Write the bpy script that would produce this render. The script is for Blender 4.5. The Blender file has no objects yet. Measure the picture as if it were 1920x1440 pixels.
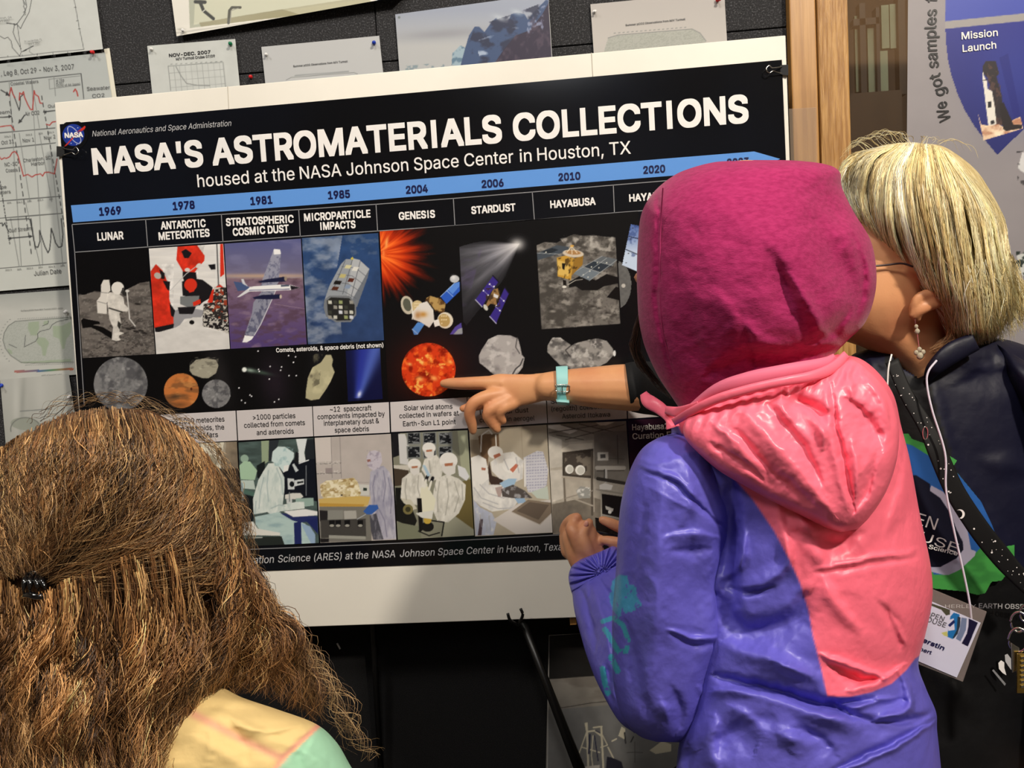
import bpy, math, os
import numpy as np
from mathutils import Vector, Euler
from mathutils.geometry import delaunay_2d_cdt

SC = bpy.context.scene
COL = SC.collection

# ------------------------------------------------------------------ camera
CAM_LOC = np.array((0.877, -1.315, 1.287))
CAM_ROT = Euler((math.radians(86.09), math.radians(3.13), math.radians(4.95)), 'XYZ')
FPX = 1500.0
cd = bpy.data.cameras.new('camera'); cd.sensor_width = 36; cd.lens = FPX/1920*36
cd.clip_start = 0.02
cam = bpy.data.objects.new('camera', cd); COL.objects.link(cam)
cam.location = CAM_LOC; cam.rotation_euler = CAM_ROT
SC.camera = cam
RM = np.array(CAM_ROT.to_matrix())

# ------------------------------------------------------------------ world, lights, exposure
wd = bpy.data.worlds.new('world'); SC.world = wd; wd.use_nodes = True
wd.node_tree.nodes['Background'].inputs[0].default_value = (0.75, 0.82, 1.0, 1)
wd.node_tree.nodes['Background'].inputs[1].default_value = 0.08

def area(name, loc, target, size, power, color):
    l = bpy.data.lights.new(name, 'AREA'); l.shape = 'DISK'; l.size = size; l.energy = power; l.color = color
    o = bpy.data.objects.new(name, l); COL.objects.link(o); o.location = loc
    o.rotation_euler = (Vector(target)-Vector(loc)).to_track_quat('-Z', 'Y').to_euler()
    return o
area('unseen_lamp', (2.25, -2.4, 3.2), (0.8, -0.1, 1.25), 0.2, 84, (1.0, 0.90, 0.76))
area('unseen_lamp', (0.7, -1.9, 3.2), (0.9, -0.4, 1.1), 0.35, 20, (1.0, 0.93, 0.84))
area('unseen_lamp', (-0.75, -1.7, 3.2), (0.1, -0.3, 1.2), 0.35, 19, (1.0, 0.95, 0.88))  # unseen fill, added to lift the papers at the left
area('ceiling_fill', (0.8, -3.0, 3.2), (0.8, -0.6, 0.9), 1.3, 12, (0.93, 0.95, 1.0))  # broad unseen fill light, added under the ceiling
SC.view_settings.view_transform = 'Standard'
SC.view_settings.look = 'None'
SC.view_settings.gamma = 1.0
SC.view_settings.use_curve_mapping = False
SC.view_settings.exposure = 0.0

# ------------------------------------------------------------------ helpers
def W(px, py, Y):
    """Point at world depth Y that the photograph shows at (px, py)."""
    px = np.asarray(px, float); py = np.asarray(py, float)
    px, py, Y = np.broadcast_arrays(px, py, np.asarray(Y, float))
    d = np.stack([(px-960)/FPX, -(py-720)/FPX, -np.ones_like(px)], -1) @ RM.T
    t = (Y-CAM_LOC[1])/d[..., 1]
    return CAM_LOC + d*t[..., None]
def w1(px, py, Y): return tuple(W(px, py, Y))

def lin(c):
    c = np.asarray(c, float)/255.0
    return np.where(c <= 0.04045, c/12.92, ((c+0.055)/1.055)**2.4)

def mat(name, rgb=(200, 200, 200), rough=0.5, spec=0.5, metal=0, noise=None, bump=None, attr=False,
        trans=0, coat=0, sheen=0, wave=None, alpha=1):
    m = bpy.data.materials.new(name); m.use_nodes = True
    nt = m.node_tree; N = nt.nodes; L = nt.links; b = N['Principled BSDF']
    col = tuple(lin(rgb))+(1,)
    b.inputs['Base Color'].default_value = col
    b.inputs['Roughness'].default_value = rough
    b.inputs['Specular IOR Level'].default_value = spec
    b.inputs['Metallic'].default_value = metal
    b.inputs['Transmission Weight'].default_value = trans
    b.inputs['Coat Weight'].default_value = coat
    b.inputs['Coat Roughness'].default_value = 0.08
    b.inputs['Sheen Weight'].default_value = sheen
    b.inputs['Sheen Roughness'].default_value = 0.4
    b.inputs['Alpha'].default_value = alpha
    tc = N.new('ShaderNodeTexCoord')
    src = None
    if attr:
        a = N.new('ShaderNodeAttribute'); a.attribute_name = 'Col'; src = a.outputs['Color']
    if noise:      # (scale, (rgb2), lo, hi, stretch)
        sc, rgb2, lo, hi, st = noise
        mp = N.new('ShaderNodeMapping'); mp.inputs['Scale'].default_value = st
        L.new(tc.outputs['Object'], mp.inputs[0])
        n = N.new('ShaderNodeTexNoise'); n.inputs['Scale'].default_value = sc; n.inputs['Detail'].default_value = 5
        L.new(mp.outputs[0], n.inputs['Vector'])
        r = N.new('ShaderNodeMapRange'); r.inputs['From Min'].default_value = lo; r.inputs['From Max'].default_value = hi
        L.new(n.outputs['Fac'], r.inputs['Value'])
        mx = N.new('ShaderNodeMix'); mx.data_type = 'RGBA'
        L.new(r.outputs[0], mx.inputs['Factor'])
        if src: L.new(src, mx.inputs[6])
        else: mx.inputs[6].default_value = col
        mx.inputs[7].default_value = tuple(lin(rgb2))+(1,)
        src = mx.outputs[2]
    if src: L.new(src, b.inputs['Base Color'])
    if bump:       # (scale, strength, distance, stretch)
        sc, st, di, sh = bump
        mp = N.new('ShaderNodeMapping'); mp.inputs['Scale'].default_value = sh
        L.new(tc.outputs['Object'], mp.inputs[0])
        n = N.new('ShaderNodeTexNoise'); n.inputs['Scale'].default_value = sc; n.inputs['Detail'].default_value = 4
        L.new(mp.outputs[0], n.inputs['Vector'])
        bp = N.new('ShaderNodeBump'); bp.inputs['Strength'].default_value = st; bp.inputs['Distance'].default_value = di
        L.new(n.outputs['Fac'], bp.inputs['Height']); L.new(bp.outputs[0], b.inputs['Normal'])
    return m

def tag(o, label=None, cat=None, group=None, kind=None):
    if label: o['label'] = label
    if cat: o['category'] = cat
    if group: o['group'] = group
    if kind: o['kind'] = kind
    return o

def empty(name, loc):
    o = bpy.data.objects.new(name, None); COL.objects.link(o); o.location = loc; o.empty_display_size = 0.05
    return o

def mesh(name, V, F, m=None, parent=None, smooth=False, cols=None):
    """V world coordinates; F (n,3|4) int array or list of tuples."""
    V = np.asarray(V, float).reshape(-1, 3)
    off = np.array(parent_origin(parent)) if parent else V.mean(0) if len(V) else np.zeros(3)
    me = bpy.data.meshes.new(name)
    if isinstance(F, np.ndarray):
        nf, k = F.shape
        me.vertices.add(len(V)); me.vertices.foreach_set('co', (V-off).ravel())
        me.loops.add(nf*k); me.loops.foreach_set('vertex_index', F.ravel().astype(np.int32))
        me.polygons.add(nf); me.polygons.foreach_set('loop_start', np.arange(0, nf*k, k, dtype=np.int32))
        me.polygons.foreach_set('loop_total', np.full(nf, k, dtype=np.int32))
        me.update(calc_edges=True)
    else:
        me.from_pydata([tuple(v) for v in V-off], [], F)
    if smooth: me.polygons.foreach_set('use_smooth', np.ones(len(me.polygons), bool))
    if cols is not None:
        a = me.color_attributes.new('Col', 'FLOAT_COLOR', 'POINT')
        c = np.ones((len(V), 4)); c[:, :3] = cols
        a.data.foreach_set('color', c.ravel())
    me.validate(); me.update()
    o = bpy.data.objects.new(name, me); COL.objects.link(o)
    if m: me.materials.append(m)
    if parent:
        o.parent = parent
    else:
        o.location = off
    return o

def parent_origin(p):
    v = np.zeros(3)
    while p is not None:
        v = v+np.array(p.location); p = p.parent
    return v

def quadgrid(nu, nv, closed=False):
    """faces of a (nv rows, nu columns) vertex grid"""
    i = np.arange(nv-1)[:, None]; j = np.arange(nu if closed else nu-1)[None, :]
    a = i*nu+j; b = i*nu+(j+1) % nu
    return np.stack([a, b, b+nu, a+nu], -1).reshape(-1, 4)

def box(name, lo, hi, m, parent=None, bevel=0.0):
    x0, y0, z0 = lo; x1, y1, z1 = hi
    V = [(x, y, z) for x in (x0, x1) for y in (y0, y1) for z in (z0, z1)]
    F = [(0, 1, 3, 2), (4, 6, 7, 5), (0, 4, 5, 1), (2, 3, 7, 6), (0, 2, 6, 4), (1, 5, 7, 3)]
    o = mesh(name, V, F, m, parent)
    if bevel:
        md = o.modifiers.new('bevel', 'BEVEL'); md.width = bevel; md.segments = 2
    return o

def slab(name, quad, Y, th, m, parent=None, bevel=0.0, n=1):
    """four photo points TL TR BR BL on depth Y, thickness th towards the wall"""
    q = np.array(quad, float)
    A = W(q[:, 0], q[:, 1], Y); B = A+np.array((0, th, 0))
    V = np.vstack([A, B])
    F = [(3, 2, 1, 0), (4, 5, 6, 7), (0, 1, 5, 4), (1, 2, 6, 5), (2, 3, 7, 6), (3, 0, 4, 7)]
    o = mesh(name, V, F, m, parent)
    if bevel:
        md = o.modifiers.new('bevel', 'BEVEL'); md.width = bevel; md.segments = 2
    return o

def cr(P, n):
    """Catmull-Rom resample of rows P to n rows"""
    P = np.asarray(P, float); k = len(P)
    if k == 1: return np.repeat(P, n, 0)
    Q = np.vstack([2*P[0]-P[1], P, 2*P[-1]-P[-2]])
    t = np.linspace(0, k-1, n); i = np.clip(t.astype(int), 0, k-2); u = (t-i)[:, None]
    a, b, c, d = Q[i], Q[i+1], Q[i+2], Q[i+3]
    return 0.5*((2*b)+(c-a)*u+(2*a-5*b+4*c-d)*u*u+(3*b-a-3*c+d)*u**3)

def tubes(paths, radii, sides=8, cap=True):
    """world paths (list of (n,3)), radii list -> V, F"""
    VV = []; FF = []; base = 0
    for P, r in zip(paths, radii):
        P = np.asarray(P, float); n = len(P); r = np.broadcast_to(np.asarray(r, float), (n,))
        T = np.gradient(P, axis=0); T /= np.linalg.norm(T, axis=1)[:, None]+1e-12
        ref = np.array((0, 0, 1.0)) if abs(T[:, 2]).mean() < 0.8 else np.array((1.0, 0, 0))
        A = np.cross(T, ref); A /= np.linalg.norm(A, axis=1)[:, None]+1e-12; B = np.cross(T, A)
        th = np.arange(sides)*2*math.pi/sides
        V = P[:, None]+r[:, None, None]*(A[:, None]*np.cos(th)[None, :, None]+B[:, None]*np.sin(th)[None, :, None])
        VV.append(V.reshape(-1, 3)); f = quadgrid(sides, n, True)+base; FF += [tuple(x) for x in f.tolist()]
        if cap:
            FF.append(tuple(range(base+sides-1, base-1, -1))); FF.append(tuple(range(base+(n-1)*sides, base+n*sides)))
        base += n*sides
    return np.vstack(VV), FF
def tube(name, paths, radii, m, parent=None, sides=8):
    V, F = tubes(paths, radii, sides); return mesh(name, V, F, m, parent, smooth=True)
def wp(pts, n=None):
    """photo points (px,py,Y) -> world path"""
    P = np.array(pts, float)
    if n: P = cr(P, n)
    return W(P[:, 0], P[:, 1], P[:, 2])

FDIR = bpy.utils.system_resource('DATAFILES', path='fonts')
try: FONT = bpy.data.fonts.load(os.path.join(FDIR, 'Inter.woff2'))
except Exception: FONT = None
_GC = {}
def glyphs(s, res=3):
    """flat letter shapes: every outer contour filled on its own with the counters it holds"""
    if s in _GC: return _GC[s][0].copy(), list(_GC[s][1])
    c = bpy.data.curves.new('t', 'FONT'); c.body = s; c.resolution_u = res; c.fill_mode = 'NONE'
    if FONT: c.font = FONT
    o = bpy.data.objects.new('t', c); COL.objects.link(o)
    dg = bpy.context.evaluated_depsgraph_get(); dg.update()
    me = bpy.data.meshes.new_from_object(o.evaluated_get(dg))
    P = np.zeros(len(me.vertices)*3); me.vertices.foreach_get('co', P); P = P.reshape(-1, 3)
    nb = {}
    for e in me.edges:
        a, b = e.vertices; nb.setdefault(a, []).append(b); nb.setdefault(b, []).append(a)
    bpy.data.objects.remove(o); bpy.data.meshes.remove(me); bpy.data.curves.remove(c)
    seen = set(); loops = []
    for st in sorted(nb):
        if st in seen: continue
        lp = [st]; seen.add(st); cur = st
        while True:
            nx = [k for k in nb[cur] if k not in seen]
            if not nx: break
            cur = min(nx) if len(lp) == 1 else nx[0]; seen.add(cur); lp.append(cur)
        if len(lp) > 2: loops.append(P[lp, :2])
    for k, q in enumerate(loops):                                        # capital I as a plain bar
        xs = np.unique(np.round(q[:, 0], 3)); y0, y1 = q[:, 1].min(), q[:, 1].max()
        if len(q) == 12 and len(xs) == 4 and np.sum(np.abs(q[:, 1]-y0) < 1e-4) == 2 and abs(xs.sum()/4-(xs[0]+xs[3])/2) < .004 and abs(y0) < .01:
            loops[k] = np.array([(xs[1], y0), (xs[2], y0), (xs[2], y1), (xs[1], y1)])
    pts = []; ed = []; A0 = []; B0 = []
    for q in loops:
        k = len(pts); n = len(q); pts += [Vector((float(a), float(b))) for a, b in q]; ed += [(k+i, k+(i+1) % n) for i in range(n)]
        A0.append(q); B0.append(np.roll(q, -1, 0))
    A0 = np.vstack(A0); B0 = np.vstack(B0)
    r = delaunay_2d_cdt(pts, ed, [], 0, 1e-6)
    P2 = np.array([(v.x, v.y) for v in r[0]]); T = np.array([f for f in r[2] if len(f) == 3]); g = P2[T].mean(1)
    wn = np.zeros(len(T), int)                                          # non-zero winding rule
    for a, b in zip(A0, B0):
        side = (b[0]-a[0])*(g[:, 1]-a[1])-(b[1]-a[1])*(g[:, 0]-a[0])
        wn += ((a[1] <= g[:, 1]) & (b[1] > g[:, 1]) & (side > 0)).astype(int)-((a[1] > g[:, 1]) & (b[1] <= g[:, 1]) & (side < 0)).astype(int)
    T = T[wn != 0]; F = [tuple(int(i) for i in t) for t in T]; V = [np.column_stack([P2, np.zeros(len(P2))])]
    V = np.vstack(V); _GC[s] = (V, F)
    return V.copy(), list(F)
class Lettering:
    """collects flat printed words of one colour on one plane"""
    def __init__(s): s.V = []; s.F = []; s.n = 0
    def add(s, txt, p0, p1, cap, Y, bold=0.0, ital=0.0):
        V, F = glyphs(txt)
        if bold:
            sh = [(0, 0), (bold, 0), (-bold, 0), (0, bold), (0, -bold), (bold, bold), (-bold, -bold), (bold, -bold), (-bold, bold)]
            n0 = len(V); V = np.vstack([V+np.array((a, b, 2.5e-5*i)) for i, (a, b) in enumerate(sh)]); F = [tuple(i+k*n0 for i in f) for k in range(len(sh)) for f in F]
        x0, x1 = V[:, 0].min(), V[:, 0].max()
        A = W(p0[0], p0[1], Y); B = W(p1[0], p1[1], Y)
        d = B-A; Lm = np.linalg.norm(d); d = d/Lm
        up = np.cross((0, -1, 0), d); up = -up if up[2] < 0 else up
        k = cap*Lm/math.hypot(p1[0]-p0[0], p1[1]-p0[1])/_cap
        x = (V[:, 0]-x0)/(x1-x0)*Lm+V[:, 1]*k*ital
        s.V.append(A+x[:, None]*d+(V[:, 1]*k)[:, None]*up-V[:, 2:3]*np.array((0, 1.0, 0)))
        s.F.append(F)
        return s
    def build(s, name, m, parent, kind=None):
        for V, F in zip(s.V, s.F): o = mesh(name, V, F, m, parent)
        return o

# ---- flat pictures painted into a colour attribute on a fine grid
def _hash(ix, iy, seed):
    h = (ix*374761393+iy*668265263+seed*1442695041) & 0x7fffffff
    h = (h ^ (h >> 13))*1274126177 & 0x7fffffff
    return ((h ^ (h >> 16)) & 0xffff)/65535.0
def vnoise(x, y, seed=0):
    ix = np.floor(x).astype(np.int64); iy = np.floor(y).astype(np.int64); fx = x-ix; fy = y-iy
    fx = fx*fx*(3-2*fx); fy = fy*fy*(3-2*fy)
    a = _hash(ix, iy, seed); b = _hash(ix+1, iy, seed); c = _hash(ix, iy+1, seed); d = _hash(ix+1, iy+1, seed)
    return (a*(1-fx)+b*fx)*(1-fy)+(c*(1-fx)+d*fx)*fy
def fbm(x, y, seed=0, o=4):
    s = 0; a = 0.5
    for i in range(o): s = s+a*vnoise(x*2**i, y*2**i, seed+i*17); a *= 0.5
    return s/(1-0.5**o)
def inpoly(x, y, P):
    P = np.asarray(P, float); r = np.zeros(x.shape, bool); n = len(P)
    bb = (x >= P[:, 0].min()) & (x <= P[:, 0].max()) & (y >= P[:, 1].min()) & (y <= P[:, 1].max())
    xs, ys = x[bb], y[bb]; q = np.zeros(xs.shape, bool)
    for i in range(n):
        x0, y0 = P[i]; x1, y1 = P[i-1]
        c = (y0 > ys) != (y1 > ys)
        if y0 != y1: q ^= c & (xs < (x1-x0)*(ys-y0)/(y1-y0)+x0)
    r[bb] = q
    return r
_cap = glyphs('H')[0][:, 1].max()
def pdist(x, y, P):
    P = np.asarray(P, float); d = np.full(x.shape, 1e9); 
    for i in range(len(P)-1):
        a = P[i]; v = P[i+1]-a; L = v@v+1e-9
        t = np.clip(((x-a[0])*v[0]+(y-a[1])*v[1])/L, 0, 1)
        d = np.minimum(d, np.hypot(x-a[0]-t*v[0], y-a[1]-t*v[1]))
    return d
class Pic:
    def __init__(s, quad, Y, frame=(0, 0, 1), step=1.3, base=(0, 0, 0), curl=None):
        q = np.array(quad, float); s.Y = Y
        wd_ = max(np.hypot(*(q[1]-q[0])), np.hypot(*(q[2]-q[3]))); ht = max(np.hypot(*(q[3]-q[0])), np.hypot(*(q[2]-q[1])))
        s.nu = max(2, int(wd_/step)+1); s.nv = max(2, int(ht/step)+1)
        u, v = np.meshgrid(np.linspace(0, 1, s.nu), np.linspace(0, 1, s.nv)); s.u = u.ravel(); s.v = v.ravel()
        U = s.u[:, None]; V = s.v[:, None]
        p = (q[0]*(1-U)+q[1]*U)*(1-V)+(q[3]*(1-U)+q[2]*U)*V
        s.px = p[:, 0]; s.py = p[:, 1]; ox, oy, sc = frame
        s.x = (s.px-ox)*sc; s.y = (s.py-oy)*sc; s.c = np.ones((len(s.px), 3))*np.array(base, float); s.curl = curl
        s.sc = sc
    def put(s, m, col, a=1.0):
        m = (m*a)[:, None]; s.c = s.c*(1-m)+np.array(col, float)*m; return s
    def P(s, col, pts, a=1.0):
        k = 0.42*s.sc; m = sum(inpoly(s.x+i*k, s.y+j*k, pts).astype(float) for i, j in ((-1, -.4), (.4, -1), (1, .4), (-.4, 1)))/4
        return s.put(m, col, a)
    def FL(s, col, w, a, *lines):
        for q in lines: s.L(col, w, q, a)
        return s
    def E(s, col, cx, cy, rx, ry=None, rot=0, a=1.0, soft=0.0):
        ry = ry or rx; c, n = math.cos(math.radians(rot)), math.sin(math.radians(rot))
        dx, dy = s.x-cx, s.y-cy; r = np.hypot((dx*c+dy*n)/rx, (-dx*n+dy*c)/ry)
        sf = max(soft, 0.8*s.sc/min(rx, ry))
        return s.put(np.clip((1-r)/sf+0.5, 0, 1), col, a)
    def G(s, col, cx, cy, rx, ry=None, rot=0, a=1.0):
        ry = ry or rx; c, n = math.cos(math.radians(rot)), math.sin(math.radians(rot))
        dx, dy = s.x-cx, s.y-cy; r = ((dx*c+dy*n)/rx)**2+((-dx*n+dy*c)/ry)**2
        return s.put(np.exp(-r), col, a)
    def L(s, col, w, pts, a=1.0):
        d = pdist(s.x, s.y, pts); return s.put(np.clip((w/2-d)/s.sc+0.6, 0, 1), col, a)
    def grad(s, c0, c1, y0, y1, pts=None, ax=(0, 1)):
        t = np.clip(((s.x*ax[0]+s.y*ax[1])-y0)/(y1-y0), 0, 1)[:, None]
        col = np.array(c0, float)*(1-t)+np.array(c1, float)*t
        m = (inpoly(s.x, s.y, pts) if pts is not None else np.ones(len(s.x), bool))[:, None]
        s.c = np.where(m, col, s.c); return s
    def N(s, amp, fx, fy, seed=1, pts=None, o=4, add=False):
        n = fbm(s.x*fx, s.y*fy, seed, o)*2-1
        if pts is not None: n = n*inpoly(s.x, s.y, pts)
        s.c = s.c+(amp*n)[:, None] if add else s.c*(1+amp*n)[:, None]; return s
    def T(s, col, fx, fy, lo, hi, seed=1, pts=None, a=1.0, o=4):
        n = np.clip((fbm(s.x*fx, s.y*fy, seed, o)-lo)/(hi-lo), 0, 1)
        if pts is not None: n = n*inpoly(s.x, s.y, pts)
        return s.put(n, col, a)
    def build(s, name, m, parent=None, keep=None):
        Y = s.Y+(s.curl(s.u, s.v) if s.curl else 0)
        F = quadgrid(s.nu, s.nv)[:, ::-1]
        V = W(s.px, s.py, Y); c = lin(np.clip(s.c, 0, 255))
        if keep is not None:
            k = keep(s)[F].all(1); F = F[k]; u_, inv = np.unique(F, return_inverse=True); F = inv.reshape(-1, 4); V = V[u_]; c = c[u_]
        return mesh(name, V, F, m, parent, smooth=True, cols=c)
# ------------------------------------------------------------------ materials
M = {}
M['felt_up'] = mat('charcoal_speckled_panel', (48, 48, 50), 0.9, 0.2, noise=(380, (100, 100, 104), 0.52, 0.74, (1, 1, 1)), bump=(300, 0.8, 0.003, (1, 1, 1)))
M['felt_low'] = mat('shaded_fabric_panel', (24, 24, 25), 0.95, 0.15, noise=(900, (44, 44, 46), 0.5, 0.7, (1, 1, 1)), bump=(700, 0.4, 0.001, (1, 1, 1)))  # finer weave; the board's shade on the lower wall is in this darker colour
M['oak'] = mat('oak_wood', (160, 112, 54), 0.42, 0.5, noise=(10, (186, 138, 76), 0.35, 0.65, (14, 14, 0.7)), bump=(12, 0.15, 0.002, (20, 20, 0.6)))
M['oak2'] = mat('oak_wood_grained', (158, 112, 58), 0.45, 0.5, noise=(16, (196, 150, 90), 0.38, 0.62, (14, 14, 0.9)), bump=(30, 0.6, 0.003, (14, 14, 0.8)))
M['white_board'] = mat('white_foam_board', (240, 236, 226), 0.5, 0.3, noise=(3, (232, 228, 218), 0.4, 0.6, (1, 1, 1)))
M['poster_black'] = mat('glossy_black_print', (13, 14, 18), 0.12, 0.45, noise=(2.0, (15, 18, 26), 0.4, 0.6, (1, 1, 1)))
M['pic_m'] = mat('satin_photo_print', rough=0.45, spec=0.35, attr=True)
M['pic'] = mat('glossy_photo_print', rough=0.22, spec=0.45, attr=True, noise=None)
M['paper'] = mat('matte_paper_print', rough=0.6, spec=0.25, attr=True)
M['ink_white'] = mat('white_print', (243, 240, 238), 0.25, 0.4, noise=(5, (238, 236, 235), 0.4, 0.6, (1, 1, 1)))
M['ink_grey'] = mat('grey_print', (185, 185, 188), 0.3, 0.4)
M['ink_line'] = mat('grey_rule_print', (135, 136, 140), 0.3, 0.4)
M['ink_navy'] = mat('navy_print', (22, 26, 74), 0.3, 0.4)
M['ink_black'] = mat('black_print', (28, 28, 32), 0.4, 0.4)
M['ink_dim'] = mat('faded_black_print', (88, 90, 92), 0.5, 0.3)
M['band'] = mat('blue_band_print', (98, 152, 226), 0.2, 0.45)
M['cell'] = mat('caption_cell_print', (206, 200, 201), 0.3, 0.4)
M['black_metal'] = mat('black_painted_metal', (14, 14, 15), 0.38, 0.5, bump=(300, 0.1, 0.001, (1, 1, 1)))
M['chrome'] = mat('polished_steel', (215, 212, 205), 0.18, 0.5, metal=1)
M['red_plastic'] = mat('red_plastic', (205, 35, 40), 0.3)
M['green_plastic'] = mat('green_plastic', (20, 120, 80), 0.3)
M['blue_plastic'] = mat('blue_plastic', (25, 60, 180), 0.3)
M['clear_plastic'] = mat('clear_white_plastic', (235, 235, 235), 0.2)
M['wall'] = mat('painted_plaster', (150, 140, 125), 0.8, 0.2, bump=(80, 0.1, 0.002, (1, 1, 1)))
M['floor'] = mat('grey_carpet', (70, 68, 66), 0.95, 0.1, noise=(300, (95, 92, 88), 0.4, 0.6, (1, 1, 1)))
M['ceil'] = mat('ceiling_tile', (200, 198, 190), 0.9, 0.1)

# ------------------------------------------------------------------ room shell
YW = 0.10
def z_at(px, py, Y): return float(W(px, py, Y)[2])
def x_at(px, py, Y): return float(W(px, py, Y)[0])
XP = x_at(1478, 150, YW)              # panel wall ends at the oak post
XP2 = x_at(1592, 150, YW-0.02)
tag(box('floor', (-2.6, -3.6, -0.05), (4.0, 1.9, 0), M['floor']), kind='structure')
tag(box('ceiling', (-2.6, -3.6, 3.3), (4.0, 1.9, 3.36), M['ceil']), kind='structure')
tag(box('wall_left', (-2.66, -3.6, 0), (-2.6, 1.9, 3.3), M['wall']), kind='structure')
tag(box('wall_right', (4.0, -3.6, 0), (4.06, 1.9, 3.3), M['wall']), kind='structure')
tag(box('wall_behind', (-2.6, -3.66, 0), (4.0, -3.6, 3.3), M['wall']), kind='structure')
zs = float(W(900, 99, YW)[2])        # seam between the panels
wb = empty('wall_back', (0, YW, 0)); tag(wb, kind='structure')
def panel(nm, x0, x1, z0, z1, m):
    o = box(nm, (x0, YW, z0), (x1, YW+0.02, z1), m, wb, bevel=0.0015); return o
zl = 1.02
panel('fabric_panel', -2.6, x_at(707, 86, YW)-0.001, zs, 3.3, M['felt_up'])
panel('fabric_panel', x_at(707, 86, YW)+0.001, XP, zs, 3.3, M['felt_up'])
panel('fabric_panel', -2.6, XP, zl, zs-0.002, M['felt_up'])
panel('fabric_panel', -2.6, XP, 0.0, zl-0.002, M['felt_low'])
box('backing', (-2.6, YW+0.021, 0), (XP, YW+0.06, 3.3), M['poster_black'], wb)

# oak post of two members
post = empty('trim_1', (XP, YW, 0)); tag(post, kind='structure')
xm = x_at(1535, 150, YW-0.02)
box('post_face', (XP, YW-0.02, 0), (xm-0.0015, YW+0.12, 3.3), M['oak'], post, bevel=0.002)
box('post_edge', (xm, YW-0.024, 0), (XP2, YW+0.12, 3.3), M['oak2'], post, bevel=0.003)
# narrow dark gap that opens in the joint lower down
V = wp([(1529, 140, YW-0.0205), (1530.6, 140, YW-0.0205), (1533.5, 330, YW-0.0205), (1531, 330, YW-0.0205)])
# tinted window with the dark lobby beyond
win = empty('window_1', (XP2, YW+0.06, 0)); tag(win, kind='structure')
M['glass'] = mat('tinted_glass', (150, 120, 90), 0.03, 0.5, alpha=0.22)
box('pane', (XP2, YW+0.055, 0.1), (4.0, YW+0.062, 3.3), M['glass'], win)
M['brown_wall'] = mat('dark_brown_panelling', (56, 40, 24), 0.6, noise=(3, (72, 52, 32), 0.4, 0.6, (3, 3, 0.6)))
M['pale_green'] = mat('pale_green_shape', (128, 138, 112), 0.7, noise=(5, (150, 160, 135), 0.4, 0.6, (1, 1, 1)))
M['dark_bar'] = mat('dark_brown_bar', (44, 32, 22), 0.6)
tag(box('wall_lobby', (XP2-1.5, 1.85, 0), (4.0, 1.9, 3.3), M['brown_wall']), kind='structure')
tag(box('wall_partition', (XP2-1.5, YW+0.13, 0), (XP2-1.45, 1.85, 3.3), M['brown_wall']), kind='structure')
def far(px0, px1, py0, py1, Y, m, nm, par, th=0.03):
    a = W(px0, py0, Y); b = W(px1, py1, Y)
    return box(nm, (a[0], Y, b[2]), (b[0], Y+th, a[2]), m, par)
refl = empty('reflection_shapes', (float(W(1640, 100, 1.0)[0]), 1.0, 0))  # shapes built behind the pane in place of its mirror reflections
tag(refl, 'pale green and dark shapes standing in for reflections in the window', 'reflection')
for q in ((1602, 1612, 30, 172), (1626, 1642, 45, 172), (1652, 1668, 10, 90), (1668, 1682, 8, 90), (1648, 1666, 96, 174)):
    far(q[0], q[1], q[2], q[3], 1.0, M['pale_green'], 'pale_shape', refl, 0.012)
for q in ((1611, 1626, 6, 176), (1642, 1652, 14, 176), (1683, 1700, -20, 176), (1600, 1650, 36, 44)):
    far(q[0], q[1], q[2], q[3], 0.985, M['dark_bar'], 'frame', refl, 0.03)
far(1590, 1700, 176, 600, 0.98, M['brown_wall'], 'lower_panel', refl, 0.05)
# the light that falls in that lobby
lo = bpy.data.lights.new('lobby_lamp', 'POINT'); lo.energy = 5; lo.color = (0.9, 1, 0.85); lo.shadow_soft_size = 0.2
ol = bpy.data.objects.new('lobby_lamp', lo); COL.objects.link(ol); ol.location = (XP2+0.5, 0.6, 2.4)

# thin pale see-through sheet over part of the post
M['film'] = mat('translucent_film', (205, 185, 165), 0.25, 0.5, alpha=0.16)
fl = slab('pale_film', [(1479, 204), (1530, 201), (1534, 420), (1487, 420)], YW-0.0215, 0.0008, M['film'])
tag(fl, 'translucent pale film on the oak post beside the big poster', 'plastic film')

# ------------------------------------------------------------------ foam board, poster, clips, easel
board = slab('foam_board', [(102, 192), (1473, 66), (1510, 1143), (181, 1189)], 0.0, 0.006, M['white_board'], bevel=0.0012)
tag(board, 'large white foam board standing on the black easel, behind the astromaterials poster', 'foam board')
M['seam'] = mat('board_seam', (196, 190, 178), 0.6)
for (a, b, c, d) in ((427, 162, 429, 206), (1109, 99, 1111.5, 143)):
    V, F = tubes([wp([(a, b, -0.0002), (c, d, -0.0002)])], [0.0007], 5); mesh('sheet_seam', V, F, M['seam'], board)

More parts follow.
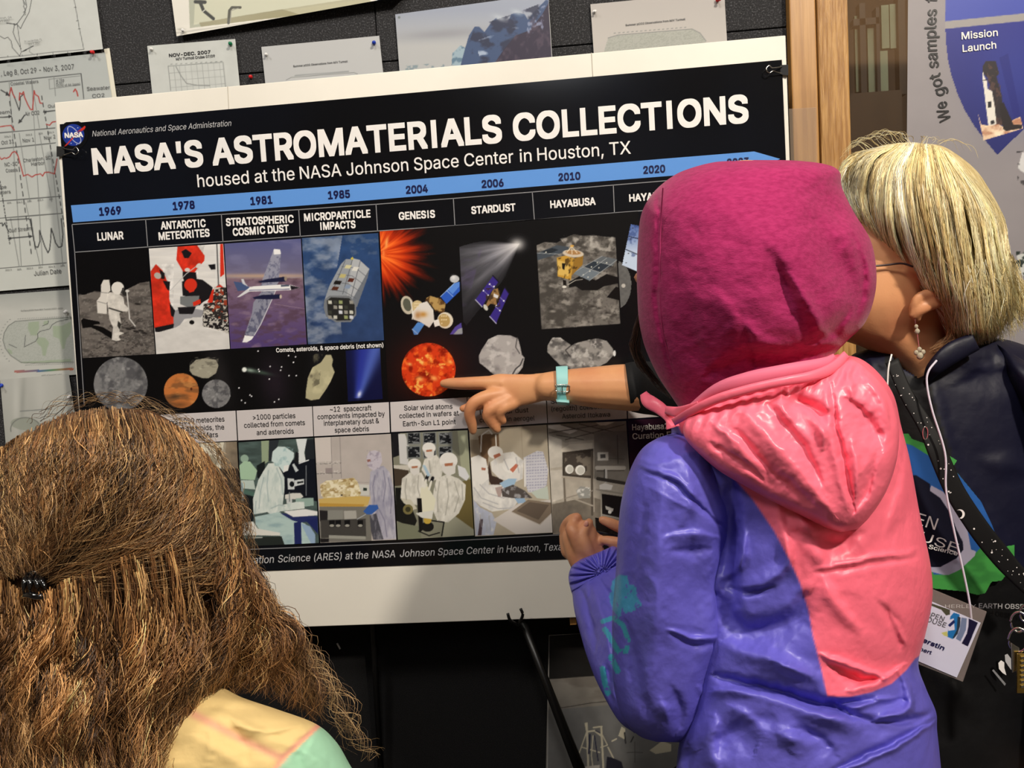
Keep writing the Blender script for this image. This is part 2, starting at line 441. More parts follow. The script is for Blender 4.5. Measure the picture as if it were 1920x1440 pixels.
# poster: a printed sheet on the board
YP = -0.0016
po = empty('poster', tuple(W(820, 1060, YP)))
tag(po, 'large black glossy poster of space sample collections, clipped on the white board', 'poster')
sheet = slab('printed_sheet', [(112, 233), (1466, 112), (1503, 1031), (171, 1083)], YP, 0.0008, M['poster_black'], po)
YA, YB, YT = YP-0.0003, YP-0.0005, YP-0.0008
def flat(name, pts, Y, m, parent):
    P = wp([(a, b, Y) for a, b in pts]); return mesh(name, P, [tuple(range(len(P)-1, -1, -1))], m, parent)
flat('timeline_arrow', [(133, 385), (600, 351), (1000, 318), (1240, 298), (1414, 284), (1463, 298), (1420, 317), (1240, 331), (1000, 350), (600, 383), (137, 417)], YA, M['band'], po)
for q in (((280, 779), (441.5, 770), (444.6, 826), (283, 835)), ((443.5, 770), (585, 762), (587.4, 818), (446.6, 826)),
          ((586.6, 762), (729, 754), (731, 811), (589, 818)), ((731.6, 754), (875, 745), (877, 803), (733.6, 810)),
          ((876.6, 745), (1023, 738), (1026, 793), (879, 803)), ((1025, 738), (1173.6, 729), (1175.5, 785), (1027.6, 793)),
          ((1175.5, 729), (1330, 719), (1333, 775), (1177.5, 785)), ((165, 787), (278, 779.5), (281, 835), (168, 843))):
    flat('caption_cell', q, YA, M['cell'], po)

# ruled lines
RL = Lettering(); LV = []; LF = []
def rule(a, b, w=1.6):
    a = np.array(a, float); b = np.array(b, float); d = (b-a)/np.hypot(*(b-a)); n = np.array((-d[1], d[0]))*w/2
    q = [a-n, b-n, b+n, a+n]
    mesh('ruled_line', W([p[0] for p in q], [p[1] for p in q], YB), [(3, 2, 1, 0)], M['ink_line'], po)
top = [(135, 421), (273, 411.5), (415, 402), (560, 393), (705, 383), (850, 372), (998, 360), (1150, 347), (1320, 333)]
bot = [(140, 473), (277, 463), (418, 453), (563, 443), (708, 433), (853, 423), (1002, 412), (1152, 399), (1322, 386)]
for i in range(8): rule(top[i], top[i+1]); rule(bot[i], bot[i+1]); rule(top[i], bot[i])
rule((140, 473), (158, 760)); rule((200, 1044), (470, 1030)); rule((470, 1030), (830, 1015)); rule((830, 1015), (1190, 995))

w_ = Lettering()
w_.add("NASA'S", (175, 326), (382, 310), 43, YT, 0.026)
w_.add("ASTROMATERIALS", (399, 308.5), (942, 265), 45.5, YT, 0.026)
w_.add("COLLECTIONS", (963, 263), (1404, 227.5), 47.5, YT, 0.026)
for t, a, b, c in (("housed at the", (371, 351), (553, 337), 22.5), ("NASA Johnson", (563, 336), (766, 320), 22.5), ("Space Center", (777, 319.5), (963, 305), 23),
                   ("in", (975, 304), (997, 302.5), 23), ("Houston,", (1008, 301.5), (1132, 292), 23.5), ("TX", (1143, 291), (1183, 288), 23.5)):
    w_.add(t, a, b, c, YT, 0.004)
for t, a, b in (("LUNAR", (183, 451), (232, 448)), ("ANTARCTIC", (302, 430), (386, 425)), ("METEORITES", (298, 450), (393.5, 443)),
                ("STRATOSPHERIC", (424, 423.5), (551, 417)), ("COSMIC DUST", (437, 442), (542, 435)), ("MICROPARTICLE", (570.5, 414.5), (695, 407)),
                ("IMPACTS", (601, 431), (667, 427)), ("GENESIS", (748, 412), (816, 407.5)), ("STARDUST", (884, 401), (967, 395)),
                ("HAYABUSA", (1032, 390), (1117, 383.5)), ("HAYABUSA2", (1180, 378), (1278, 370))):
    w_.add(t, a, b, 13, YT, 0.026)
w_.add("Comets, asteroids, & space debris (not shown)", (518, 660.6), (719, 650.6), 7.6, YT, 0.014)
w_.add("Hayabusa2", (1185.5, 806.6), (1253, 804), 11, YT, 0.012); w_.add("Curation Facility", (1186, 823.5), (1300, 818), 11, YT, 0.012)
w_.add("NASA", (121.5, 258.5), (156, 256.5), 8.2, YT-0.0003, 0.03)
w_.build('lettering', M['ink_white'], po)
g_ = Lettering()
g_.add("National Aeronautics and Space Administration", (173, 256), (433, 236), 10, YT, 0.0, 0.2)
for t, a, b in (("Astromaterials Research & Exploration", (215, 1069.5), (513, 1055)), ("Science (ARES) at the", (521, 1054.5), (690, 1047)),
                ("NASA", (698, 1046.6), (741, 1044.6)), ("Johnson Space Center", (749.5, 1044.3), (926, 1037)), ("in Houston, Texas", (932, 1036.6), (1062, 1031))):
    g_.add(t, a, b, 13.3, YT, 0.004, 0.2)
g_.build('lettering', M['ink_grey'], po)
n_ = Lettering()
for t, x, y in (("1969", 207, 396), ("1978", 345, 385.5), ("1981", 490.5, 376), ("1985", 636, 365), ("2004", 782, 355), ("2006", 924, 344), ("2010", 1068, 331), ("2020", 1227, 317.5), ("2023", 1384, 303.5)):
    n_.add(t, (x-20.5, y+8), (x+20.5, y+5), 13.2, YT, 0.026)
n_.build('lettering', M['ink_navy'], po)
k_ = Lettering()
for t, a, b in ((">22,000 meteorites", (321.5, 795), (421, 790)), ("from asteroids, the", (321, 809), (420.6, 805)), ("Moon, & Mars", (333, 823.5), (409, 819)),
                (">1000 particles", (474.7, 787), (554, 783.5)), ("collected from comets", (458, 802), (572, 796.6)), ("and asteroids", (481.6, 815.5), (551, 812.5)),
                ("~12  spacecraft", (619, 772), (696.6, 769)), ("components impacted by", (595.6, 786), (721.6, 780)), ("interplanetary dust &", (607.5, 798), (711, 793)), ("space debris", (628, 811), (692, 808)),
                ("Solar wind atoms", (758, 769.5), (848.5, 766)), ("collected in wafers at", (749, 784), (860, 778.5)), ("Earth-Sun L1 point", (756, 799), (854.5, 795)),
                ("Interstellar dust", (900, 778), (991, 773)), ("collected in aerogel", (899.5, 792), (1002.6, 788)),
                ("Surface dust", (1033, 757), (1110, 753)), ("(regolith) collected from", (1034, 771.5), (1166, 764)), ("Asteroid Itokawa", (1054, 785), (1144, 781))):
    k_.add(t, a, b, 9, YT, 0.002)
k_.build('lettering', M['ink_black'], po)

# emblem in the corner
def disc_pts(cx, cy, rx, ry=None, n=36, rot=0, a0=0, a1=360):
    ry = ry or rx; t = np.radians(np.linspace(a0, a1, n, endpoint=(a1-a0) != 360)); c, s_ = math.cos(math.radians(rot)), math.sin(math.radians(rot))
    return [(cx+rx*math.cos(u)*c-ry*math.sin(u)*s_, cy+rx*math.cos(u)*s_+ry*math.sin(u)*c) for u in t]
em = Pic([(112, 230), (165, 226), (168, 277), (115, 281)], YB, (0, 0, 4.8), 0.7, (13, 14, 18))
em.E((34, 58, 150), 660, 1215, 98, 98); em.N(0.18, 0.05, 0.05, 3)
for (x, y) in ((610, 1160), (700, 1150), (720, 1280), (640, 1290), (590, 1200), (690, 1300)): em.E((220, 225, 240), x, y, 4)
em.L((200, 205, 225), 5, disc_pts(668, 1215, 90, 38, 30, 55)+[(668+90*.57, 1215+90*.82)])
em.P((205, 52, 40), [(575, 1320), (640, 1250), (700, 1180), (785, 1115), (760, 1165), (715, 1190), (660, 1245), (600, 1310)])
em.P((34, 58, 150), [(690, 1190), (735, 1170), (700, 1200)])
em.build('printed_emblem', M['pic'], po, keep=lambda s: np.hypot(s.x-660, s.y-1215) < 135)

CA = (130, 420, 3.2); CB = (700, 400, 3.42857); CC = (430, 740, 4.5); CD = (720, 740, 3.5556)
def pic(name, quad, frame, draw, step=1.15, label=None, base=(10, 10, 12), Y=None):
    p = Pic(quad, Y or YB, frame, step, base); draw(p)
    o = p.build('printed_picture', M['pic'], po)
    if label: o['label'] = label
    return o

# --- astronaut on the moon
def d1(p):
    p.base = 0
    p.c[:] = (12, 12, 15)
    p.P((112, 106, 102), [(30, 425), (90, 425), (150, 405), (200, 410), (330, 400), (420, 355), (480, 345), (540, 850), (30, 850)])
    g = [(30, 420), (480, 340), (540, 850), (30, 850)]
    p.T((70, 66, 64), .02, .05, .45, .7, 4, g, .7); p.T((60, 56, 55), .06, .12, .52, .7, 8, [(280, 560), (540, 560), (540, 850), (60, 850)], .8); p.T((150, 145, 140), .09, .09, .6, .75, 9, g, .5)
    p.c[(p.c[:, 0] > 20)] *= 1.0
    p.P((12, 12, 15), [(30, 140), (480, 140), (480, 343), (420, 353), (330, 398), (200, 406), (150, 401), (90, 421), (30, 421)])
    p.P((14, 13, 14), [(70, 580), (85, 565), (110, 572), (180, 585), (185, 600), (140, 605), (200, 618), (255, 650), (255, 690), (190, 650), (130, 620), (80, 625)])
    p.P((222, 218, 212), [(190, 365), (205, 335), (240, 335), (247, 400), (235, 410), (245, 450), (225, 470), (225, 540), (168, 535), (165, 460), (185, 435), (190, 410)])
    p.L((150, 148, 145), 4, [(188, 410), (240, 415)]); p.L((150, 148, 145), 4, [(170, 465), (228, 480)])
    p.P((214, 210, 204), [(240, 410), (290, 415), (325, 440), (330, 480), (355, 505), (350, 525), (310, 525), (300, 540), (312, 600), (300, 645), (328, 655), (300, 668), (298, 680), (310, 695), (285, 703), (255, 695), (262, 620), (240, 570), (232, 500), (225, 440)])
    p.N(.14, .05, .05, 5, [(225, 410), (355, 410), (330, 705), (225, 705)])
    p.E((228, 225, 220), 290, 385, 38, 38); p.P((60, 58, 58), [(318, 385), (328, 380), (325, 410), (305, 418)])
    p.E((45, 43, 42), 335, 415, 17, 17); p.L((60, 58, 55), 8, [(240, 505), (305, 525), (318, 528)]); p.P((50, 48, 46), [(292, 580), (312, 600), (302, 635), (288, 612)])
    p.L((210, 208, 205), 6, [(345, 400), (355, 500), (362, 570), (395, 612)]); p.E((210, 208, 205), 348, 402, 12, 8)
    for x, y in ((430, 640), (450, 655), (380, 625), (400, 645), (355, 630), (410, 480)): p.E((45, 42, 41), x, y, 18, 6, 10)
pic('p', [(141.5, 474), (277, 465), (291, 664), (155, 671.5)], CA, d1, label='printed photo of an astronaut on grey ground')

# --- red parkas on ice
def d2(p):
    p.c[:] = (226, 224, 222); p.N(.07, .006, .05, 3); p.T((190, 190, 195), .004, .05, .5, .9, 6, a=.5)
    red = (212, 52, 34); dk = (28, 26, 30)
    p.P((150, 150, 156), [(590, 530), (700, 500), (820, 520), (790, 560), (690, 570), (640, 640), (600, 640)])
    p.P(red, [(650, 120), (760, 118), (812, 190), (810, 220), (770, 265), (745, 300), (690, 300), (642, 215)])
    p.N(.25, .03, .03, 6, [(642, 118), (815, 118), (770, 300), (680, 300)])
    p.P(dk, [(672, 165), (700, 150), (735, 175), (715, 205), (690, 205)]); p.P(dk, [(680, 285), (760, 290), (765, 330), (740, 345), (690, 345), (680, 320)])
    p.E((215, 210, 205), 708, 275, 16, 11); p.E((215, 210, 205), 775, 250, 18, 12, -40)
    p.L((190, 190, 190), 4, [(605, 400), (700, 300), (760, 255)])
    p.P(red, [(487, 285), (520, 240), (560, 280), (600, 370), (600, 450), (625, 540), (625, 610), (510, 625), (495, 500)])
    p.N(.22, .03, .03, 9, [(487, 240), (625, 240), (625, 620), (487, 620)])
    p.P(dk, [(540, 270), (572, 295), (572, 330), (552, 330)]); p.E((180, 175, 168), 530, 310, 22, 18, 30); p.P(dk, [(560, 340), (605, 345), (600, 400), (588, 395)])
    p.P(dk, [(600, 470), (635, 520), (625, 560), (610, 550)]); p.P(dk, [(512, 622), (628, 598), (622, 640), (575, 650), (515, 648)])
    p.P(dk, [(675, 345), (740, 325), (800, 335), (860, 380), (850, 440), (800, 470), (780, 490), (740, 470), (730, 440), (680, 430)])
    p.E(red, 728, 365, 38, 38); p.P(red, [(705, 385), (755, 380), (748, 405), (720, 412)])
    p.P((118, 122, 124), [(665, 435), (780, 430), (775, 490), (720, 505), (665, 480)]); p.P(dk, [(650, 500), (760, 495), (740, 540), (660, 540)])
    p.P(red, [(740, 470), (785, 450), (790, 475), (745, 495)]); p.P(red, [(855, 400), (900, 360), (925, 380), (880, 440), (860, 480), (830, 470)])
    p.P(red, [(905, 120), (922, 118), (930, 300), (905, 320)]); p.L((90, 90, 92), 7, [(885, 120), (895, 370)]); p.L((225, 225, 225), 5, [(873, 120), (882, 370)]); p.P(dk, [(832, 245), (875, 240), (878, 272), (850, 275)])
    mg = [(870, 380), (945, 380), (962, 640), (800, 615), (805, 480), (860, 470)]
    p.P((48, 44, 44), mg); p.T((205, 200, 190), .06, .09, .5, .62, 12, mg); p.T((150, 60, 40), .05, .05, .6, .68, 14, mg)
    p.P((214, 212, 210), [(640, 620), (740, 560), (800, 560), (800, 620), (962, 660), (965, 760), (510, 790), (515, 655)]); p.N(.05, .02, .04, 21, [(510, 560), (965, 560), (965, 790), (510, 790)])
    p.E((22, 20, 22), 735, 590, 15, 13); p.P((36, 33, 35), [(800, 540), (960, 590), (958, 650), (805, 612)]); p.T((190, 186, 180), .09, .09, .5, .6, 15, [(800, 540), (960, 590), (958, 660), (805, 612)])
pic('p', [(279, 466), (418.5, 457), (431, 654), (293, 664)], CA, d2, label='printed photo of people in red parkas on ice')

# --- aircraft
def d3(p):
    p.grad((88, 92, 142), (112, 106, 132), 90, 300); p.T((130, 128, 165), .008, .02, .5, .8, 3, a=.5)
    sky = [(940, 325), (1400, 325), (1430, 760), (940, 760)]
    p.grad((128, 104, 120), (84, 66, 118), 330, 700, sky); p.T((88, 66, 82), .02, .04, .45, .7, 5, sky, .8); p.T((150, 128, 146), .015, .03, .6, .8, 7, sky, .5)
    p.G((206, 172, 140), 1170, 312, 400, 14, 0, .75)
    p.L((170, 150, 160), 3, [(1230, 480), (1420, 510)], .5)
    p.P((150, 152, 172), [(1222, 165), (1228, 152), (1262, 155), (1270, 170), (1256, 350), (1240, 372), (1150, 372), (1160, 330)]); p.T((100, 102, 130), .08, .08, .5, .65, 5, [(1222, 160), (1270, 160), (1256, 350), (1150, 372)], .7)
    p.P((240, 240, 242), [(1225, 160), (1228, 150), (1264, 153), (1270, 180), (1228, 184)])
    p.P((140, 142, 160), [(1160, 398), (1238, 398), (1215, 455), (1150, 600), (1108, 672), (1052, 665), (1095, 540), (1105, 470)]); p.T((84, 86, 112), .07, .05, .48, .62, 8, [(1160, 398), (1238, 398), (1108, 672), (1052, 665)], .8); p.L((225, 225, 232), 3, [(1238, 400), (1215, 455), (1150, 600), (1110, 668)])
    p.P((240, 240, 242), [(1052, 668), (1108, 674), (1092, 695), (1065, 710), (1038, 710)])
    p.P((30, 32, 62), [(1135, 345), (1180, 332), (1290, 316), (1300, 345), (1240, 348), (1140, 352)]); p.E((150, 135, 120), 1298, 328, 8, 14)
    p.P((30, 32, 62), [(1100, 440), (1160, 425), (1265, 422), (1268, 448), (1200, 452), (1110, 450)]); p.E((200, 185, 170), 1268, 436, 7, 12)
    p.P((238, 238, 240), [(1045, 382), (1110, 374), (1270, 364), (1330, 366), (1385, 382), (1330, 396), (1200, 402), (1080, 405)])
    p.P((30, 28, 36), [(1325, 368), (1385, 382), (1330, 396)]); p.P((70, 80, 100), [(1268, 366), (1318, 364), (1320, 374), (1270, 376)]); p.L((60, 62, 110), 5, [(1080, 398), (1320, 390)], .7)
    p.P((70, 88, 130), [(985, 345), (1040, 352), (1082, 380), (1060, 398), (1010, 402)]); p.P((205, 208, 216), [(1030, 330), (1045, 330), (1055, 355), (1075, 378), (1040, 358)]); p.P((215, 216, 222), [(1062, 395), (1005, 440), (1022, 438), (1088, 402)])
pic('p', [(420.6, 457), (564, 447.5), (575, 645.6), (432.5, 654)], CA, d3, label='printed photo of a white aircraft seen from above')

# --- many-sided satellite over clouds
def d4(p):
    p.grad((44, 72, 118), (46, 66, 108), 60, 700); p.T((150, 160, 178), .012, .02, .42, .72, 3, [(1395, 80), (1640, 60), (1600, 300), (1640, 700), (1430, 730)], .75); p.T((100, 115, 140), .03, .04, .5, .7, 9, [(1640, 60), (1860, 50), (1860, 180), (1700, 200)], .5)
    p.N(.12, .02, .02, 12)
    b = [(1630, 240), (1660, 210), (1740, 215), (1800, 270), (1790, 310), (1720, 500), (1690, 440), (1530, 460), (1560, 370)]
    p.P((150, 156, 164), b); p.P((176, 180, 186), [(1700, 205), (1740, 215), (1800, 270), (1705, 440), (1665, 430)]); p.P((112, 118, 128), [(1800, 270), (1790, 320), (1725, 500), (1700, 450)])
    p.L((90, 94, 102), 3, [(1700, 210), (1640, 420)]); p.L((90, 94, 102), 3, [(1745, 225), (1690, 440)]); p.L((90, 94, 102), 3, [(1655, 220), (1580, 400)])
    for i in range(1, 5): p.L((90, 94, 102), 2.5, [(1660-i*24, 210+i*46), (1740-i*22, 215+i*48), (1800-i*20, 270+i*44)])
    for q in ((1610, 350, 40, 22, (30, 28, 28)), (1640, 310, 34, 22, (190, 180, 120)), (1595, 385, 36, 20, (84, 46, 34)), (1672, 255, 34, 20, (210, 205, 160)), (1690, 335, 32, 22, (88, 44, 34)), (1716, 268, 32, 24, (220, 220, 214)), (1670, 375, 32, 22, (134, 150, 176))):
        p.P(q[4], [(q[0]-q[2]/2+6, q[1]-q[3]/2), (q[0]+q[2]/2+6, q[1]-q[3]/2+3), (q[0]+q[2]/2-6, q[1]+q[3]/2+3), (q[0]-q[2]/2-6, q[1]+q[3]/2)])
    p.P((118, 122, 128), [(1530, 455), (1560, 430), (1680, 430), (1720, 480), (1722, 545), (1690, 588), (1600, 590), (1540, 555), (1525, 500)])
    p.P((40, 40, 40), [(1545, 460), (1570, 440), (1680, 445), (1712, 485), (1712, 540), (1685, 578), (1605, 580), (1552, 545)])
    for i in range(5):
        for j in range(4):
            if (i*3+j*5) % 4 != 1: p.P([(200, 200, 190), (212, 216, 226), (60, 62, 56), (150, 148, 140), (150, 160, 110)][(i*2+j) % 5], [(1552+i*32, 458+j*30), (1574+i*32, 460+j*30), (1576+i*32, 480+j*30), (1554+i*32, 479+j*30)])
    p.P((205, 190, 80), [(1688, 205), (1700, 196), (1706, 212), (1692, 216)])
pic('p', [(566, 446.5), (709, 437), (720, 638), (577.5, 645.6)], CA, d4, label='printed photo of a many-sided satellite over clouds')

# --- strip of moons and comets
def d5(p):
    p.c[:] = (12, 12, 14); p.G((38, 36, 38), 900, 900, 60, 200, -15, .8); p.G((30, 30, 36), 1500, 900, 60, 300, 0, .6); p.G((38, 30, 40), 1230, 950, 90, 160, -10, .8)
    for (x, y, r) in ((308, 960, 161), (882, 1018, 85)):
        p.E((128, 128, 130), x, y, r, r); m = disc_pts(x, y, r); p.T((84, 84, 88), 3.2/r, 3.2/r, .45, .62, int(x), m, .9); p.T((165, 165, 166), 5/r, 5/r, .58, .75, int(x)+4, m, .7); p.T((90, 90, 92), 14/r, 14/r, .55, .75, int(x)+9, m, .5)
        p.G((190, 190, 190), x-r*.1, y+r*.45, r*.12, a=.7); p.G((60, 60, 64), x+r*.7, y-r*.4, r*.14, r*.2, a=.6)
    p.E((196, 118, 62), 672, 1000, 104, 104); m = disc_pts(672, 1000, 104); p.T((120, 82, 52), .012, .03, .5, .66, 6, m, .7); p.T((222, 158, 92), .02, .03, .6, .75, 8, m, .5); p.G((70, 52, 40), 640, 1035, 50, 12, -8, .8); p.G((90, 60, 40), 660, 1085, 60, 20, 0, .6); p.E((90, 46, 30), 732, 990, 7, 9)
    p.P((160, 156, 140), [(722, 850), (760, 815), (820, 805), (880, 815), (895, 850), (880, 895), (835, 925), (800, 925), (740, 905), (722, 880)]); p.T((110, 106, 96), .03, .06, .5, .7, 4, [(722, 800), (895, 800), (895, 860), (722, 870)], .8); p.T((196, 192, 174), .03, .03, .55, .75, 5, [(740, 850), (890, 850), (830, 925), (760, 915)], .6)
    p.G((70, 92, 80), 1150, 890, 60, 11, 12, .8); p.G((150, 170, 158), 1085, 878, 30, 12, 10, .9); p.E((235, 240, 235), 1050, 874, 14, 14, soft=.5)
    rs = np.random.default_rng(3)
    for x, y in ((1132, 763), (1315, 790), (1357, 797), (1345, 830), (1205, 855), (1274, 858), (1135, 872), (1140, 884), (1268, 878), (1318, 910), (1362, 910), (1018, 983), (1084, 1027), (1093, 1034), (1033, 1058), (1055, 1073), (1257, 1052), (1231, 1068), (1200, 930)): p.E((235, 235, 240), x, y, 4.2, soft=.6)
    a = [(1510, 830), (1540, 785), (1570, 785), (1582, 815), (1575, 850), (1592, 890), (1570, 940), (1545, 985), (1500, 1050), (1450, 1058), (1418, 1045), (1420, 1000), (1432, 920), (1460, 860)]
    p.P((178, 172, 140), a); p.T((104, 100, 82), .025, .02, .45, .68, 7, [(1430, 780), (1520, 780), (1500, 960), (1420, 1000)], .9); p.T((212, 206, 168), .02, .02, .55, .8, 5, a, .6); p.G((90, 84, 70), 1452, 912, 12, a=.8)
    c = [(1658, 760), (1862, 745), (1880, 1050), (1672, 1065)]
    p.P((18, 22, 62), c); p.put(inpoly(p.x, p.y, c)*np.exp(-((p.x-1735-(1035-p.y)*.33)/(20+(1035-p.y)*.16).clip(4))**2)*(p.y < 1045), (92, 118, 214), .8); p.put(inpoly(p.x, p.y, c)*np.exp(-((p.x-1730-(1035-p.y)*.1)/(14+(1035-p.y)*.12).clip(4))**2)*(p.y < 1045), (44, 56, 170), .7); p.G((225, 232, 255), 1740, 1022, 11, 20, 20, 1)
pic('p', [(157, 673), (722, 640), (728, 752), (163, 786)], CA, d5, 1.2, label='printed strip of a moon, planets, comets and rocks on black')

# --- sun flare, probes, asteroids
def d6(p):
    p.c[:] = (13, 13, 16); p.G((22, 18, 26), 560, 900, 400, 200, 0, .6)
    fl = inpoly(p.x, p.y, [(35, 120), (380, 95), (300, 200), (330, 330), (190, 380), (130, 470), (60, 470)])
    ang = np.arctan2(p.y-260, p.x-20); rr = np.hypot(p.x-20, p.y-260)
    ray = fbm(ang*9, rr*.004, 5, 3)
    I = np.clip(1.25-rr/(170+230*ray), 0, 1)*(p.x > 35+(p.y-125)*.04)
    p.put(np.clip(I*1.6, 0, 1), (150, 28, 10)); p.put(np.clip(I*1.6-.45, 0, 1)*(.5+ray), (232, 74, 24)); p.put(np.clip(I*2-1.2, 0, 1)*np.clip(ray*2-.6, 0, 1), (255, 150, 60)); p.G((255, 190, 110), 85, 190, 10, 34, 10, .8); p.G((255, 150, 80), 65, 260, 9, 30, 0, .7)
    # gold and white probe
    p.E((190, 192, 196), 522, 422, 30, 24); p.G((240, 240, 240), 515, 412, 14, a=.8)
    p.P((46, 92, 196), [(432, 535), (520, 450), (555, 440), (556, 500), (470, 583)]); p.P((90, 140, 225), [(475, 490), (520, 450), (553, 440), (553, 470), (510, 520)]); p.L((170, 200, 240), 3, [(470, 495), (512, 535)]); p.L((170, 200, 240), 3, [(432, 535), (520, 450)])
    p.P((78, 140, 218), [(250, 745), (285, 700), (335, 705), (285, 780), (262, 780)]); p.L((180, 205, 240), 3, [(250, 745), (285, 775)])
    p.E((198, 190, 172), 218, 590, 40, 60, -15); p.E((92, 94, 82), 218, 588, 26, 42, -15)
    p.E((206, 186, 140), 283, 600, 38, 40); p.P((182, 150, 92), [(430, 550), (465, 580), (455, 640), (395, 620), (340, 545), (365, 530)]); p.T((84, 56, 30), .04, .04, .48, .6, 4, [(430, 540), (465, 580), (455, 640), (395, 640), (330, 560), (365, 530)], .9)
    p.P((224, 220, 214), [(300, 580), (345, 565), (385, 620), (392, 690), (360, 735), (305, 700), (255, 680), (246, 640)]); p.G((196, 140, 60), 320, 650, 26, 18, 0, .9); p.G((170, 110, 50), 285, 655, 20, 25, 0, .7)
    p.E((226, 218, 200), 462, 688, 50, 52, -20); p.E((186, 158, 100), 455, 688, 38, 42, -20)
    for i in range(7): p.E((232, 214, 170), 440+14*(i % 3), 660+24*(i//3), 5); p.E((236, 220, 180), 268+12*(i % 3), 580+18*(i//3), 4)
    p.L((236, 232, 224), 5, [(240, 560), (255, 650), (250, 680)]); p.P((240, 238, 234), [(385, 690), (420, 680), (430, 720), (395, 730)])
    p.P((84, 72, 160), [(492, 778), (525, 730), (565, 703), (572, 776)]); p.P((150, 156, 164), [(515, 778), (545, 745), (571, 735), (573, 776)])
    # comet and blue-winged probe
    hx, hy = 940, 195
    cone = inpoly(p.x, p.y, [(555, 215), (640, 190), (900, 145), (960, 140), (985, 185), (975, 240), (900, 350), (760, 520), (600, 720), (580, 700)])
    an = np.arctan2(p.y-hy, hx-p.x); r2 = np.hypot(p.x-hx, p.y-hy)
    st = fbm(an*7, r2*.003, 9, 4); fall = np.clip(1.35-r2/560, 0, 1)
    edge = np.clip((an+.12)/.25, 0, 1)*np.clip((1.2-an)/.45, 0, 1)
    p.put(cone*fall*edge*(.25+.8*st), (186, 186, 200)); p.put(cone*edge*np.clip(1.5-r2/130, 0, 1)*.6, (214, 212, 216)); p.G((240, 238, 238), 925, 200, 45, 38, 0, .8)
    p.T((96, 80, 132), .01, .02, .5, .8, 3, [(556, 225), (700, 225), (600, 600), (575, 600)], .4)
    vi = (58, 44, 134)
    p.P(vi, [(770, 402), (805, 440), (740, 530), (700, 600), (656, 555), (720, 470)]); p.P(vi, [(845, 475), (872, 515), (830, 610), (790, 708), (748, 665), (800, 580)])
    p.L((24, 20, 40), 7, [(768, 400), (806, 442)]); p.L((24, 20, 40), 7, [(843, 474), (874, 518)]); p.L((200, 198, 225), 4, [(656, 555), (700, 602)]); p.L((200, 198, 225), 4, [(748, 663), (790, 708)])
    p.L((150, 150, 200), 2.5, [(745, 455), (780, 482)]); p.L((150, 150, 200), 2.5, [(706, 495), (745, 530)]); p.L((150, 150, 200), 2.5, [(815, 540), (845, 570)]); p.L((150, 150, 200), 2.5, [(785, 600), (820, 630)])
    for x, y in ((748, 455), (708, 497), (775, 470), (738, 528), (838, 562), (814, 625), (790, 592)): p.E((240, 240, 250), x, y, 5)
    p.P((150, 116, 74), [(770, 490), (800, 482), (815, 540), (790, 560), (795, 590), (755, 580), (735, 600), (722, 590), (745, 545)]); p.T((60, 44, 30), .05, .05, .5, .6, 4, [(722, 480), (815, 480), (815, 600), (722, 600)], .8); p.E((205, 205, 195), 722, 605, 12, 22, -30); p.P((220, 220, 225), [(775, 515), (805, 530), (798, 548), (772, 535)])
    # lander on grey ground
    q = [(1050, 205), (1100, 185), (1180, 190), (1250, 150), (1290, 135), (1350, 145), (1420, 140), (1480, 150), (1555, 155), (1587, 710), (1082, 745)]
    p.P((112, 108, 104), q); p.T((66, 63, 60), .015, .02, .45, .65, 3, q, .85); p.T((168, 164, 158), .02, .03, .55, .75, 5, q, .7); p.T((70, 66, 64), .06, .07, .52, .7, 8, q, .6)
    p.T((190, 186, 180), .03, .03, .5, .72, 13, [(1180, 140), (1555, 150), (1560, 250), (1240, 210)], .7)
    p.P((20, 19, 20), [(1260, 440), (1340, 395), (1430, 430), (1500, 390), (1570, 410), (1575, 450), (1480, 470), (1440, 495), (1340, 495), (1300, 470), (1255, 478)]); p.P((18, 17, 18), [(1500, 540), (1560, 470), (1582, 480), (1585, 560)])
    sp = (70, 78, 88)
    p.P(sp, [(1052, 255), (1180, 205), (1255, 215), (1260, 240), (1190, 262), (1055, 302)]); p.P((40, 46, 54), [(1085, 245), (1150, 222), (1190, 235), (1130, 262)]); p.P((112, 122, 132), [(1280, 385), (1340, 345), (1460, 380), (1390, 432)]); p.P((48, 56, 66), [(1345, 342), (1420, 305), (1540, 335), (1455, 378)]); p.P((98, 104, 110), [(1420, 305), (1470, 275), (1565, 295), (1540, 335)])
    for a, b in (((1280, 385), (1470, 275)), ((1390, 432), (1565, 300)), ((1345, 343), (1456, 380)), ((1420, 306), (1540, 336)), ((1052, 255), (1190, 262)), ((1335, 408), (1500, 288))): p.L((165, 170, 172), 2.5, [a, b])
    for x, y in ((1350, 395), (1392, 372), (1380, 410), (1402, 345), (1450, 350), (1440, 318), (1500, 318), (1110, 250)): p.E((225, 225, 215), x, y, 4)
    p.P((196, 152, 62), [(1180, 285), (1240, 270), (1290, 290), (1270, 430), (1185, 405)]); p.P((150, 112, 46), [(1290, 290), (1350, 270), (1345, 330), (1275, 400)]); p.P((216, 180, 96), [(1183, 300), (1260, 320), (1256, 405), (1188, 395)])
    p.T((70, 50, 24), .05, .04, .54, .66, 5, [(1180, 285), (1350, 270), (1270, 430), (1185, 405)], .8); p.P((30, 26, 20), [(1212, 320), (1235, 322), (1228, 365), (1214, 355)])
    p.E((206, 194, 176), 1285, 258, 68, 24, 5); p.E((172, 130, 84), 1285, 252, 48, 14, 5); p.L((236, 220, 190), 4, [(1245, 250), (1275, 212), (1310, 255)]); p.L((236, 220, 190), 4, [(1275, 212), (1278, 262)]); p.E((216, 170, 90), 1277, 210, 13, 7)
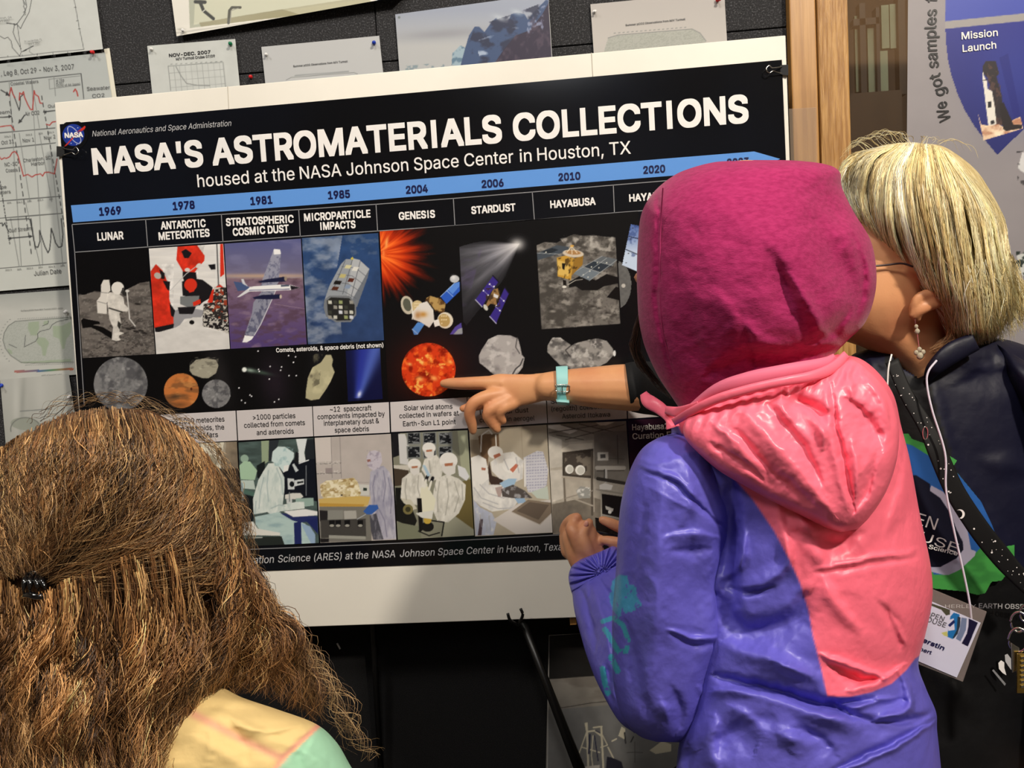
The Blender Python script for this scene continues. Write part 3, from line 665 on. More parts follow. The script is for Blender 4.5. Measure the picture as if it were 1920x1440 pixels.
    p.P((26, 22, 22), [(1218, 425), (1240, 432), (1242, 475), (1220, 478)]); p.E((225, 222, 215), 1228, 472, 14, 8); p.L((205, 200, 190), 3, [(1250, 460), (1300, 430), (1345, 425)])
    for x, y, r in ((1145, 618, 18), (1300, 698, 26), (1410, 600, 14), (1450, 612, 18), (1500, 640, 12)): p.G((46, 43, 42), x, y, r, r*.6, 0, .9); p.G((180, 176, 170), x+6, y+9, r, r*.4, 0, .6)
    # grey sphere and panel of the next column
    ms = inpoly(p.x, p.y, disc_pts(1560, 460, 98, 155)) & (p.x > 1575+(p.y-300)*.045)
    p.put(ms.astype(float), (112, 112, 112)); p.put(ms*fbm(p.x*.05, p.y*.05, 3), (70, 70, 70), .6); p.E((190, 186, 180), 1608, 465, 13)
    bl = [(1655, 70), (1760, 90), (1760, 400), (1600, 332)]
    p.grad((84, 108, 170), (196, 212, 236), 80, 260, bl); p.L((24, 28, 50), 5, [(1642, 148), (1760, 178)]); p.L((24, 28, 50), 5, [(1622, 232), (1760, 290)]); p.T((40, 60, 120), .03, .03, .6, .7, 4, bl, .5)
    for x, y in ((1668, 95), (1655, 165), (1640, 258), (1625, 318)): p.E((50, 50, 60), x, y, 5, 3)
    # sun
    p.G((120, 26, 10), 355, 1005, 205, 200, 0, .55); p.E((216, 62, 26), 355, 1005, 173, 172); m = disc_pts(355, 1005, 172)
    p.T((120, 20, 8), .025, .025, .5, .7, 5, m, .8); p.T((250, 120, 44), .03, .03, .56, .72, 8, m, .8); p.T((255, 190, 90), .035, .035, .64, .78, 11, m, .9)
    for x, y, r in ((300, 1065, 24), (235, 970, 14), (495, 955, 14), (390, 1060, 22), (310, 955, 16), (440, 990, 12)): p.G((255, 196, 110), x, y, r, r*.7, 20, .8)
    # round asteroid
    a = [(700, 870), (740, 810), (800, 782), (880, 785), (930, 805), (945, 860), (955, 910), (972, 930), (960, 990), (930, 1030), (880, 1045), (780, 1040), (720, 990), (682, 960), (678, 915)]
    p.P((172, 168, 168), a); p.T((118, 115, 116), .015, .02, .45, .7, 3, a, .8); p.T((206, 203, 202), .03, .03, .55, .75, 6, a, .7); p.L((70, 68, 70), 7, [(925, 800), (915, 860), (940, 900)], .8); p.L((60, 58, 60), 8, [(962, 935), (945, 975), (915, 1000), (895, 1035)], .9)
    a = [(1120, 850), (1150, 800), (1200, 798), (1245, 830), (1275, 850), (1300, 835), (1380, 815), (1440, 805), (1500, 820), (1540, 870), (1545, 910), (1500, 960), (1440, 990), (1340, 1000), (1290, 1010), (1200, 975), (1155, 930), (1118, 890)]
    p.P((150, 147, 144), a); p.T((84, 82, 82), .02, .025, .45, .65, 3, a, .85); p.T((196, 193, 190), .035, .035, .55, .72, 6, a, .8); p.L((50, 48, 50), 8, [(1270, 850), (1235, 880), (1265, 920)], .7); p.G((40, 40, 42), 1230, 920, 40, 18, 40, .6); p.E((225, 225, 225), 1550, 900, 9, 19)
pic('p', [(712, 434), (1196, 396), (1215, 726), (728, 752)], CB, d6, 1.2, label='printed scenes of a sun, space probes and asteroids on black')

# --- laboratory pictures
def d7(p):
    p.c[:] = (150, 142, 128); p.P((214, 208, 190), [(355, 825), (421, 820), (412, 890), (370, 880)]); p.T((120, 110, 90), .1, .1, .55, .65, 3, [(355, 825), (421, 820), (412, 890), (370, 880)], .7)
    p.P((40, 38, 34), [(408, 840), (416, 840), (415, 852), (407, 852)]); p.P((130, 118, 102), [(424, 828), (446, 826), (449, 880), (420, 885)]); p.P((60, 52, 46), [(300, 885), (452, 878), (455, 1024), (300, 1030)]); p.P((205, 200, 190), [(440, 965), (456, 963), (456, 990), (440, 992)]); p.N(.2, .08, .08, 4)
pic('p', [(300, 835), (444, 828), (454, 1025), (312, 1033)], (0, 0, 1), d7, 1.8, label='printed photo of a laboratory bench behind the brown hair')
def d8(p):
    p.c[:] = (74, 90, 88); p.N(.25, .01, .03, 3); p.P((150, 166, 138), [(268, 385), (340, 385), (335, 560), (275, 600)]); p.P((44, 50, 56), [(335, 380), (420, 378), (380, 560), (330, 560)]); p.P((36, 40, 46), [(640, 380), (720, 375), (745, 900), (640, 860)])
    p.P((26, 32, 34), [(230, 600), (300, 560), (300, 720), (235, 700)])
    p.E((150, 176, 160), 128, 540, 34, 34); p.P((168, 200, 172), [(82, 600), (125, 560), (175, 565), (235, 640), (215, 720), (95, 715)]); p.P((190, 206, 200), [(98, 722), (205, 722), (220, 800), (105, 790)]); p.P((80, 110, 100), [(105, 790), (225, 830), (215, 860), (120, 830)]); p.P((150, 170, 178), [(98, 740), (115, 745), (125, 900), (105, 890)])
    p.P((24, 30, 34), [(120, 840), (210, 860), (200, 1080), (120, 1060)]); p.P((20, 24, 34), [(380, 560), (745, 540), (745, 900), (470, 880)])
    p.P((222, 228, 230), [(562, 372), (655, 372), (632, 490), (645, 560), (585, 575), (560, 520), (585, 480)]); p.L((230, 235, 238), 8, [(590, 580), (668, 552)]); p.P((28, 30, 34), [(560, 480), (585, 490), (585, 590), (545, 560)]); p.P((200, 208, 212), [(530, 590), (545, 580), (585, 640), (560, 655)])
    p.P((206, 212, 214), [(490, 705), (545, 710), (550, 800), (495, 800)]); p.E((24, 28, 32), 528, 755, 20, 24); p.P((206, 212, 214), [(548, 722), (630, 712), (630, 755), (548, 775)]); p.P((30, 34, 38), [(572, 735), (625, 728), (625, 742), (572, 752)]); p.L((190, 196, 200), 6, [(648, 600), (648, 850)], .6)
    p.P((214, 214, 208), [(470, 845), (530, 830), (600, 830), (625, 860), (590, 885), (470, 880)]); p.P((150, 176, 168), [(560, 875), (710, 870), (712, 935), (640, 945), (560, 930)]); p.P((200, 206, 206), [(480, 880), (530, 880), (530, 920), (485, 920)]); p.L((120, 128, 130), 7, [(507, 825), (508, 900)])
    gown = [(330, 580), (400, 575), (440, 650), (465, 700), (465, 800), (450, 930), (560, 905), (630, 905), (635, 960), (430, 985), (360, 1020), (320, 990), (270, 1000), (205, 1010), (200, 880), (245, 720), (290, 640)]
    p.P((214, 224, 220), gown); p.T((172, 192, 190), .04, .014, .45, .75, 4, gown, .5); p.T((236, 240, 236), .04, .014, .5, .8, 7, gown, .6)
    p.FL((150, 172, 176), 9, .55, [(330, 640), (318, 760), (330, 900)], [(400, 620), (440, 720), (452, 840)], [(350, 960), (420, 930), (470, 940)], [(290, 700), (262, 820), (250, 960)], [(225, 900), (215, 1000)])
    p.P((206, 224, 224), [(355, 560), (365, 480), (410, 438), (470, 440), (545, 490), (545, 530), (505, 600), (495, 635), (455, 655), (430, 620), (400, 590)]); p.T((150, 186, 190), .03, .03, .5, .7, 5, [(355, 440), (545, 440), (500, 620), (380, 600)], .7); p.P((232, 234, 232), [(460, 600), (505, 590), (495, 640), (455, 657)])
    leg = [(215, 1030), (420, 990), (520, 1040), (640, 1090), (700, 1150), (725, 1255), (470, 1275), (430, 1190), (260, 1150), (220, 1090)]
    p.P((182, 206, 204), leg); p.T((130, 160, 170), .01, .03, .4, .8, 6, leg, .6); p.P((40, 48, 100), [(430, 1000), (745, 1025), (745, 1060), (600, 1080), (530, 1060)]); p.P((34, 42, 96), [(545, 1080), (605, 1070), (610, 1265), (550, 1270)]); p.P((34, 42, 96), [(640, 1060), (745, 1040), (750, 1180), (690, 1110)])
    p.P((150, 176, 206), [(605, 1085), (680, 1110), (725, 1180), (725, 1255), (690, 1258), (620, 1120)]); p.P((232, 232, 232), [(455, 985), (640, 965), (745, 985), (745, 1018), (540, 1032)])
    p.P((222, 222, 216), [(115, 1075), (200, 1070), (240, 1130), (430, 1165), (425, 1190), (118, 1185)]); p.P((40, 46, 44), [(110, 1215), (300, 1200), (440, 1195), (470, 1275), (110, 1285)]); p.L((170, 176, 172), 9, [(160, 1210), (275, 1205)])
pic('p', [(447, 829.5), (588, 821), (598, 1018), (455.5, 1024.5)], CC, d8, label='printed photo of a gowned worker at a microscope')
def d9(p):
    p.c[:] = (186, 178, 174); p.N(.04, .01, .01, 3); p.P((208, 200, 196), [(720, 355), (855, 350), (870, 560), (735, 570)]); p.L((140, 134, 132), 4, [(858, 360), (868, 700)]); p.L((140, 134, 132), 4, [(932, 355), (945, 700)]); p.L((160, 154, 150), 3, [(940, 735), (1180, 742)])
    for y in (585, 668): p.L((120, 116, 114), 7, [(735, y), (940, y-8)]); p.T((210, 205, 200), .08, .2, .5, .6, y, [(735, y-22), (935, y-30), (935, y), (735, y+5)], .8)
    p.P((150, 140, 140), [(810, 620), (870, 618), (870, 660), (812, 662)])
    p.P((205, 205, 200), [(1090, 755), (1180, 760), (1180, 850), (1095, 850)]); p.P((50, 60, 54), [(1130, 785), (1162, 788), (1160, 812), (1128, 810)])
    foil = [(765, 760), (820, 725), (940, 715), (1050, 700), (1085, 740), (1110, 830), (1095, 880), (1000, 900), (900, 910), (820, 900), (775, 850)]
    p.P((206, 190, 146), foil); p.T((160, 132, 84), .03, .04, .5, .64, 4, foil, .85); p.T((240, 232, 206), .03, .04, .52, .68, 9, foil, .9); p.E((50, 40, 36), 948, 848, 9, 6)
    p.P((206, 176, 104), [(752, 880), (850, 870), (1110, 855), (1190, 862), (1170, 930), (1130, 950), (770, 945)]); p.P((190, 150, 70), [(758, 915), (1140, 925), (1130, 950), (760, 945)])
    p.P((120, 118, 112), [(760, 945), (1200, 945), (1200, 1240), (765, 1245)]); p.P((40, 38, 40), [(760, 975), (830, 980), (830, 1060), (765, 1070)]); p.P((138, 138, 132), [(830, 975), (960, 975), (960, 1050), (830, 1060)]); p.P((172, 170, 164), [(965, 980), (1070, 978), (1075, 1050), (970, 1055)]); p.P((70, 68, 66), [(770, 1060), (1150, 1045), (1155, 1200), (775, 1210)]); p.P((158, 158, 150), [(840, 1185), (1150, 1195), (1150, 1222), (840, 1212)]); p.P((34, 32, 34), [(765, 1215), (840, 1215), (840, 1245), (770, 1250)])
    for x in (865, 918, 995, 1105): p.P((24, 24, 26), [(x-24, 1060), (x+24, 1058), (x+24, 1115), (x-22, 1118)]); p.E((160, 158, 150), x, 1105, 20, 11)
    g = [(1190, 650), (1240, 610), (1300, 600), (1350, 650), (1385, 780), (1405, 1000), (1408, 1215), (1300, 1222), (1210, 1130), (1190, 1020), (1200, 900), (1180, 780)]
    p.P((176, 174, 190), g); p.T((128, 128, 152), .04, .012, .42, .75, 5, g, .55); p.T((206, 204, 212), .04, .012, .5, .8, 8, g, .6); p.FL((116, 114, 138), 8, .6, [(1230, 680), (1210, 780), (1225, 900)], [(1300, 640), (1320, 760), (1300, 900)], [(1340, 700), (1370, 860), (1360, 1000)], [(1260, 960), (1310, 1060), (1330, 1200)]); p.P((76, 76, 86), [(1185, 1020), (1240, 1000), (1300, 1222), (1215, 1225), (1195, 1150)]); p.T((150, 150, 160), .03, .01, .5, .7, 8, [(1185, 1020), (1240, 1000), (1300, 1222), (1215, 1225)], .8)
    p.P((196, 190, 202), [(1158, 520), (1180, 480), (1230, 468), (1280, 490), (1290, 560), (1270, 610), (1220, 640), (1180, 620), (1160, 570)]); p.T((150, 140, 160), .04, .04, .5, .65, 8, [(1158, 470), (1290, 470), (1270, 630), (1160, 600)], .7); p.P((150, 104, 96), [(1160, 548), (1190, 545), (1192, 562), (1166, 570)])
    p.P((56, 96, 172), [(1130, 985), (1180, 930), (1250, 930), (1260, 960), (1200, 1010), (1160, 1010)]); p.L((170, 176, 184), 6, [(1080, 1050), (1150, 1010)])
pic('p', [(590, 821), (732.7, 813.5), (743, 1012), (600.7, 1018)], CC, d9, label='printed photo of a gowned worker beside a foil-wrapped box')
def d10(p):
    p.c[:] = (132, 132, 116); p.P((30, 30, 34), [(50, 255), (105, 255), (115, 400), (60, 420)]); p.P((206, 206, 206), [(95, 262), (140, 262), (170, 350), (160, 470), (105, 460)])
    for i in range(3):
        for j in range(2):
            x = 150+i*105; y = 250+j*92
            p.P((128, 132, 130), [(x, y), (x+95, y-4), (x+98, y+84), (x+4, y+86)]); p.P((30, 32, 36), [(x+10, y+8), (x+86, y+5), (x+88, y+74), (x+12, y+76)]); p.T((150, 154, 158), .05, .09, .55, .66, i*3+j, [(x+10, y+8), (x+86, y+5), (x+88, y+74), (x+12, y+76)], .8)
    p.P((160, 164, 140), [(490, 240), (557, 238), (580, 560), (520, 560)]); p.P((200, 196, 186), [(62, 470), (170, 470), (165, 530), (70, 540)]); p.P((70, 60, 50), [(60, 490), (165, 505), (160, 600), (70, 610)])
    p.P((110, 98, 60), [(440, 600), (590, 560), (600, 940), (400, 950)]); p.P((158, 158, 140), [(400, 860), (460, 800), (600, 900), (600, 945), (390, 960)]); p.P((26, 28, 28), [(75, 620), (130, 620), (220, 840), (200, 890), (80, 840)]); p.P((120, 124, 104), [(90, 850), (240, 880), (250, 960), (92, 968)])
    def body(pts, s):
        p.P((216, 214, 206), pts); p.T((164, 162, 154), .035, .02, .45, .8, s, pts, .55); p.T((240, 238, 232), .05, .03, .5, .8, s+3, pts, .6)
    def hd(x, y, w, h):
        p.E((228, 226, 222), x, y, w, h); p.P((216, 214, 210), [(x-w*.8, y+h*.4), (x+w*.8, y+h*.4), (x+w*.75, y+h*1.5), (x, y+h*1.9), (x-w*.6, y+h*1.4)]); p.P((172, 112, 84), [(x-w*.45, y+h*.35), (x+w*.5, y+h*.25), (x+w*.45, y+h*.6), (x-w*.4, y+h*.68)]); p.L((236, 234, 230), 3, [(x-w*.9, y+h*.1), (x+w*.9, y)])
    body([(270, 430), (350, 400), (400, 470), (380, 560), (300, 580), (250, 500)], 3); hd(300, 356, 44, 38)
    body([(120, 560), (170, 520), (250, 520), (290, 600), (280, 700), (250, 740), (180, 730), (110, 690)], 5); hd(203, 465, 44, 38); p.P((200, 196, 180), [(110, 690), (180, 700), (220, 760), (190, 770), (130, 720)])
    body([(350, 560), (420, 530), (500, 560), (545, 600), (540, 700), (500, 790), (430, 850), (360, 850), (320, 760), (330, 640)], 8); hd(430, 440, 60, 55); p.P((214, 216, 220), [(490, 470), (540, 490), (570, 545), (550, 575), (500, 540)])
    p.FL((150, 148, 140), 7, .6, [(150, 560), (140, 640), (150, 700)], [(230, 540), (225, 620), (240, 680)], [(370, 580), (355, 680), (360, 780)], [(470, 580), (500, 680), (470, 780)], [(420, 560), (430, 680), (410, 800)], [(300, 440), (310, 520)], [(520, 600), (525, 700)], [(345, 640), (330, 560)])
    p.P((224, 222, 200), [(245, 620), (290, 610), (345, 700), (330, 780), (250, 790), (240, 700)]); p.L((30, 30, 34), 20, [(290, 545), (280, 570)]); p.L((30, 30, 34), 20, [(325, 555), (315, 580)]); p.L((226, 224, 214), 14, [(280, 570), (270, 620)]); p.L((226, 224, 214), 14, [(315, 580), (300, 630)]); p.P((170, 196, 214), [(255, 470), (275, 470), (310, 540), (290, 545)])
    p.P((22, 22, 24), [(220, 690), (250, 690), (262, 900), (235, 920)]); p.E((26, 26, 28), 290, 880, 42, 34); p.E((190, 160, 70), 290, 838, 26, 24); p.L((24, 24, 26), 8, [(320, 840), (400, 850), (385, 940)]); p.L((24, 24, 26), 7, [(230, 910), (300, 940), (370, 920)])
    p.P((214, 214, 208), [(210, 790), (330, 770), (320, 830), (250, 820)]); p.E((120, 112, 72), 160, 765, 34, 34); p.E((60, 58, 40), 160, 765, 18, 18)
pic('p', [(734.6, 813), (876.7, 806.5), (888.8, 1004), (746, 1012)], CD, d10, label='printed photo of three gowned workers with a microscope')
def d11(p):
    p.c[:] = (178, 168, 150); p.N(.05, .01, .01, 4); p.P((150, 136, 116), [(575, 300), (640, 300), (650, 500), (585, 500)]); p.P((112, 88, 66), [(628, 278), (655, 262), (765, 262), (768, 350), (700, 370), (690, 480), (720, 530), (650, 430)]); p.L((226, 222, 214), 8, [(645, 380), (650, 270), (700, 235), (720, 262)]); p.L((226, 222, 214), 8, [(745, 270), (748, 345)]); p.L((158, 148, 132), 3, [(915, 230), (925, 420)])
    p.P((66, 50, 44), [(700, 440), (720, 540), (790, 560), (800, 640), (740, 640), (690, 560)])
    def body(pts, s, c=(224, 222, 218)):
        p.P(c, pts); p.T((176, 176, 180), .035, .02, .45, .8, s, pts, .5); p.T((240, 238, 234), .05, .03, .5, .8, s+3, pts, .6)
    body([(710, 450), (790, 390), (860, 380), (930, 440), (925, 560), (860, 590), (770, 560), (720, 510)], 3)
    p.E((230, 228, 224), 742, 385, 50, 42); p.P((216, 212, 206), [(730, 400), (800, 400), (800, 450), (760, 462)]); p.P((170, 106, 84), [(728, 405), (770, 388), (780, 405), (738, 428)])
    p.E((234, 232, 228), 845, 475, 58, 48, 20); p.P((196, 116, 92), [(838, 500), (880, 460), (898, 470), (860, 520)]); p.P((226, 222, 218), [(860, 520), (910, 480), (905, 560), (870, 560)])
    body([(582, 460), (660, 470), (700, 560), (700, 600), (780, 600), (900, 700), (860, 760), (720, 780), (640, 740), (596, 700)], 6); p.P((230, 228, 224), [(580, 420), (630, 402), (680, 430), (690, 480), (700, 560), (650, 600), (590, 560)]); p.P((170, 110, 90), [(650, 485), (680, 490), (675, 505), (650, 502)])
    body([(596, 700), (640, 750), (720, 790), (750, 850), (730, 935), (610, 940)], 9, (184, 190, 210)); p.P((80, 64, 70), [(640, 830), (660, 830), (650, 938), (625, 938)])
    p.FL((164, 164, 170), 7, .6, [(600, 620), (650, 690), (760, 730)], [(640, 600), (700, 660), (800, 690)], [(800, 430), (830, 500)], [(880, 420), (900, 520)], [(660, 720), (760, 760), (860, 755)], [(640, 800), (650, 880)], [(700, 810), (710, 900)])
    p.P((160, 190, 216), [(770, 590), (830, 560), (885, 560), (870, 600), (800, 625)]); p.P((148, 176, 206), [(870, 690), (930, 680), (950, 720), (900, 735)]); p.P((84, 78, 76), [(780, 630), (860, 600), (940, 640), (990, 690), (860, 690), (790, 680)]); p.T((176, 176, 180), .04, .04, .5, .66, 5, [(780, 630), (860, 600), (940, 640), (990, 690), (860, 690)], .8)
    pan = [(930, 420), (1020, 375), (1060, 380), (1095, 500), (1085, 600), (1040, 660), (960, 650), (935, 560)]
    p.P((206, 206, 214), pan)
    st = (np.sin((p.y+p.x*.05)*.32) > .1) & (np.sin(p.x*.35) > -.6) & inpoly(p.x, p.y, pan); p.put(st.astype(float), (150, 150, 176), .6); p.L((230, 228, 226), 10, [(938, 430), (940, 610)]); p.P((190, 200, 190), [(980, 650), (1090, 610), (1100, 700), (1020, 690)])
    p.P((206, 200, 196), [(725, 835), (900, 725), (1110, 700), (1125, 918), (880, 930)]); p.P((128, 114, 100), [(850, 780), (960, 700), (1115, 720), (1118, 790), (1040, 868)]); p.P((100, 88, 78), [(885, 775), (970, 715), (1100, 735), (1030, 835)]); p.L((186, 178, 168), 4, [(850, 782), (1038, 866), (1118, 790)])
    p.P((128, 90, 84), [(740, 620), (790, 610), (780, 680), (760, 680)], .5)
pic('p', [(879.5, 805), (1025, 796.5), (1036, 998.8), (890.7, 1005.8)], CD, d11, label='printed photo of gowned workers opening a tray')
def d12(p):
    p.c[:] = (176, 168, 156); p.P((154, 148, 138), [(1090, 195), (1620, 170), (1625, 250), (1400, 300), (1210, 320), (1095, 270)])
    p.P((240, 238, 232), [(1095, 205), (1170, 200), (1290, 240), (1240, 262), (1095, 222)]); p.P((238, 236, 230), [(1410, 185), (1540, 182), (1480, 205), (1440, 205)])
    for a, b in (((1180, 200), (1400, 260)), ((1100, 255), (1420, 205)), ((1300, 195), (1620, 270)), ((1210, 300), (1600, 200)), ((1150, 270), (1330, 300))): p.L((90, 84, 78), 5, [a, b])
    p.P((196, 190, 180), [(1095, 270), (1185, 300), (1195, 690), (1120, 720)]); p.P((176, 168, 156), [(1110, 490), (1190, 480), (1195, 500), (1110, 505)]); p.P((130, 124, 116), [(1400, 250), (1620, 240), (1640, 600), (1400, 560)]); p.N(.1, .02, .02, 5); p.L((90, 86, 80), 5, [(1555, 270), (1560, 460)]); p.L((100, 96, 88), 4, [(1420, 420), (1600, 430)])
    p.P((122, 114, 104), [(1120, 730), (1380, 680), (1640, 760), (1650, 920), (1125, 925)]); p.N(.15, .03, .02, 8, [(1120, 700), (1660, 700), (1660, 930), (1120, 930)])
    p.P((206, 198, 184), [(1178, 365), (1240, 330), (1390, 322), (1385, 365), (1185, 382)]); p.P((66, 60, 54), [(1190, 385), (1395, 360), (1405, 560), (1190, 540)]); p.P((112, 104, 94), [(1205, 400), (1380, 385), (1380, 540), (1205, 530)]); p.T((60, 54, 50), .03, .03, .5, .6, 5, [(1205, 400), (1380, 385), (1380, 540), (1205, 530)], .8); p.E((232, 230, 224), 1236, 497, 28, 30); p.E((232, 230, 224), 1308, 503, 33, 33); p.E((200, 198, 190), 1312, 505, 24, 25); p.E((200, 198, 190), 1240, 498, 20, 22)
    p.L((170, 160, 146), 9, [(1190, 552), (1400, 572)]); p.L((110, 102, 92), 11, [(1200, 560), (1208, 715)]); p.L((90, 82, 74), 14, [(1385, 380), (1388, 800)]); p.L((176, 168, 156), 5, [(1398, 380), (1400, 780)]); p.L((170, 162, 150), 9, [(1255, 690), (1390, 740)]); p.L((150, 142, 132), 7, [(1210, 690), (1390, 640)]); p.P((150, 150, 146), [(1280, 640), (1310, 610), (1375, 620), (1375, 690), (1300, 690)]); p.T((220, 218, 214), .04, .06, .5, .66, 6, [(1280, 640), (1310, 610), (1375, 620), (1375, 690), (1300, 690)], .9)
    p.P((222, 218, 208), [(1422, 385), (1495, 382), (1497, 438), (1424, 440)]); p.P((90, 90, 88), [(1442, 398), (1476, 396), (1477, 422), (1443, 424)]); p.L((196, 190, 180), 26, [(1420, 488), (1600, 488)]); p.L((90, 84, 78), 6, [(1420, 508), (1600, 506)])
    p.L((206, 202, 196), 18, [(1478, 500), (1480, 580)]); p.L((60, 56, 52), 6, [(1470, 500), (1470, 560)]); p.P((230, 228, 222), [(1435, 605), (1470, 590), (1525, 605), (1515, 635), (1440, 632)]); p.L((60, 56, 52), 22, [(1425, 560), (1600, 590)]); p.P((236, 232, 226), [(1435, 603), (1470, 590), (1526, 604), (1514, 634), (1440, 632)]); p.L((150, 144, 134), 9, [(1415, 632), (1640, 668)]); p.P((32, 28, 28), [(1450, 660), (1660, 690), (1660, 850), (1455, 800)]); p.L((170, 164, 154), 7, [(1448, 640), (1450, 820)]); p.P((206, 202, 196), [(1475, 740), (1530, 760), (1525, 780), (1480, 765)]); p.E((232, 230, 226), 1506, 782, 12); p.L((150, 146, 140), 9, [(1455, 800), (1570, 825)])
pic('p', [(1026.6, 796.2), (1174, 789.2), (1187, 993), (1037, 1001.6)], CD, d12, label='printed photo of a glove box in a laboratory')
def d13(p): p.c[:] = (44, 20, 34); p.N(.25, .01, .02, 4)
pic('p', [(1176.5, 788), (1330, 779), (1342, 985), (1189, 993)], CD, d13, 4, label='printed dark maroon panel')
# ------------------------------------------------------------------ papers pinned on the wall
PAP = (196, 200, 198)
def paper(name, quad, Y, draw, label, cat='paper', group=None, frame=(0, 0, 1), step=1.3, base=PAP, curl=None, m=None):
    p = Pic(quad, Y, frame, step, base, curl)
    if draw: draw(p)
    o = p.build(name, m or M['paper'])
    tag(o, label, cat, group); return o
def letters(o, items, m, Y, bold=0.0):
    l = Lettering()
    for it in items: l.add(it[0], it[1], it[2], it[3], Y, bold)
    return l.build('printed_lettering', m, o)
ink = (60, 62, 64); lt = (128, 132, 132)
G2 = (0, 0, 4.8)     # frame of the upper-left crop
def q1(p):
    p.L(ink, 4, [(225, -40), (240, 60), (215, 130), (160, 205), (130, 230), (118, 290), (140, 350), (190, 440)]); p.L(ink, 4, [(290, -30), (262, 110), (205, 215), (185, 258), (150, 215)]); p.L(ink, 3, [(155, 215), (190, 470), (178, 505)]); p.L(ink, 4, [(-10, 320), (40, 348), (70, 335), (100, 370), (112, 430), (178, 505)])
    for i in range(12): p.L(ink, 3, [(200+(i*37) % 34, -20+i*13), (236-(i*23) % 30, -6+i*13)])
    p.L(ink, 3, [(655, -40), (670, 10), (715, 260), (755, 445), (480, 470), (180, 505), (-20, 522)])
    for x, y in ((685, 65), (706, 185), (722, 258)): p.L(ink, 3, [(x-18, y+3), (x, y)])
    for x in (80, 210, 345, 485, 620): p.L(ink, 3, [(x-10, 505-x*.06), (x-8, 520-x*.06)])
    p.L(ink, 6, [(60, 208), (150, 220)]); p.L(ink, 6, [(298, 415), (200, 465)]); p.P(ink, [(200, 466), (235, 440), (240, 455)]); p.P(ink, [(150, 220), (122, 210), (122, 226)]); p.L(lt, 4, [(270, 430), (265, 465), (285, 480), (310, 495)]); p.N(.02, .01, .01, 2)
def cv(a): return lambda u, v: -a*(u**2*v**2)
A_ = paper('map_sheet', [(-40, -30), (177, -30), (193, 92), (-40, 118)], YW-0.007, q1, 'printed coastline map sheet in the top left corner with red pin', frame=G2, curl=cv(0.004))
letters(A_, [("Savannah, GA", (-12, 37), (22, 34), 3.5), ("Nov 1, 2007", (-6, 42), (18, 40), 3.5), ("Ft Lauderdale, FL", (46, 80), (79, 75.5), 3.5), ("Nov 3, 2007", (54, 85), (75, 81.5), 3.5), ("-80", (12, 118), (19, 117.4), 4), ("-80", (40, 114), (47, 113.4), 4), ("-75", (68, 111), (75, 110.4), 4), ("-70", (97, 107), (104, 106.4), 4), ("-65", (126, 104), (133, 103.4), 4), ("-60", (155, 101), (162, 100.4), 4)], M['ink_dim'], YW-0.0075-0.0035)
red = (168, 62, 58)
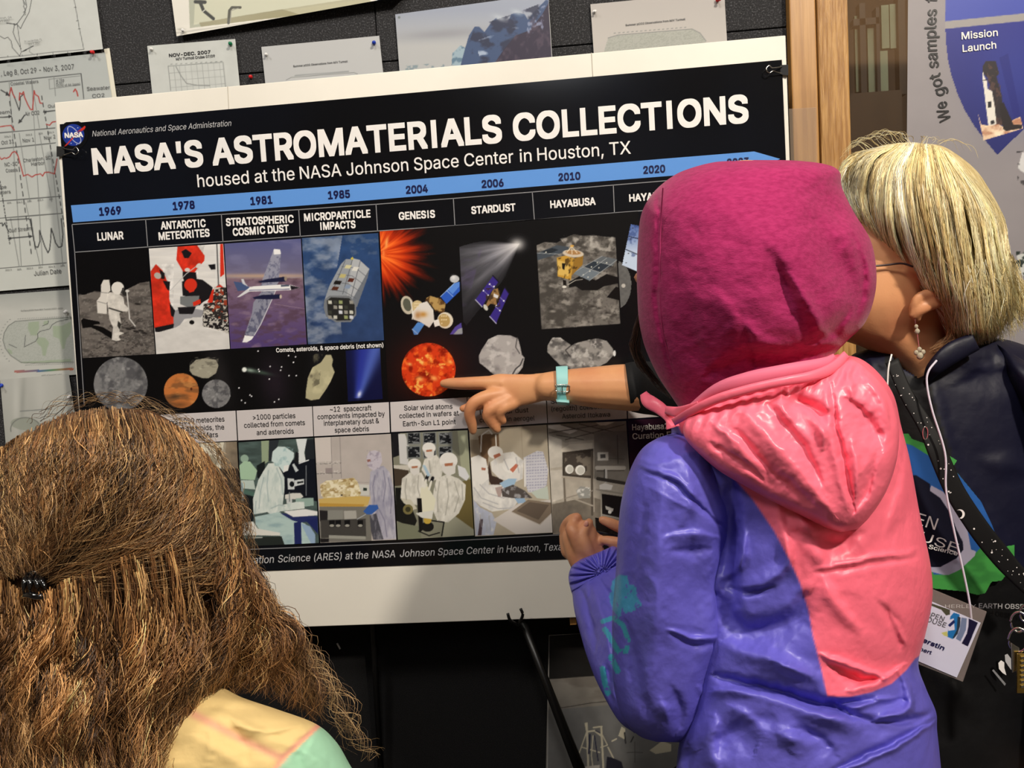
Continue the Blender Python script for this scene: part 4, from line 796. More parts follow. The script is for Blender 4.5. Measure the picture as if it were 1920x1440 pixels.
def q2(p):      # long chart, in photo pixels
    p.grad((176, 182, 182), (204, 208, 204), 100, 560); p.N(.02, .02, .02, 3)
    for a in ([(-10, 155), (152, 138), (157, 185)], [(-10, 250), (103, 240)], [(-10, 280), (104, 268)], [(-10, 378), (114, 368)], [(-10, 410), (117, 400)], [(-10, 504), (124, 493)]): p.L(ink, 1.3, a)
    for x0, y0, x1, y1 in ((17, 152, 40, 500), (59, 148, 60+20, 498), (101, 143, 104, 180), (59, 150, 74, 240), (36, 250, 56, 378), (74, 250, 97, 378), (93, 262, 118, 498), (48, 380, 75, 498), (20, 410, 36, 500)): p.L(lt, 1.1, [(x0, y0), (x1, y1)])
    for x0, y0, x1, y1 in ((18, 190, 58, 470), (78, 180, 120, 420), (0, 340, 18, 455), (58, 410, 66, 466)):
        for t in np.arange(0, 1, .055): p.L(ink, 1.5, [(x0+(x1-x0)*t, y0+(y1-y0)*t), (x0+(x1-x0)*(t+.03), y0+(y1-y0)*(t+.03))])
    p.L(ink, 1.6, [(20, 165), (24, 175), (30, 190), (36, 207), (38, 196), (38, 182), (45, 176)])
    p.L(red, 1.9, [(17, 180), (21, 164), (24, 176), (28, 183)]); p.L(red, 1.9, [(36, 188), (37, 174), (41, 177), (44, 172), (46, 182), (52, 196), (57, 205), (61, 206), (64, 170), (66, 177), (72, 181), (75, 193), (79, 194)]); p.L(red, 2.2, [(138, 172), (141, 167), (144, 172), (146, 180)])
    p.L(red, 1.8, [(-5, 239), (10, 236), (20, 235), (27, 244)]); p.L(red, 1.8, [(87, 233), (93, 235), (98, 229), (104, 228)])
    p.L(red, 1.8, [(-5, 290), (3, 299), (8, 296), (12, 297), (18, 294), (23, 286), (28, 284), (33, 290), (36, 300), (44, 330)]); p.L(red, 1.8, [(44, 330), (52, 327), (60, 332), (66, 328), (76, 326), (80, 330), (84, 323), (92, 323), (102, 326), (105, 310), (107, 298)])
    p.L(ink, 1.6, [(-5, 420), (4, 418), (5, 424), (9, 418), (12, 426), (16, 434)]); p.L(ink, 1.8, [(12, 413), (52, 410), (57, 412), (60, 430), (63, 448), (66, 462), (71, 464), (75, 452), (74, 432), (78, 444), (84, 462), (90, 474), (93, 468), (95, 450), (96, 428), (100, 440), (104, 455), (110, 464), (116, 462), (118, 440), (115, 410)])
    p.L(ink, 1.8, [(16, 447), (59, 443)]); p.P(ink, [(14, 447), (21, 444), (21, 450)]); p.P(ink, [(62, 443), (55, 440), (55, 447)])
    p.L(ink, 1.8, [(0, 220), (20, 219)]); p.P(ink, [(23, 218.5), (16, 215), (16, 222)]); p.L(ink, 1.8, [(82, 210), (104, 207)]); p.P(ink, [(80, 210), (87, 207), (87, 213)])
    p.L(ink, 2, [(2, 169), (14, 176)]); p.P(ink, [(19, 180), (13, 171), (10, 179)]); p.L(ink, 2, [(46, 216), (38, 228)]); p.P(ink, [(34, 232), (36, 223), (42, 228)])
    p.L(lt, 1, [(92, 149), (93, 167), (150, 159)]); p.L(lt, 1, [(91, 149), (150, 142)])
B_ = paper('chart_sheet', [(-40, 122), (196, 97), (222, 200), (128, 536)][:4] if False else [(-40, 124), (197, 98), (262, 524), (-40, 549)], YW-0.004, q2, 'long grey cruise chart sheet with red traces left of the poster', frame=(0, 0, 1))
M['paper_edge'] = mat('cream_paper_edge', (226, 222, 206), 0.6)
ed = slab('backing_strip', [(195, 92), (205, 90), (268, 524), (258, 526)], YW-0.003, 0.0006, M['paper_edge'], B_)
letters(B_, [(", Leg 8, Oct 29 - Nov 3, 2007", (2, 142), (139, 129), 8.5), ("Coastal Waters", (20, 160), (72, 155), 5.5), ("Seawater", (163, 170), (206, 167), 6.5), ("CO2", (173, 183), (196, 181), 6), ("Air CO2", (47, 217), (74, 214), 6.5), ("Stream", (-16, 215), (18, 212), 5.5), ("Gulf Stream", (90, 202), (140, 198), 5.5),
             ("at TEq", (105, 153), (120, 151), 4), ("at SST", (105, 158), (120, 156), 4), ("VCO2 of Air (ppm)", (105, 163), (150, 159), 4), ("Oct 31", (3, 271), (26, 268), 6.5), ("Nov 1", (43, 267), (64, 264.5), 6.5), ("Nov 2", (83, 262), (104, 259), 6.5),
             ("304.5", (8, 258), (20, 257), 3), ("305.5", (48, 254.5), (60, 253.5), 3), ("306", (72, 252), (80, 251), 3), ("306.5", (89, 250), (101, 249), 3), ("NC-SC", (9, 312), (33, 310), 6.5), ("Coasts", (11, 323), (33, 321), 6), ("Charleston, SC", (44, 304), (95, 298), 6), ("Harbor", (59, 311), (84, 308), 6.5), ("Slope", (-10, 355), (12, 353), 6), ("Waters", (-8, 365), (20, 362), 6),
             ("304", (13, 382), (21, 381), 3), ("304.5", (31, 381), (42, 380), 3), ("305", (51, 379), (59, 378), 3), ("305.5", (70, 377), (81, 376), 3), ("306", (92, 375), (99, 374), 3), ("Gulf Stream", (17, 436), (59, 431), 6.5), ("302.5", (10, 508), (22, 507), 3), ("303", (32, 507), (40, 506), 3), ("303.5", (50, 505), (62, 504), 3), ("304", (72, 503), (80, 502), 3), ("304.5", (91, 502), (103, 501), 3), ("305", (113, 500), (121, 499), 3), ("Julian Date", (64, 517), (115, 512), 8)], M['ink_dim'], YW-0.0052)
def q3(p):      # frame (0,540,4.5)
    p.grad((168, 172, 170), (196, 198, 194), 30, 200); p.N(.03, .006, .01, 5)
    ol = [(620, 245), (430, 260), (250, 270), (130, 280), (70, 320), (35, 380), (25, 440), (45, 510), (90, 570), (180, 630), (300, 634), (620, 625)]
    p.P((182, 187, 182), ol); p.T((160, 166, 160), .12, .6, .5, .6, 3, ol, .35)
    gr = (158, 174, 150)
    for g in ([(240, 290), (330, 280), (330, 340), (310, 400), (260, 400), (235, 340)], [(315, 415), (380, 420), (415, 460), (395, 520), (385, 575), (360, 570), (350, 500), (310, 460)], [(445, 320), (520, 320), (600, 280), (600, 380), (560, 430), (545, 510), (525, 515), (500, 430), (450, 410)], [(370, 280), (410, 275), (400, 310), (365, 310)], [(60, 510), (100, 530), (105, 560), (75, 550)], [(160, 625), (600, 600), (600, 622), (190, 634)]): p.P(gr, g, .8)
    p.L((98, 104, 100), 4, ol[:-1]+[(620, 625)]); p.L(ink, 3, [(600, 258), (480, 285), (440, 310), (420, 345), (340, 365), (318, 385), (320, 420), (300, 450), (205, 497), (210, 450), (215, 400)]); p.L(ink, 3, [(75, 475), (140, 505)]); p.L(ink, 3, [(360, 320), (405, 300), (410, 275)])
    for i in range(24): p.L(lt, 3, [(150+i*19, 262-i*.9), (158+i*19, 260-i*.9)]); p.L(lt, 3, [(215+i*17, 652-i*.6), (224+i*17, 650-i*.6)])
    for t in range(14): a = math.radians(120+t*9); p.L(lt, 4, [(170+165*math.cos(a), 445-205*math.sin(a)), (163+165*math.cos(a), 445-205*math.sin(a))])
    p.grad((180, 120, 112), (90, 110, 150), 130, 380, [(122, 695), (380, 688), (380, 706), (122, 716)], ax=(1, 0)); p.grad((84, 108, 160), (98, 140, 104), 320, 440, [(320, 690), (440, 684), (440, 702), (320, 710)], ax=(1, 0)); p.grad((98, 140, 104), (186, 110, 84), 440, 600, [(440, 684), (620, 674), (620, 692), (440, 702)], ax=(1, 0))
C_ = paper('world_map_sheet', [(-40, 555), (160, 541), (175, 700), (-40, 716)], YW-0.004, q3, 'pale printed world map sheet with colour scale, left of the poster', frame=(0, 540, 4.5))
letters(C_, [("Surface pCO2 from M/V Turmoil 2007-2011", (39, 584), (118, 579), 2.6), ("pCO2 of Seawater (µatm)", (78, 705.5), (116, 703), 2.6)], M['ink_dim'], YW-0.0052)
def q4(p): 
    p.grad((186, 188, 184), (176, 178, 172), 700, 860); p.G((160, 162, 158), 42, 760, 5, 60, 3, .8); p.G((205, 206, 202), 30, 750, 6, 50, 0, .6); p.G((205, 206, 202), 75, 745, 12, 50, 0, .4)
    p.E((150, 156, 146), 48, 795, 28, 12, 5, .8); p.L((120, 124, 120), 1.5, disc_pts(48, 805, 28, 22, 20, 0, 170, 330)); p.L(lt, 1.5, [(38, 771), (97, 767)])
D_ = paper('map_sheet', [(0, 712), (129, 701), (158, 890), (18, 915)], YW-0.007, q4, 'creased pale sheet below the world map, behind the brown hair', frame=(0, 0, 1), curl=lambda u, v: -0.002*np.sin(u*14)*v)
# --- upper row
def q5(p):      # frame (0,0,3)
    p.c[:] = (222, 220, 212); p.P((172, 176, 160), [(1060, -60), (2110, -60), (2110, -10), (1400, 118), (1068, 158)]); p.P((200, 202, 182), [(1100, -60), (2100, -60), (2100, -20), (1590, 55), (1090, 140)]); p.P((150, 146, 118), [(1120, 128), (1590, 52), (1700, 84), (1400, 118), (1130, 150)]); p.P((176, 174, 150), [(1590, 52), (2060, -20), (2100, 20), (1700, 84)])
    p.L((60, 62, 60), 20, [(1100, 10), (1152, 12)]); p.L((60, 62, 60), 18, [(1125, 12), (1145, 60), (1200, 105)]); p.L((205, 205, 195), 5, [(1140, 66), (1152, 56)])
    p.L((84, 84, 76), 14, [(1285, 130), (1290, 60), (1305, 42), (1352, 42)]); p.L((150, 150, 140), 4, [(1296, 125), (1300, 60), (1340, 46)]); p.G((150, 150, 140), 1020, 165, 20, 6, a=.8); p.L((196, 194, 186), 10, [(995, 185), (2200, 20)])
    p.P((40, 56, 84), [(2120, -60), (2500, -60), (2500, -20), (2122, 25)]); p.L((220, 222, 220), 8, [(2115, -60), (2118, 40)])
E_ = paper('photo_print', [(318, -30), (800, -30), (745, -6), (331, 68)], YW-0.012, q5, 'curling glossy photo print of a sink counter at the top edge', cat='photo print', frame=(0, 0, 3), curl=lambda u, v: -0.010*np.clip(v-.8, 0, 1)*5*u, m=M['pic_m'])
def q6(p):
    p.N(.03, .02, .02, 4); p.L(lt, 3, [(945, 372), (1255, 350), (1270, 500)]); p.L(lt, 3, [(945, 372), (960, 510)])
    for i in range(1, 10): p.L((158, 162, 162), 2, [(945+i*32, 371-i*2), (960+i*32, 520-i*2)])
    for j in range(1, 4): p.L((158, 162, 162), 2, [(948+j*4, 372+j*40), (1258+j*4, 350+j*40)])
    p.L(lt, 4, [(990, 375), (1020, 430), (1050, 470), (1110, 480), (1180, 482)])
    for i in range(11): p.L(lt, 3, [(960+i*28, 362-i*1.6), (968+i*28, 361-i*1.6)])
F_ = paper('cruise_sheet', [(276, 86), (441, 73), (452, 185), (288, 200)], YW-0.006, q6, 'small cruise track sheet marked NOV-DEC 2007 with green pin', frame=(0, 0, 3))
letters(F_, [("NOV-DEC. 2007", (317, 107), (395, 100), 5.5)], M['ink_black'], YW-0.0066, 0.02); letters(F_, [("M/V Turmoil Cruise 07/09", (330, 113), (403, 107), 4.4)], M['ink_dim'], YW-0.0066, 0.02)
def q7(p): p.N(.03, .02, .02, 4); p.grad((170, 172, 176), (186, 188, 190), 400, 900, None, (1, 0)); p.L(lt, 3, [(1610, 450), (1640, 435), (1990, 408), (2010, 416)]); p.L((150, 154, 156), 6, [(1660, 425), (1960, 402)])
G_ = paper('survey_sheet', [(490, 88), (711, 67), (721, 160), (500, 180)], YW-0.006, q7, 'grey survey sheet with blue pin between cruise sheet and mountain print', frame=(0, 0, 3))
letters(G_, [("Summer pCO2 Observations from M/V Turmoil", (550, 126), (652, 116.5), 3.4)], M['ink_dim'], YW-0.0066, 0.01)
def q8(p):      # frame (600,0,3)
    p.grad((150, 158, 176), (178, 180, 182), 60, 260); p.G((140, 142, 150), 700, 190, 260, 30, -4, .7)
    p.P((150, 172, 186), [(740, 365), (745, 300), (790, 255), (820, 270), (830, 330), (820, 380)]); p.T((80, 110, 134), .03, .03, .5, .62, 4, [(740, 365), (745, 300), (790, 255), (820, 270), (820, 380)], .8)
    p.P((58, 78, 116), [(785, 390), (820, 260), (838, 200), (870, 150), (895, 150), (925, 180), (965, 125), (990, 100), (1010, 120), (1055, 130), (1075, 80), (1110, 70), (1150, 80), (1170, 110), (1220, 50), (1270, 0), (1290, 0), (1306, 320), (1000, 400)])
    mt = [(785, 390), (870, 150), (1110, 70), (1290, 0), (1306, 320), (1000, 400)]
    p.T((34, 38, 62), .014, .02, .48, .62, 5, mt, .8); p.T((170, 184, 206), .012, .02, .56, .74, 8, [(880, 230), (1100, 150), (1180, 180), (980, 350), (900, 350)], .9)
    p.P((44, 36, 58), [(985, 350), (1040, 270), (1100, 200), (1180, 170), (1250, 80), (1290, 10), (1306, 320), (1000, 360)]); p.T((84, 70, 86), .03, .02, .5, .7, 9, [(985, 350), (1100, 200), (1290, 10), (1306, 320)], .6); p.T((140, 150, 180), .04, .03, .6, .72, 12, [(1180, 80), (1290, 10), (1290, 200), (1150, 210)], .8)
    p.G((186, 196, 206), 1010, 100, 34, 14, 20, .7); p.G((186, 196, 206), 1110, 70, 30, 14, 20, .7); p.T((120, 140, 150), .03, .04, .5, .62, 3, [(480, 370), (690, 350), (700, 370), (690, 400), (480, 410)], .8)
    p.L((210, 212, 212), 5, [(1288, -10), (1306, 330)]); p.E((110, 120, 120), 445, 98, 7)
H_ = paper('mountain_print', [(741, 27), (1028, -12), (1036, 118), (750, 146)], YW-0.006, q8, 'photo print of jagged blue mountains in cloud above the poster', cat='photo print', frame=(600, 0, 3), m=M['pic_m'])
def q9(p):      # frame (1200,0,2.667)
    p.c[:] = (178, 174, 172); p.P((160, 156, 154), [(150, -40), (440, -40), (440, 130), (180, 20)], .6); p.grad((178, 174, 172), (188, 184, 180), 0, 200)
    ol = [(-160, 190), (-110, 175), (260, 145), (300, 165), (330, 205), (330, 230), (-180, 260)]; p.P((170, 172, 166), ol); p.T((146, 150, 142), .2, .3, .5, .6, 3, ol, .5); p.L(lt, 3, ol[:5])
    for i in range(17): p.L(lt, 3, [(-130+i*22, 166-i*1.8), (-122+i*22, 165-i*1.8)])
I_ = paper('survey_sheet', [(1107, 8), (1358, -16), (1364, 92), (1114, 110)], YW-0.006, q9, 'grey survey sheet right of the mountain print with red pin', frame=(1200, 0, 2.667))
letters(I_, [("Summer pCO2 Observations from M/V Turmoil", (1173, 49), (1285, 37.5), 3.6)], M['ink_dim'], YW-0.0066, 0.01)
# --- large low print behind the easel, right
def q10(p):     # frame (1000,1160,5.143)
    p.c[:] = (118, 114, 108); p.P((26, 25, 25), [(150, 160), (1600, 60), (1600, 480), (150, 585)]); p.T((96, 90, 84), .004, .01, .45, .6, 3, [(150, 585), (900, 530), (900, 760), (150, 880)], .6); p.P((104, 104, 104), [(140, 880), (1400, 780), (1400, 1800), (120, 1800)]); p.N(.06, .01, .01, 7)
    p.L((60, 56, 54), 6, [(200, 870), (400, 840), (560, 812), (900, 780)]); bone = (188, 182, 162)
    for a, w in (([(515, 1010), (530, 1440)], 18), ([(655, 1050), (675, 1440)], 18), ([(520, 1090), (590, 1080), (655, 1130)], 16), ([(500, 1010), (515, 1090), (430, 1330)], 11), ([(655, 1100), (715, 1220), (650, 1240)], 9), ([(470, 1240), (640, 1290)], 11), ([(575, 1130), (560, 1320), (575, 1440)], 9), ([(720, 1240), (820, 1440)], 12), ([(580, 1050), (660, 1040)], 14), ([(760, 1180), (800, 1160)], 13)): p.L(bone, w, a)
    for a, w in (([(545, 1120), (535, 1300)], 14), ([(590, 1130), (625, 1370)], 9), ([(600, 1080), (640, 1100)], 8)): p.L((36, 38, 62), w, a)
    p.P((34, 34, 46), [(710, 1330), (760, 1340), (850, 1380), (870, 1450), (700, 1450)]); p.P(bone, [(820, 1130), (850, 1040), (885, 1060), (890, 1170)]); p.P(bone, [(1120, 1270), (1240, 1180), (1330, 1210), (1330, 1280), (1180, 1305)], .9); p.P((180, 176, 168), [(470, 1430), (640, 1410), (640, 1500), (480, 1500)])
    p.L((60, 58, 58), 4, [(900, 1290), (1055, 1290)]); p.L((60, 58, 58), 4, [(978, 1190), (978, 1390)]); p.L((40, 40, 44), 12, [(880, 1100), (890, 1200)]); p.L((40, 40, 44), 10, [(940, 1190), (965, 1140)])
    p.L((190, 188, 184), 4, [(152, 160), (1600, 60)]); p.L((190, 188, 184), 4, [(152, 160), (128, 1800)])
J_ = paper('field_photo_print', [(1029, 1191), (1285, 1176), (1285, 1500), (1022, 1510)], YW-0.006, q10, 'large dim photo print of white field gear low on the wall behind the easel leg', cat='photo print', frame=(1000, 1160, 5.143), m=M['paper'])

# ------------------------------------------------------------------ push pins
def pin(px, py, m, label, Y, r=5.0, tilt=(0.3, -1, -0.25)):
    c = W(px, py, Y); n = np.array(tilt, float); n /= np.linalg.norm(n)
    e = empty('push_pin', tuple(c)); tag(e, label, 'push pin', 'push pins in the wall papers')
    k = 0.0011*r/5*3.2
    prof = [(0, .9), (.15, 1.0), (.3, .95), (.35, .5), (.9, .42), (1.3, .6), (1.5, .8), (1.65, .78), (1.72, .3), (1.73, 0.01)]
    P = np.array([c+n*h*k*1.6 for h, _ in prof]); V, F = tubes([P], [[w*k for _, w in prof]], 14); mesh('head', V, F, m, e, smooth=True)
    V, F = tubes([[c, c-n*0.006]], [0.0005], 6); mesh('needle', V, F, M['chrome'], e)
pin(174, 98, M['red_plastic'], 'red push pin in the corner of the top left map', YW-0.009)
pin(432, 82, M['green_plastic'], 'green push pin on the NOV-DEC cruise sheet', YW-0.008)
pin(701, 80, M['blue_plastic'], 'blue push pin on the sheet left of the mountain print', YW-0.008)
pin(470, 144, M['red_plastic'], 'red push pin alone on the black wall above the poster', YW-0.002)
pin(3, 722, M['blue_plastic'], 'blue push pin at the left edge beside the creased sheet', YW-0.009)
pin(1345, 0, M['red_plastic'], 'red push pin at the top of the right survey sheet', YW-0.009, 5)
pin(124, 584, M['clear_plastic'], 'white push pin on the world map sheet', YW-0.008, 5)
pin(131, 743, M['clear_plastic'], 'white push pin on the creased sheet by the board edge', YW-0.011, 5)
pin(284, 92, M['clear_plastic'], 'clear push pin in the left corner of the cruise sheet', YW-0.008, 4)
pin(499, 102, M['clear_plastic'], 'clear push pin in the left corner of the grey survey sheet', YW-0.008, 4)
pin(343, 57, M['clear_plastic'], 'clear push pin in the corner of the sink photo print', YW-0.016, 4)
pin(1114, 22, M['clear_plastic'], 'clear push pin in the left corner of the right survey sheet', YW-0.008, 4)

# ------------------------------------------------------------------ binder clips
def clip(px, py, side, label):
    e = empty('binder_clip', tuple(W(px, py, -0.006))); tag(e, label, 'binder clip')
    a, b = (px-6*side, px+9*side)
    lo_, hi = (min(a, b), max(a, b))
    P = [(a, py-10, -0.0065), (a, py+10, -0.0065), (b, py+9, -0.0028), (b, py-9, -0.0028)]
    A = wp(P); B = wp([(a, py-10, 0.0125), (a, py+10, 0.0125), (b, py+9, 0.0065), (b, py-9, 0.0065)])
    V = np.vstack([A, B]); mesh('clamp', V, [(0, 1, 2, 3), (7, 6, 5, 4), (0, 4, 5, 1), (0, 3, 7, 4), (1, 5, 6, 2)], M['black_metal'], e)
    s = side
    pts = [(b-3*s, py-6, -0.004), (b+8*s, py-4, -0.008), (b+16*s, py-4, -0.010), (b+21*s, py-8, -0.011), (b+26*s, py-3, -0.012), (b+25*s, py+2, -0.012), (b+20*s, py+6, -0.011), (b+14*s, py+2, -0.010), (b+7*s, py+4, -0.008), (b-3*s, py+7, -0.004)]
    V, F = tubes([wp(pts, 40)], [0.0008], 7); mesh('wire_handle', V, F, M['chrome'], e, smooth=True)
clip(112, 284, 1, 'black binder clip with steel handle on the left edge of the poster')
clip(1472, 131, -1, 'black binder clip with steel handle at the top right corner of the poster')

# ------------------------------------------------------------------ easel
ea = empty('easel', (0.55, -0.02, 0)); tag(ea, 'black metal tripod easel that carries the white foam board', 'easel')
hook = W(972, 1162, -0.012)
low = W(1086, 1440, -0.035); d = (low-hook)/(hook[2]-low[2]); foot = low+d*(low[2]-0.0); apex = hook-d*(1.47-hook[2]); apex[1] = 0.035
hk2 = hook.copy(); hk2[1] = 0.016
V, F = tubes([np.array([hk2, hook*.5+low*.5+(0, .012, 0), low]), np.array([low, foot])], [[.0065, .0075, .0095], [.0095, .011]], 12); mesh('front_leg', V, F, M['black_metal'], ea, smooth=True)
V, F = tubes([np.array([apex, hk2])], [[.006, .0065]], 12); mesh('front_leg_upper', V, F, M['black_metal'], ea, smooth=True)
ml = lambda P: np.stack([2*apex[0]-P[:, 0], P[:, 1], P[:, 2]], 1)
V, F = tubes([ml(np.array([apex, hk2, low])), ml(np.array([low, foot]))], [[.006, .0065, .0095], [.0095, .011]], 12); mesh('front_leg', V, F, M['black_metal'], ea, smooth=True)
r0 = W(699, 1180, 0.07); r1 = W(714, 1440, 0.085); dd = (r1-r0)/(r0[2]-r1[2])
V, F = tubes([np.array([apex+(0, .004, 0), r0, r1]), np.array([r1, np.array((r1[0]+dd[0]*r1[2], 0.093, 0.0))])], [[.0055, .0055, .0055], [.0055, .006]], 10); mesh('rear_leg', V, F, M['black_metal'], ea, smooth=True)
def prongs(mirror):
    paths = []
    for dx, y0 in ((-20, 1150), (4, 1141)):
        P = wp([(972+dx, y0, -0.018), (972+dx+4, y0+12, -0.018), (972+dx*0.3, 1169, -0.010), (972, 1172, 0.010)], 14); paths.append(ml(P) if mirror else P)
    V, F = tubes(paths, [0.0026, 0.0026], 8); mesh('hook', V, F, M['black_metal'], ea, smooth=True)
prongs(False); prongs(True)
st = tube('wall_staple_wire', [wp([(632, 1206, YW-0.003), (638, 1217, YW-0.006)])], [0.0017], M['clear_plastic']); tag(st, 'small pale stick poking from the black lower wall panel', 'stick')
tab = slab('wooden_peg', [(1068, 1159), (1080, 1158.4), (1081, 1171), (1069, 1172)], 0.012, 0.012, M['oak']); tag(tab, 'small tan wooden peg under the foam board by the purple sleeve', 'peg')

# ------------------------------------------------------------------ pull-up banner
YB2 = 0.0
def d20(p):     # frame (1640,0,2.4)
    p.c[:] = (142, 137, 141); p.N(.02, .01, .01, 4)
    arc = [(320, -60), (320, 30), (318, 130), (322, 200), (330, 270), (345, 340), (372, 420), (405, 495), (450, 570), (500, 635), (552, 698), (600, 650), (672, 580), (760, 470), (800, 200), (800, -60)]
    p.grad((34, 40, 132), (30, 36, 106), 100, 650, arc); p.G((52, 66, 156), 640, 330, 160, 200, 0, .5); p.P((62, 76, 170), [(320, -60), (800, -60), (800, 48), (672, 62), (318, 100)]); p.P((152, 148, 148), [(318, 96), (672, 60), (800, 46), (800, 82), (672, 94), (318, 130)])
    ph = [(440, 330), (600, 240), (668, 580), (490, 632)]
    p.P((26, 32, 116), [(600, 240), (668, 580), (640, 585), (560, 260)], .6)
    p.P((40, 34, 40), [(485, 300), (500, 275), (545, 275), (560, 330), (548, 345), (572, 430), (580, 560), (540, 575), (530, 420), (508, 350), (487, 330)]); p.T((84, 60, 56), .06, .05, .52, .62, 4, [(500, 275), (560, 330), (580, 560), (540, 575), (508, 350)], .8)
    p.P((226, 222, 214), [(487, 322), (493, 345), (505, 365), (508, 400), (528, 410), (540, 480), (548, 560), (512, 568), (502, 490), (492, 400), (485, 355)]); p.P((30, 28, 34), [(508, 458), (524, 455), (526, 482), (510, 485)]); p.P((30, 28, 34), [(520, 545), (538, 540), (540, 556), (524, 560)]); p.L((40, 36, 40), 4, [(489, 362), (506, 358)])
    sm = [(464, 510), (480, 560), (508, 565), (560, 560), (575, 570), (610, 545), (655, 525), (668, 578), (490, 632)]
    p.P((226, 196, 166), sm); p.T((168, 110, 84), .02, .04, .5, .68, 5, sm, .8); p.T((246, 232, 206), .03, .03, .56, .72, 8, sm, .8); p.P((34, 28, 32), [(560, 470), (580, 460), (625, 560), (664, 562), (662, 578), (590, 590), (578, 580)])
    for x, y, w, h in ((672, 745, 28, 60), (690, 730, 30, 60)): p.P((206, 206, 208), [(x-w, y+10), (x-8, y-h), (x+40, y-h), (x+40, y+h), (x-w+12, y+22)])
    p.T((60, 58, 62), .05, .05, .5, .6, 6, [(640, 680), (700, 680), (700, 840), (640, 830)], .9)
    p.P((196, 198, 196), [(640, 1150), (700, 1130), (700, 1260), (650, 1230)]); p.T((30, 40, 36), .05, .05, .48, .58, 4, [(636, 1130), (700, 1130), (700, 1260), (636, 1240)], .9)
bl, br = 1701, 2230
ban = empty('banner_stand', tuple(W(1960, 800, YB2)*np.array((1, 1, 0)))); tag(ban, 'grey pull-up banner with a dark blue launch panel behind the blonde woman', 'banner')
p = Pic([(1703, -60), (br, -90), (br, 700), (1697, 700)], YB2, (1640, 0, 2.4), 1.7, (142, 137, 141)); d20(p); p.build('printed_sheet', M['pic_m'] if 'pic_m' in M else M['paper'], ban)
lowc = W(1697, 700, YB2); lowd = W(br, 700, YB2)
box('lower_sheet', (lowc[0], YB2+0.0006, 0.09), (lowd[0], YB2+0.0016, max(lowc[2], lowd[2])+.03), mat('grey_banner_cloth', (142, 137, 141), 0.6), ban)
box('base', (lowc[0]-0.02, YB2-0.09, 0), (lowd[0]+0.02, YB2+0.09, 0.09), M['chrome'], ban, bevel=0.01)
V, F = tubes([[(lowd[0]*.5+lowc[0]*.5, YB2+.02, 0.05), (lowd[0]*.5+lowc[0]*.5, YB2+.02, 1.95)]], [0.01], 10); mesh('pole', V, F, M['black_metal'], ban)
bt = Lettering(); bt.add("Mission", (1803, 74), (1871, 67), 13.5, YB2-0.001, 0.012); bt.add("Launch", (1805, 97.5), (1868, 90.5), 13.5, YB2-0.001, 0.012); bt.build('lettering', M['ink_white'], ban)
# words set along an arc
bk = Lettering()
def boldglyphs(t, b):
    V, F = glyphs(t); n0 = len(V); sh = [(0, 0), (b, 0), (-b, 0), (0, b), (0, -b)]
    return np.vstack([V+np.array((p, q, 3e-5*i)) for i, (p, q) in enumerate(sh)]), [tuple(i+k*n0 for i in f) for k in range(5) for f in F]
def arcword(items, cap):
    for ch, a, b in items: bk.add(ch, a, b, cap, YB2-0.001, 0.012)
F3 = lambda x, y: (1640+x/2.4, y/2.4)
arcword([("We", F3(350, 548-0), F3(326, 448))], 16) if False else None
# glyph baselines lie on the right side of the rising column; each entry runs upward
seq = [("We", (345, 540), (322, 452)), ("got", (322, 425), (294, 325)), ("samples", (290, 305), (281, 40)), ("from", (281, 12), (288, -150))]
for t, a, b in seq:
    V, Fq = boldglyphs(t, 0.014); x0, x1 = V[:, 0].min(), V[:, 0].max()
    s = (V[:, 0]-x0)/(x1-x0); a_ = np.array(F3(*a)); b_ = np.array(F3(*b)); dv = b_-a_; L_ = np.hypot(*dv); dv = dv/L_; nv = np.array((dv[1], -dv[0]))
    bow = {'We': 0.6, 'got': 0.9, 'samples': 3.0, 'from': 0}[t]
    cp = 21.5/_cap
    P2 = a_+s[:, None]*L_*dv+((V[:, 1]*cp)[:, None]+(bow*(4*s*(1-s)))[:, None])*nv
    if t == 'got' or t == 'We' or True: 
        bk.V.append(W(P2[:, 0], P2[:, 1], YB2-0.001-V[:, 2])); bk.F.append(Fq)
bk.build('lettering', M['ink_black'], ban)
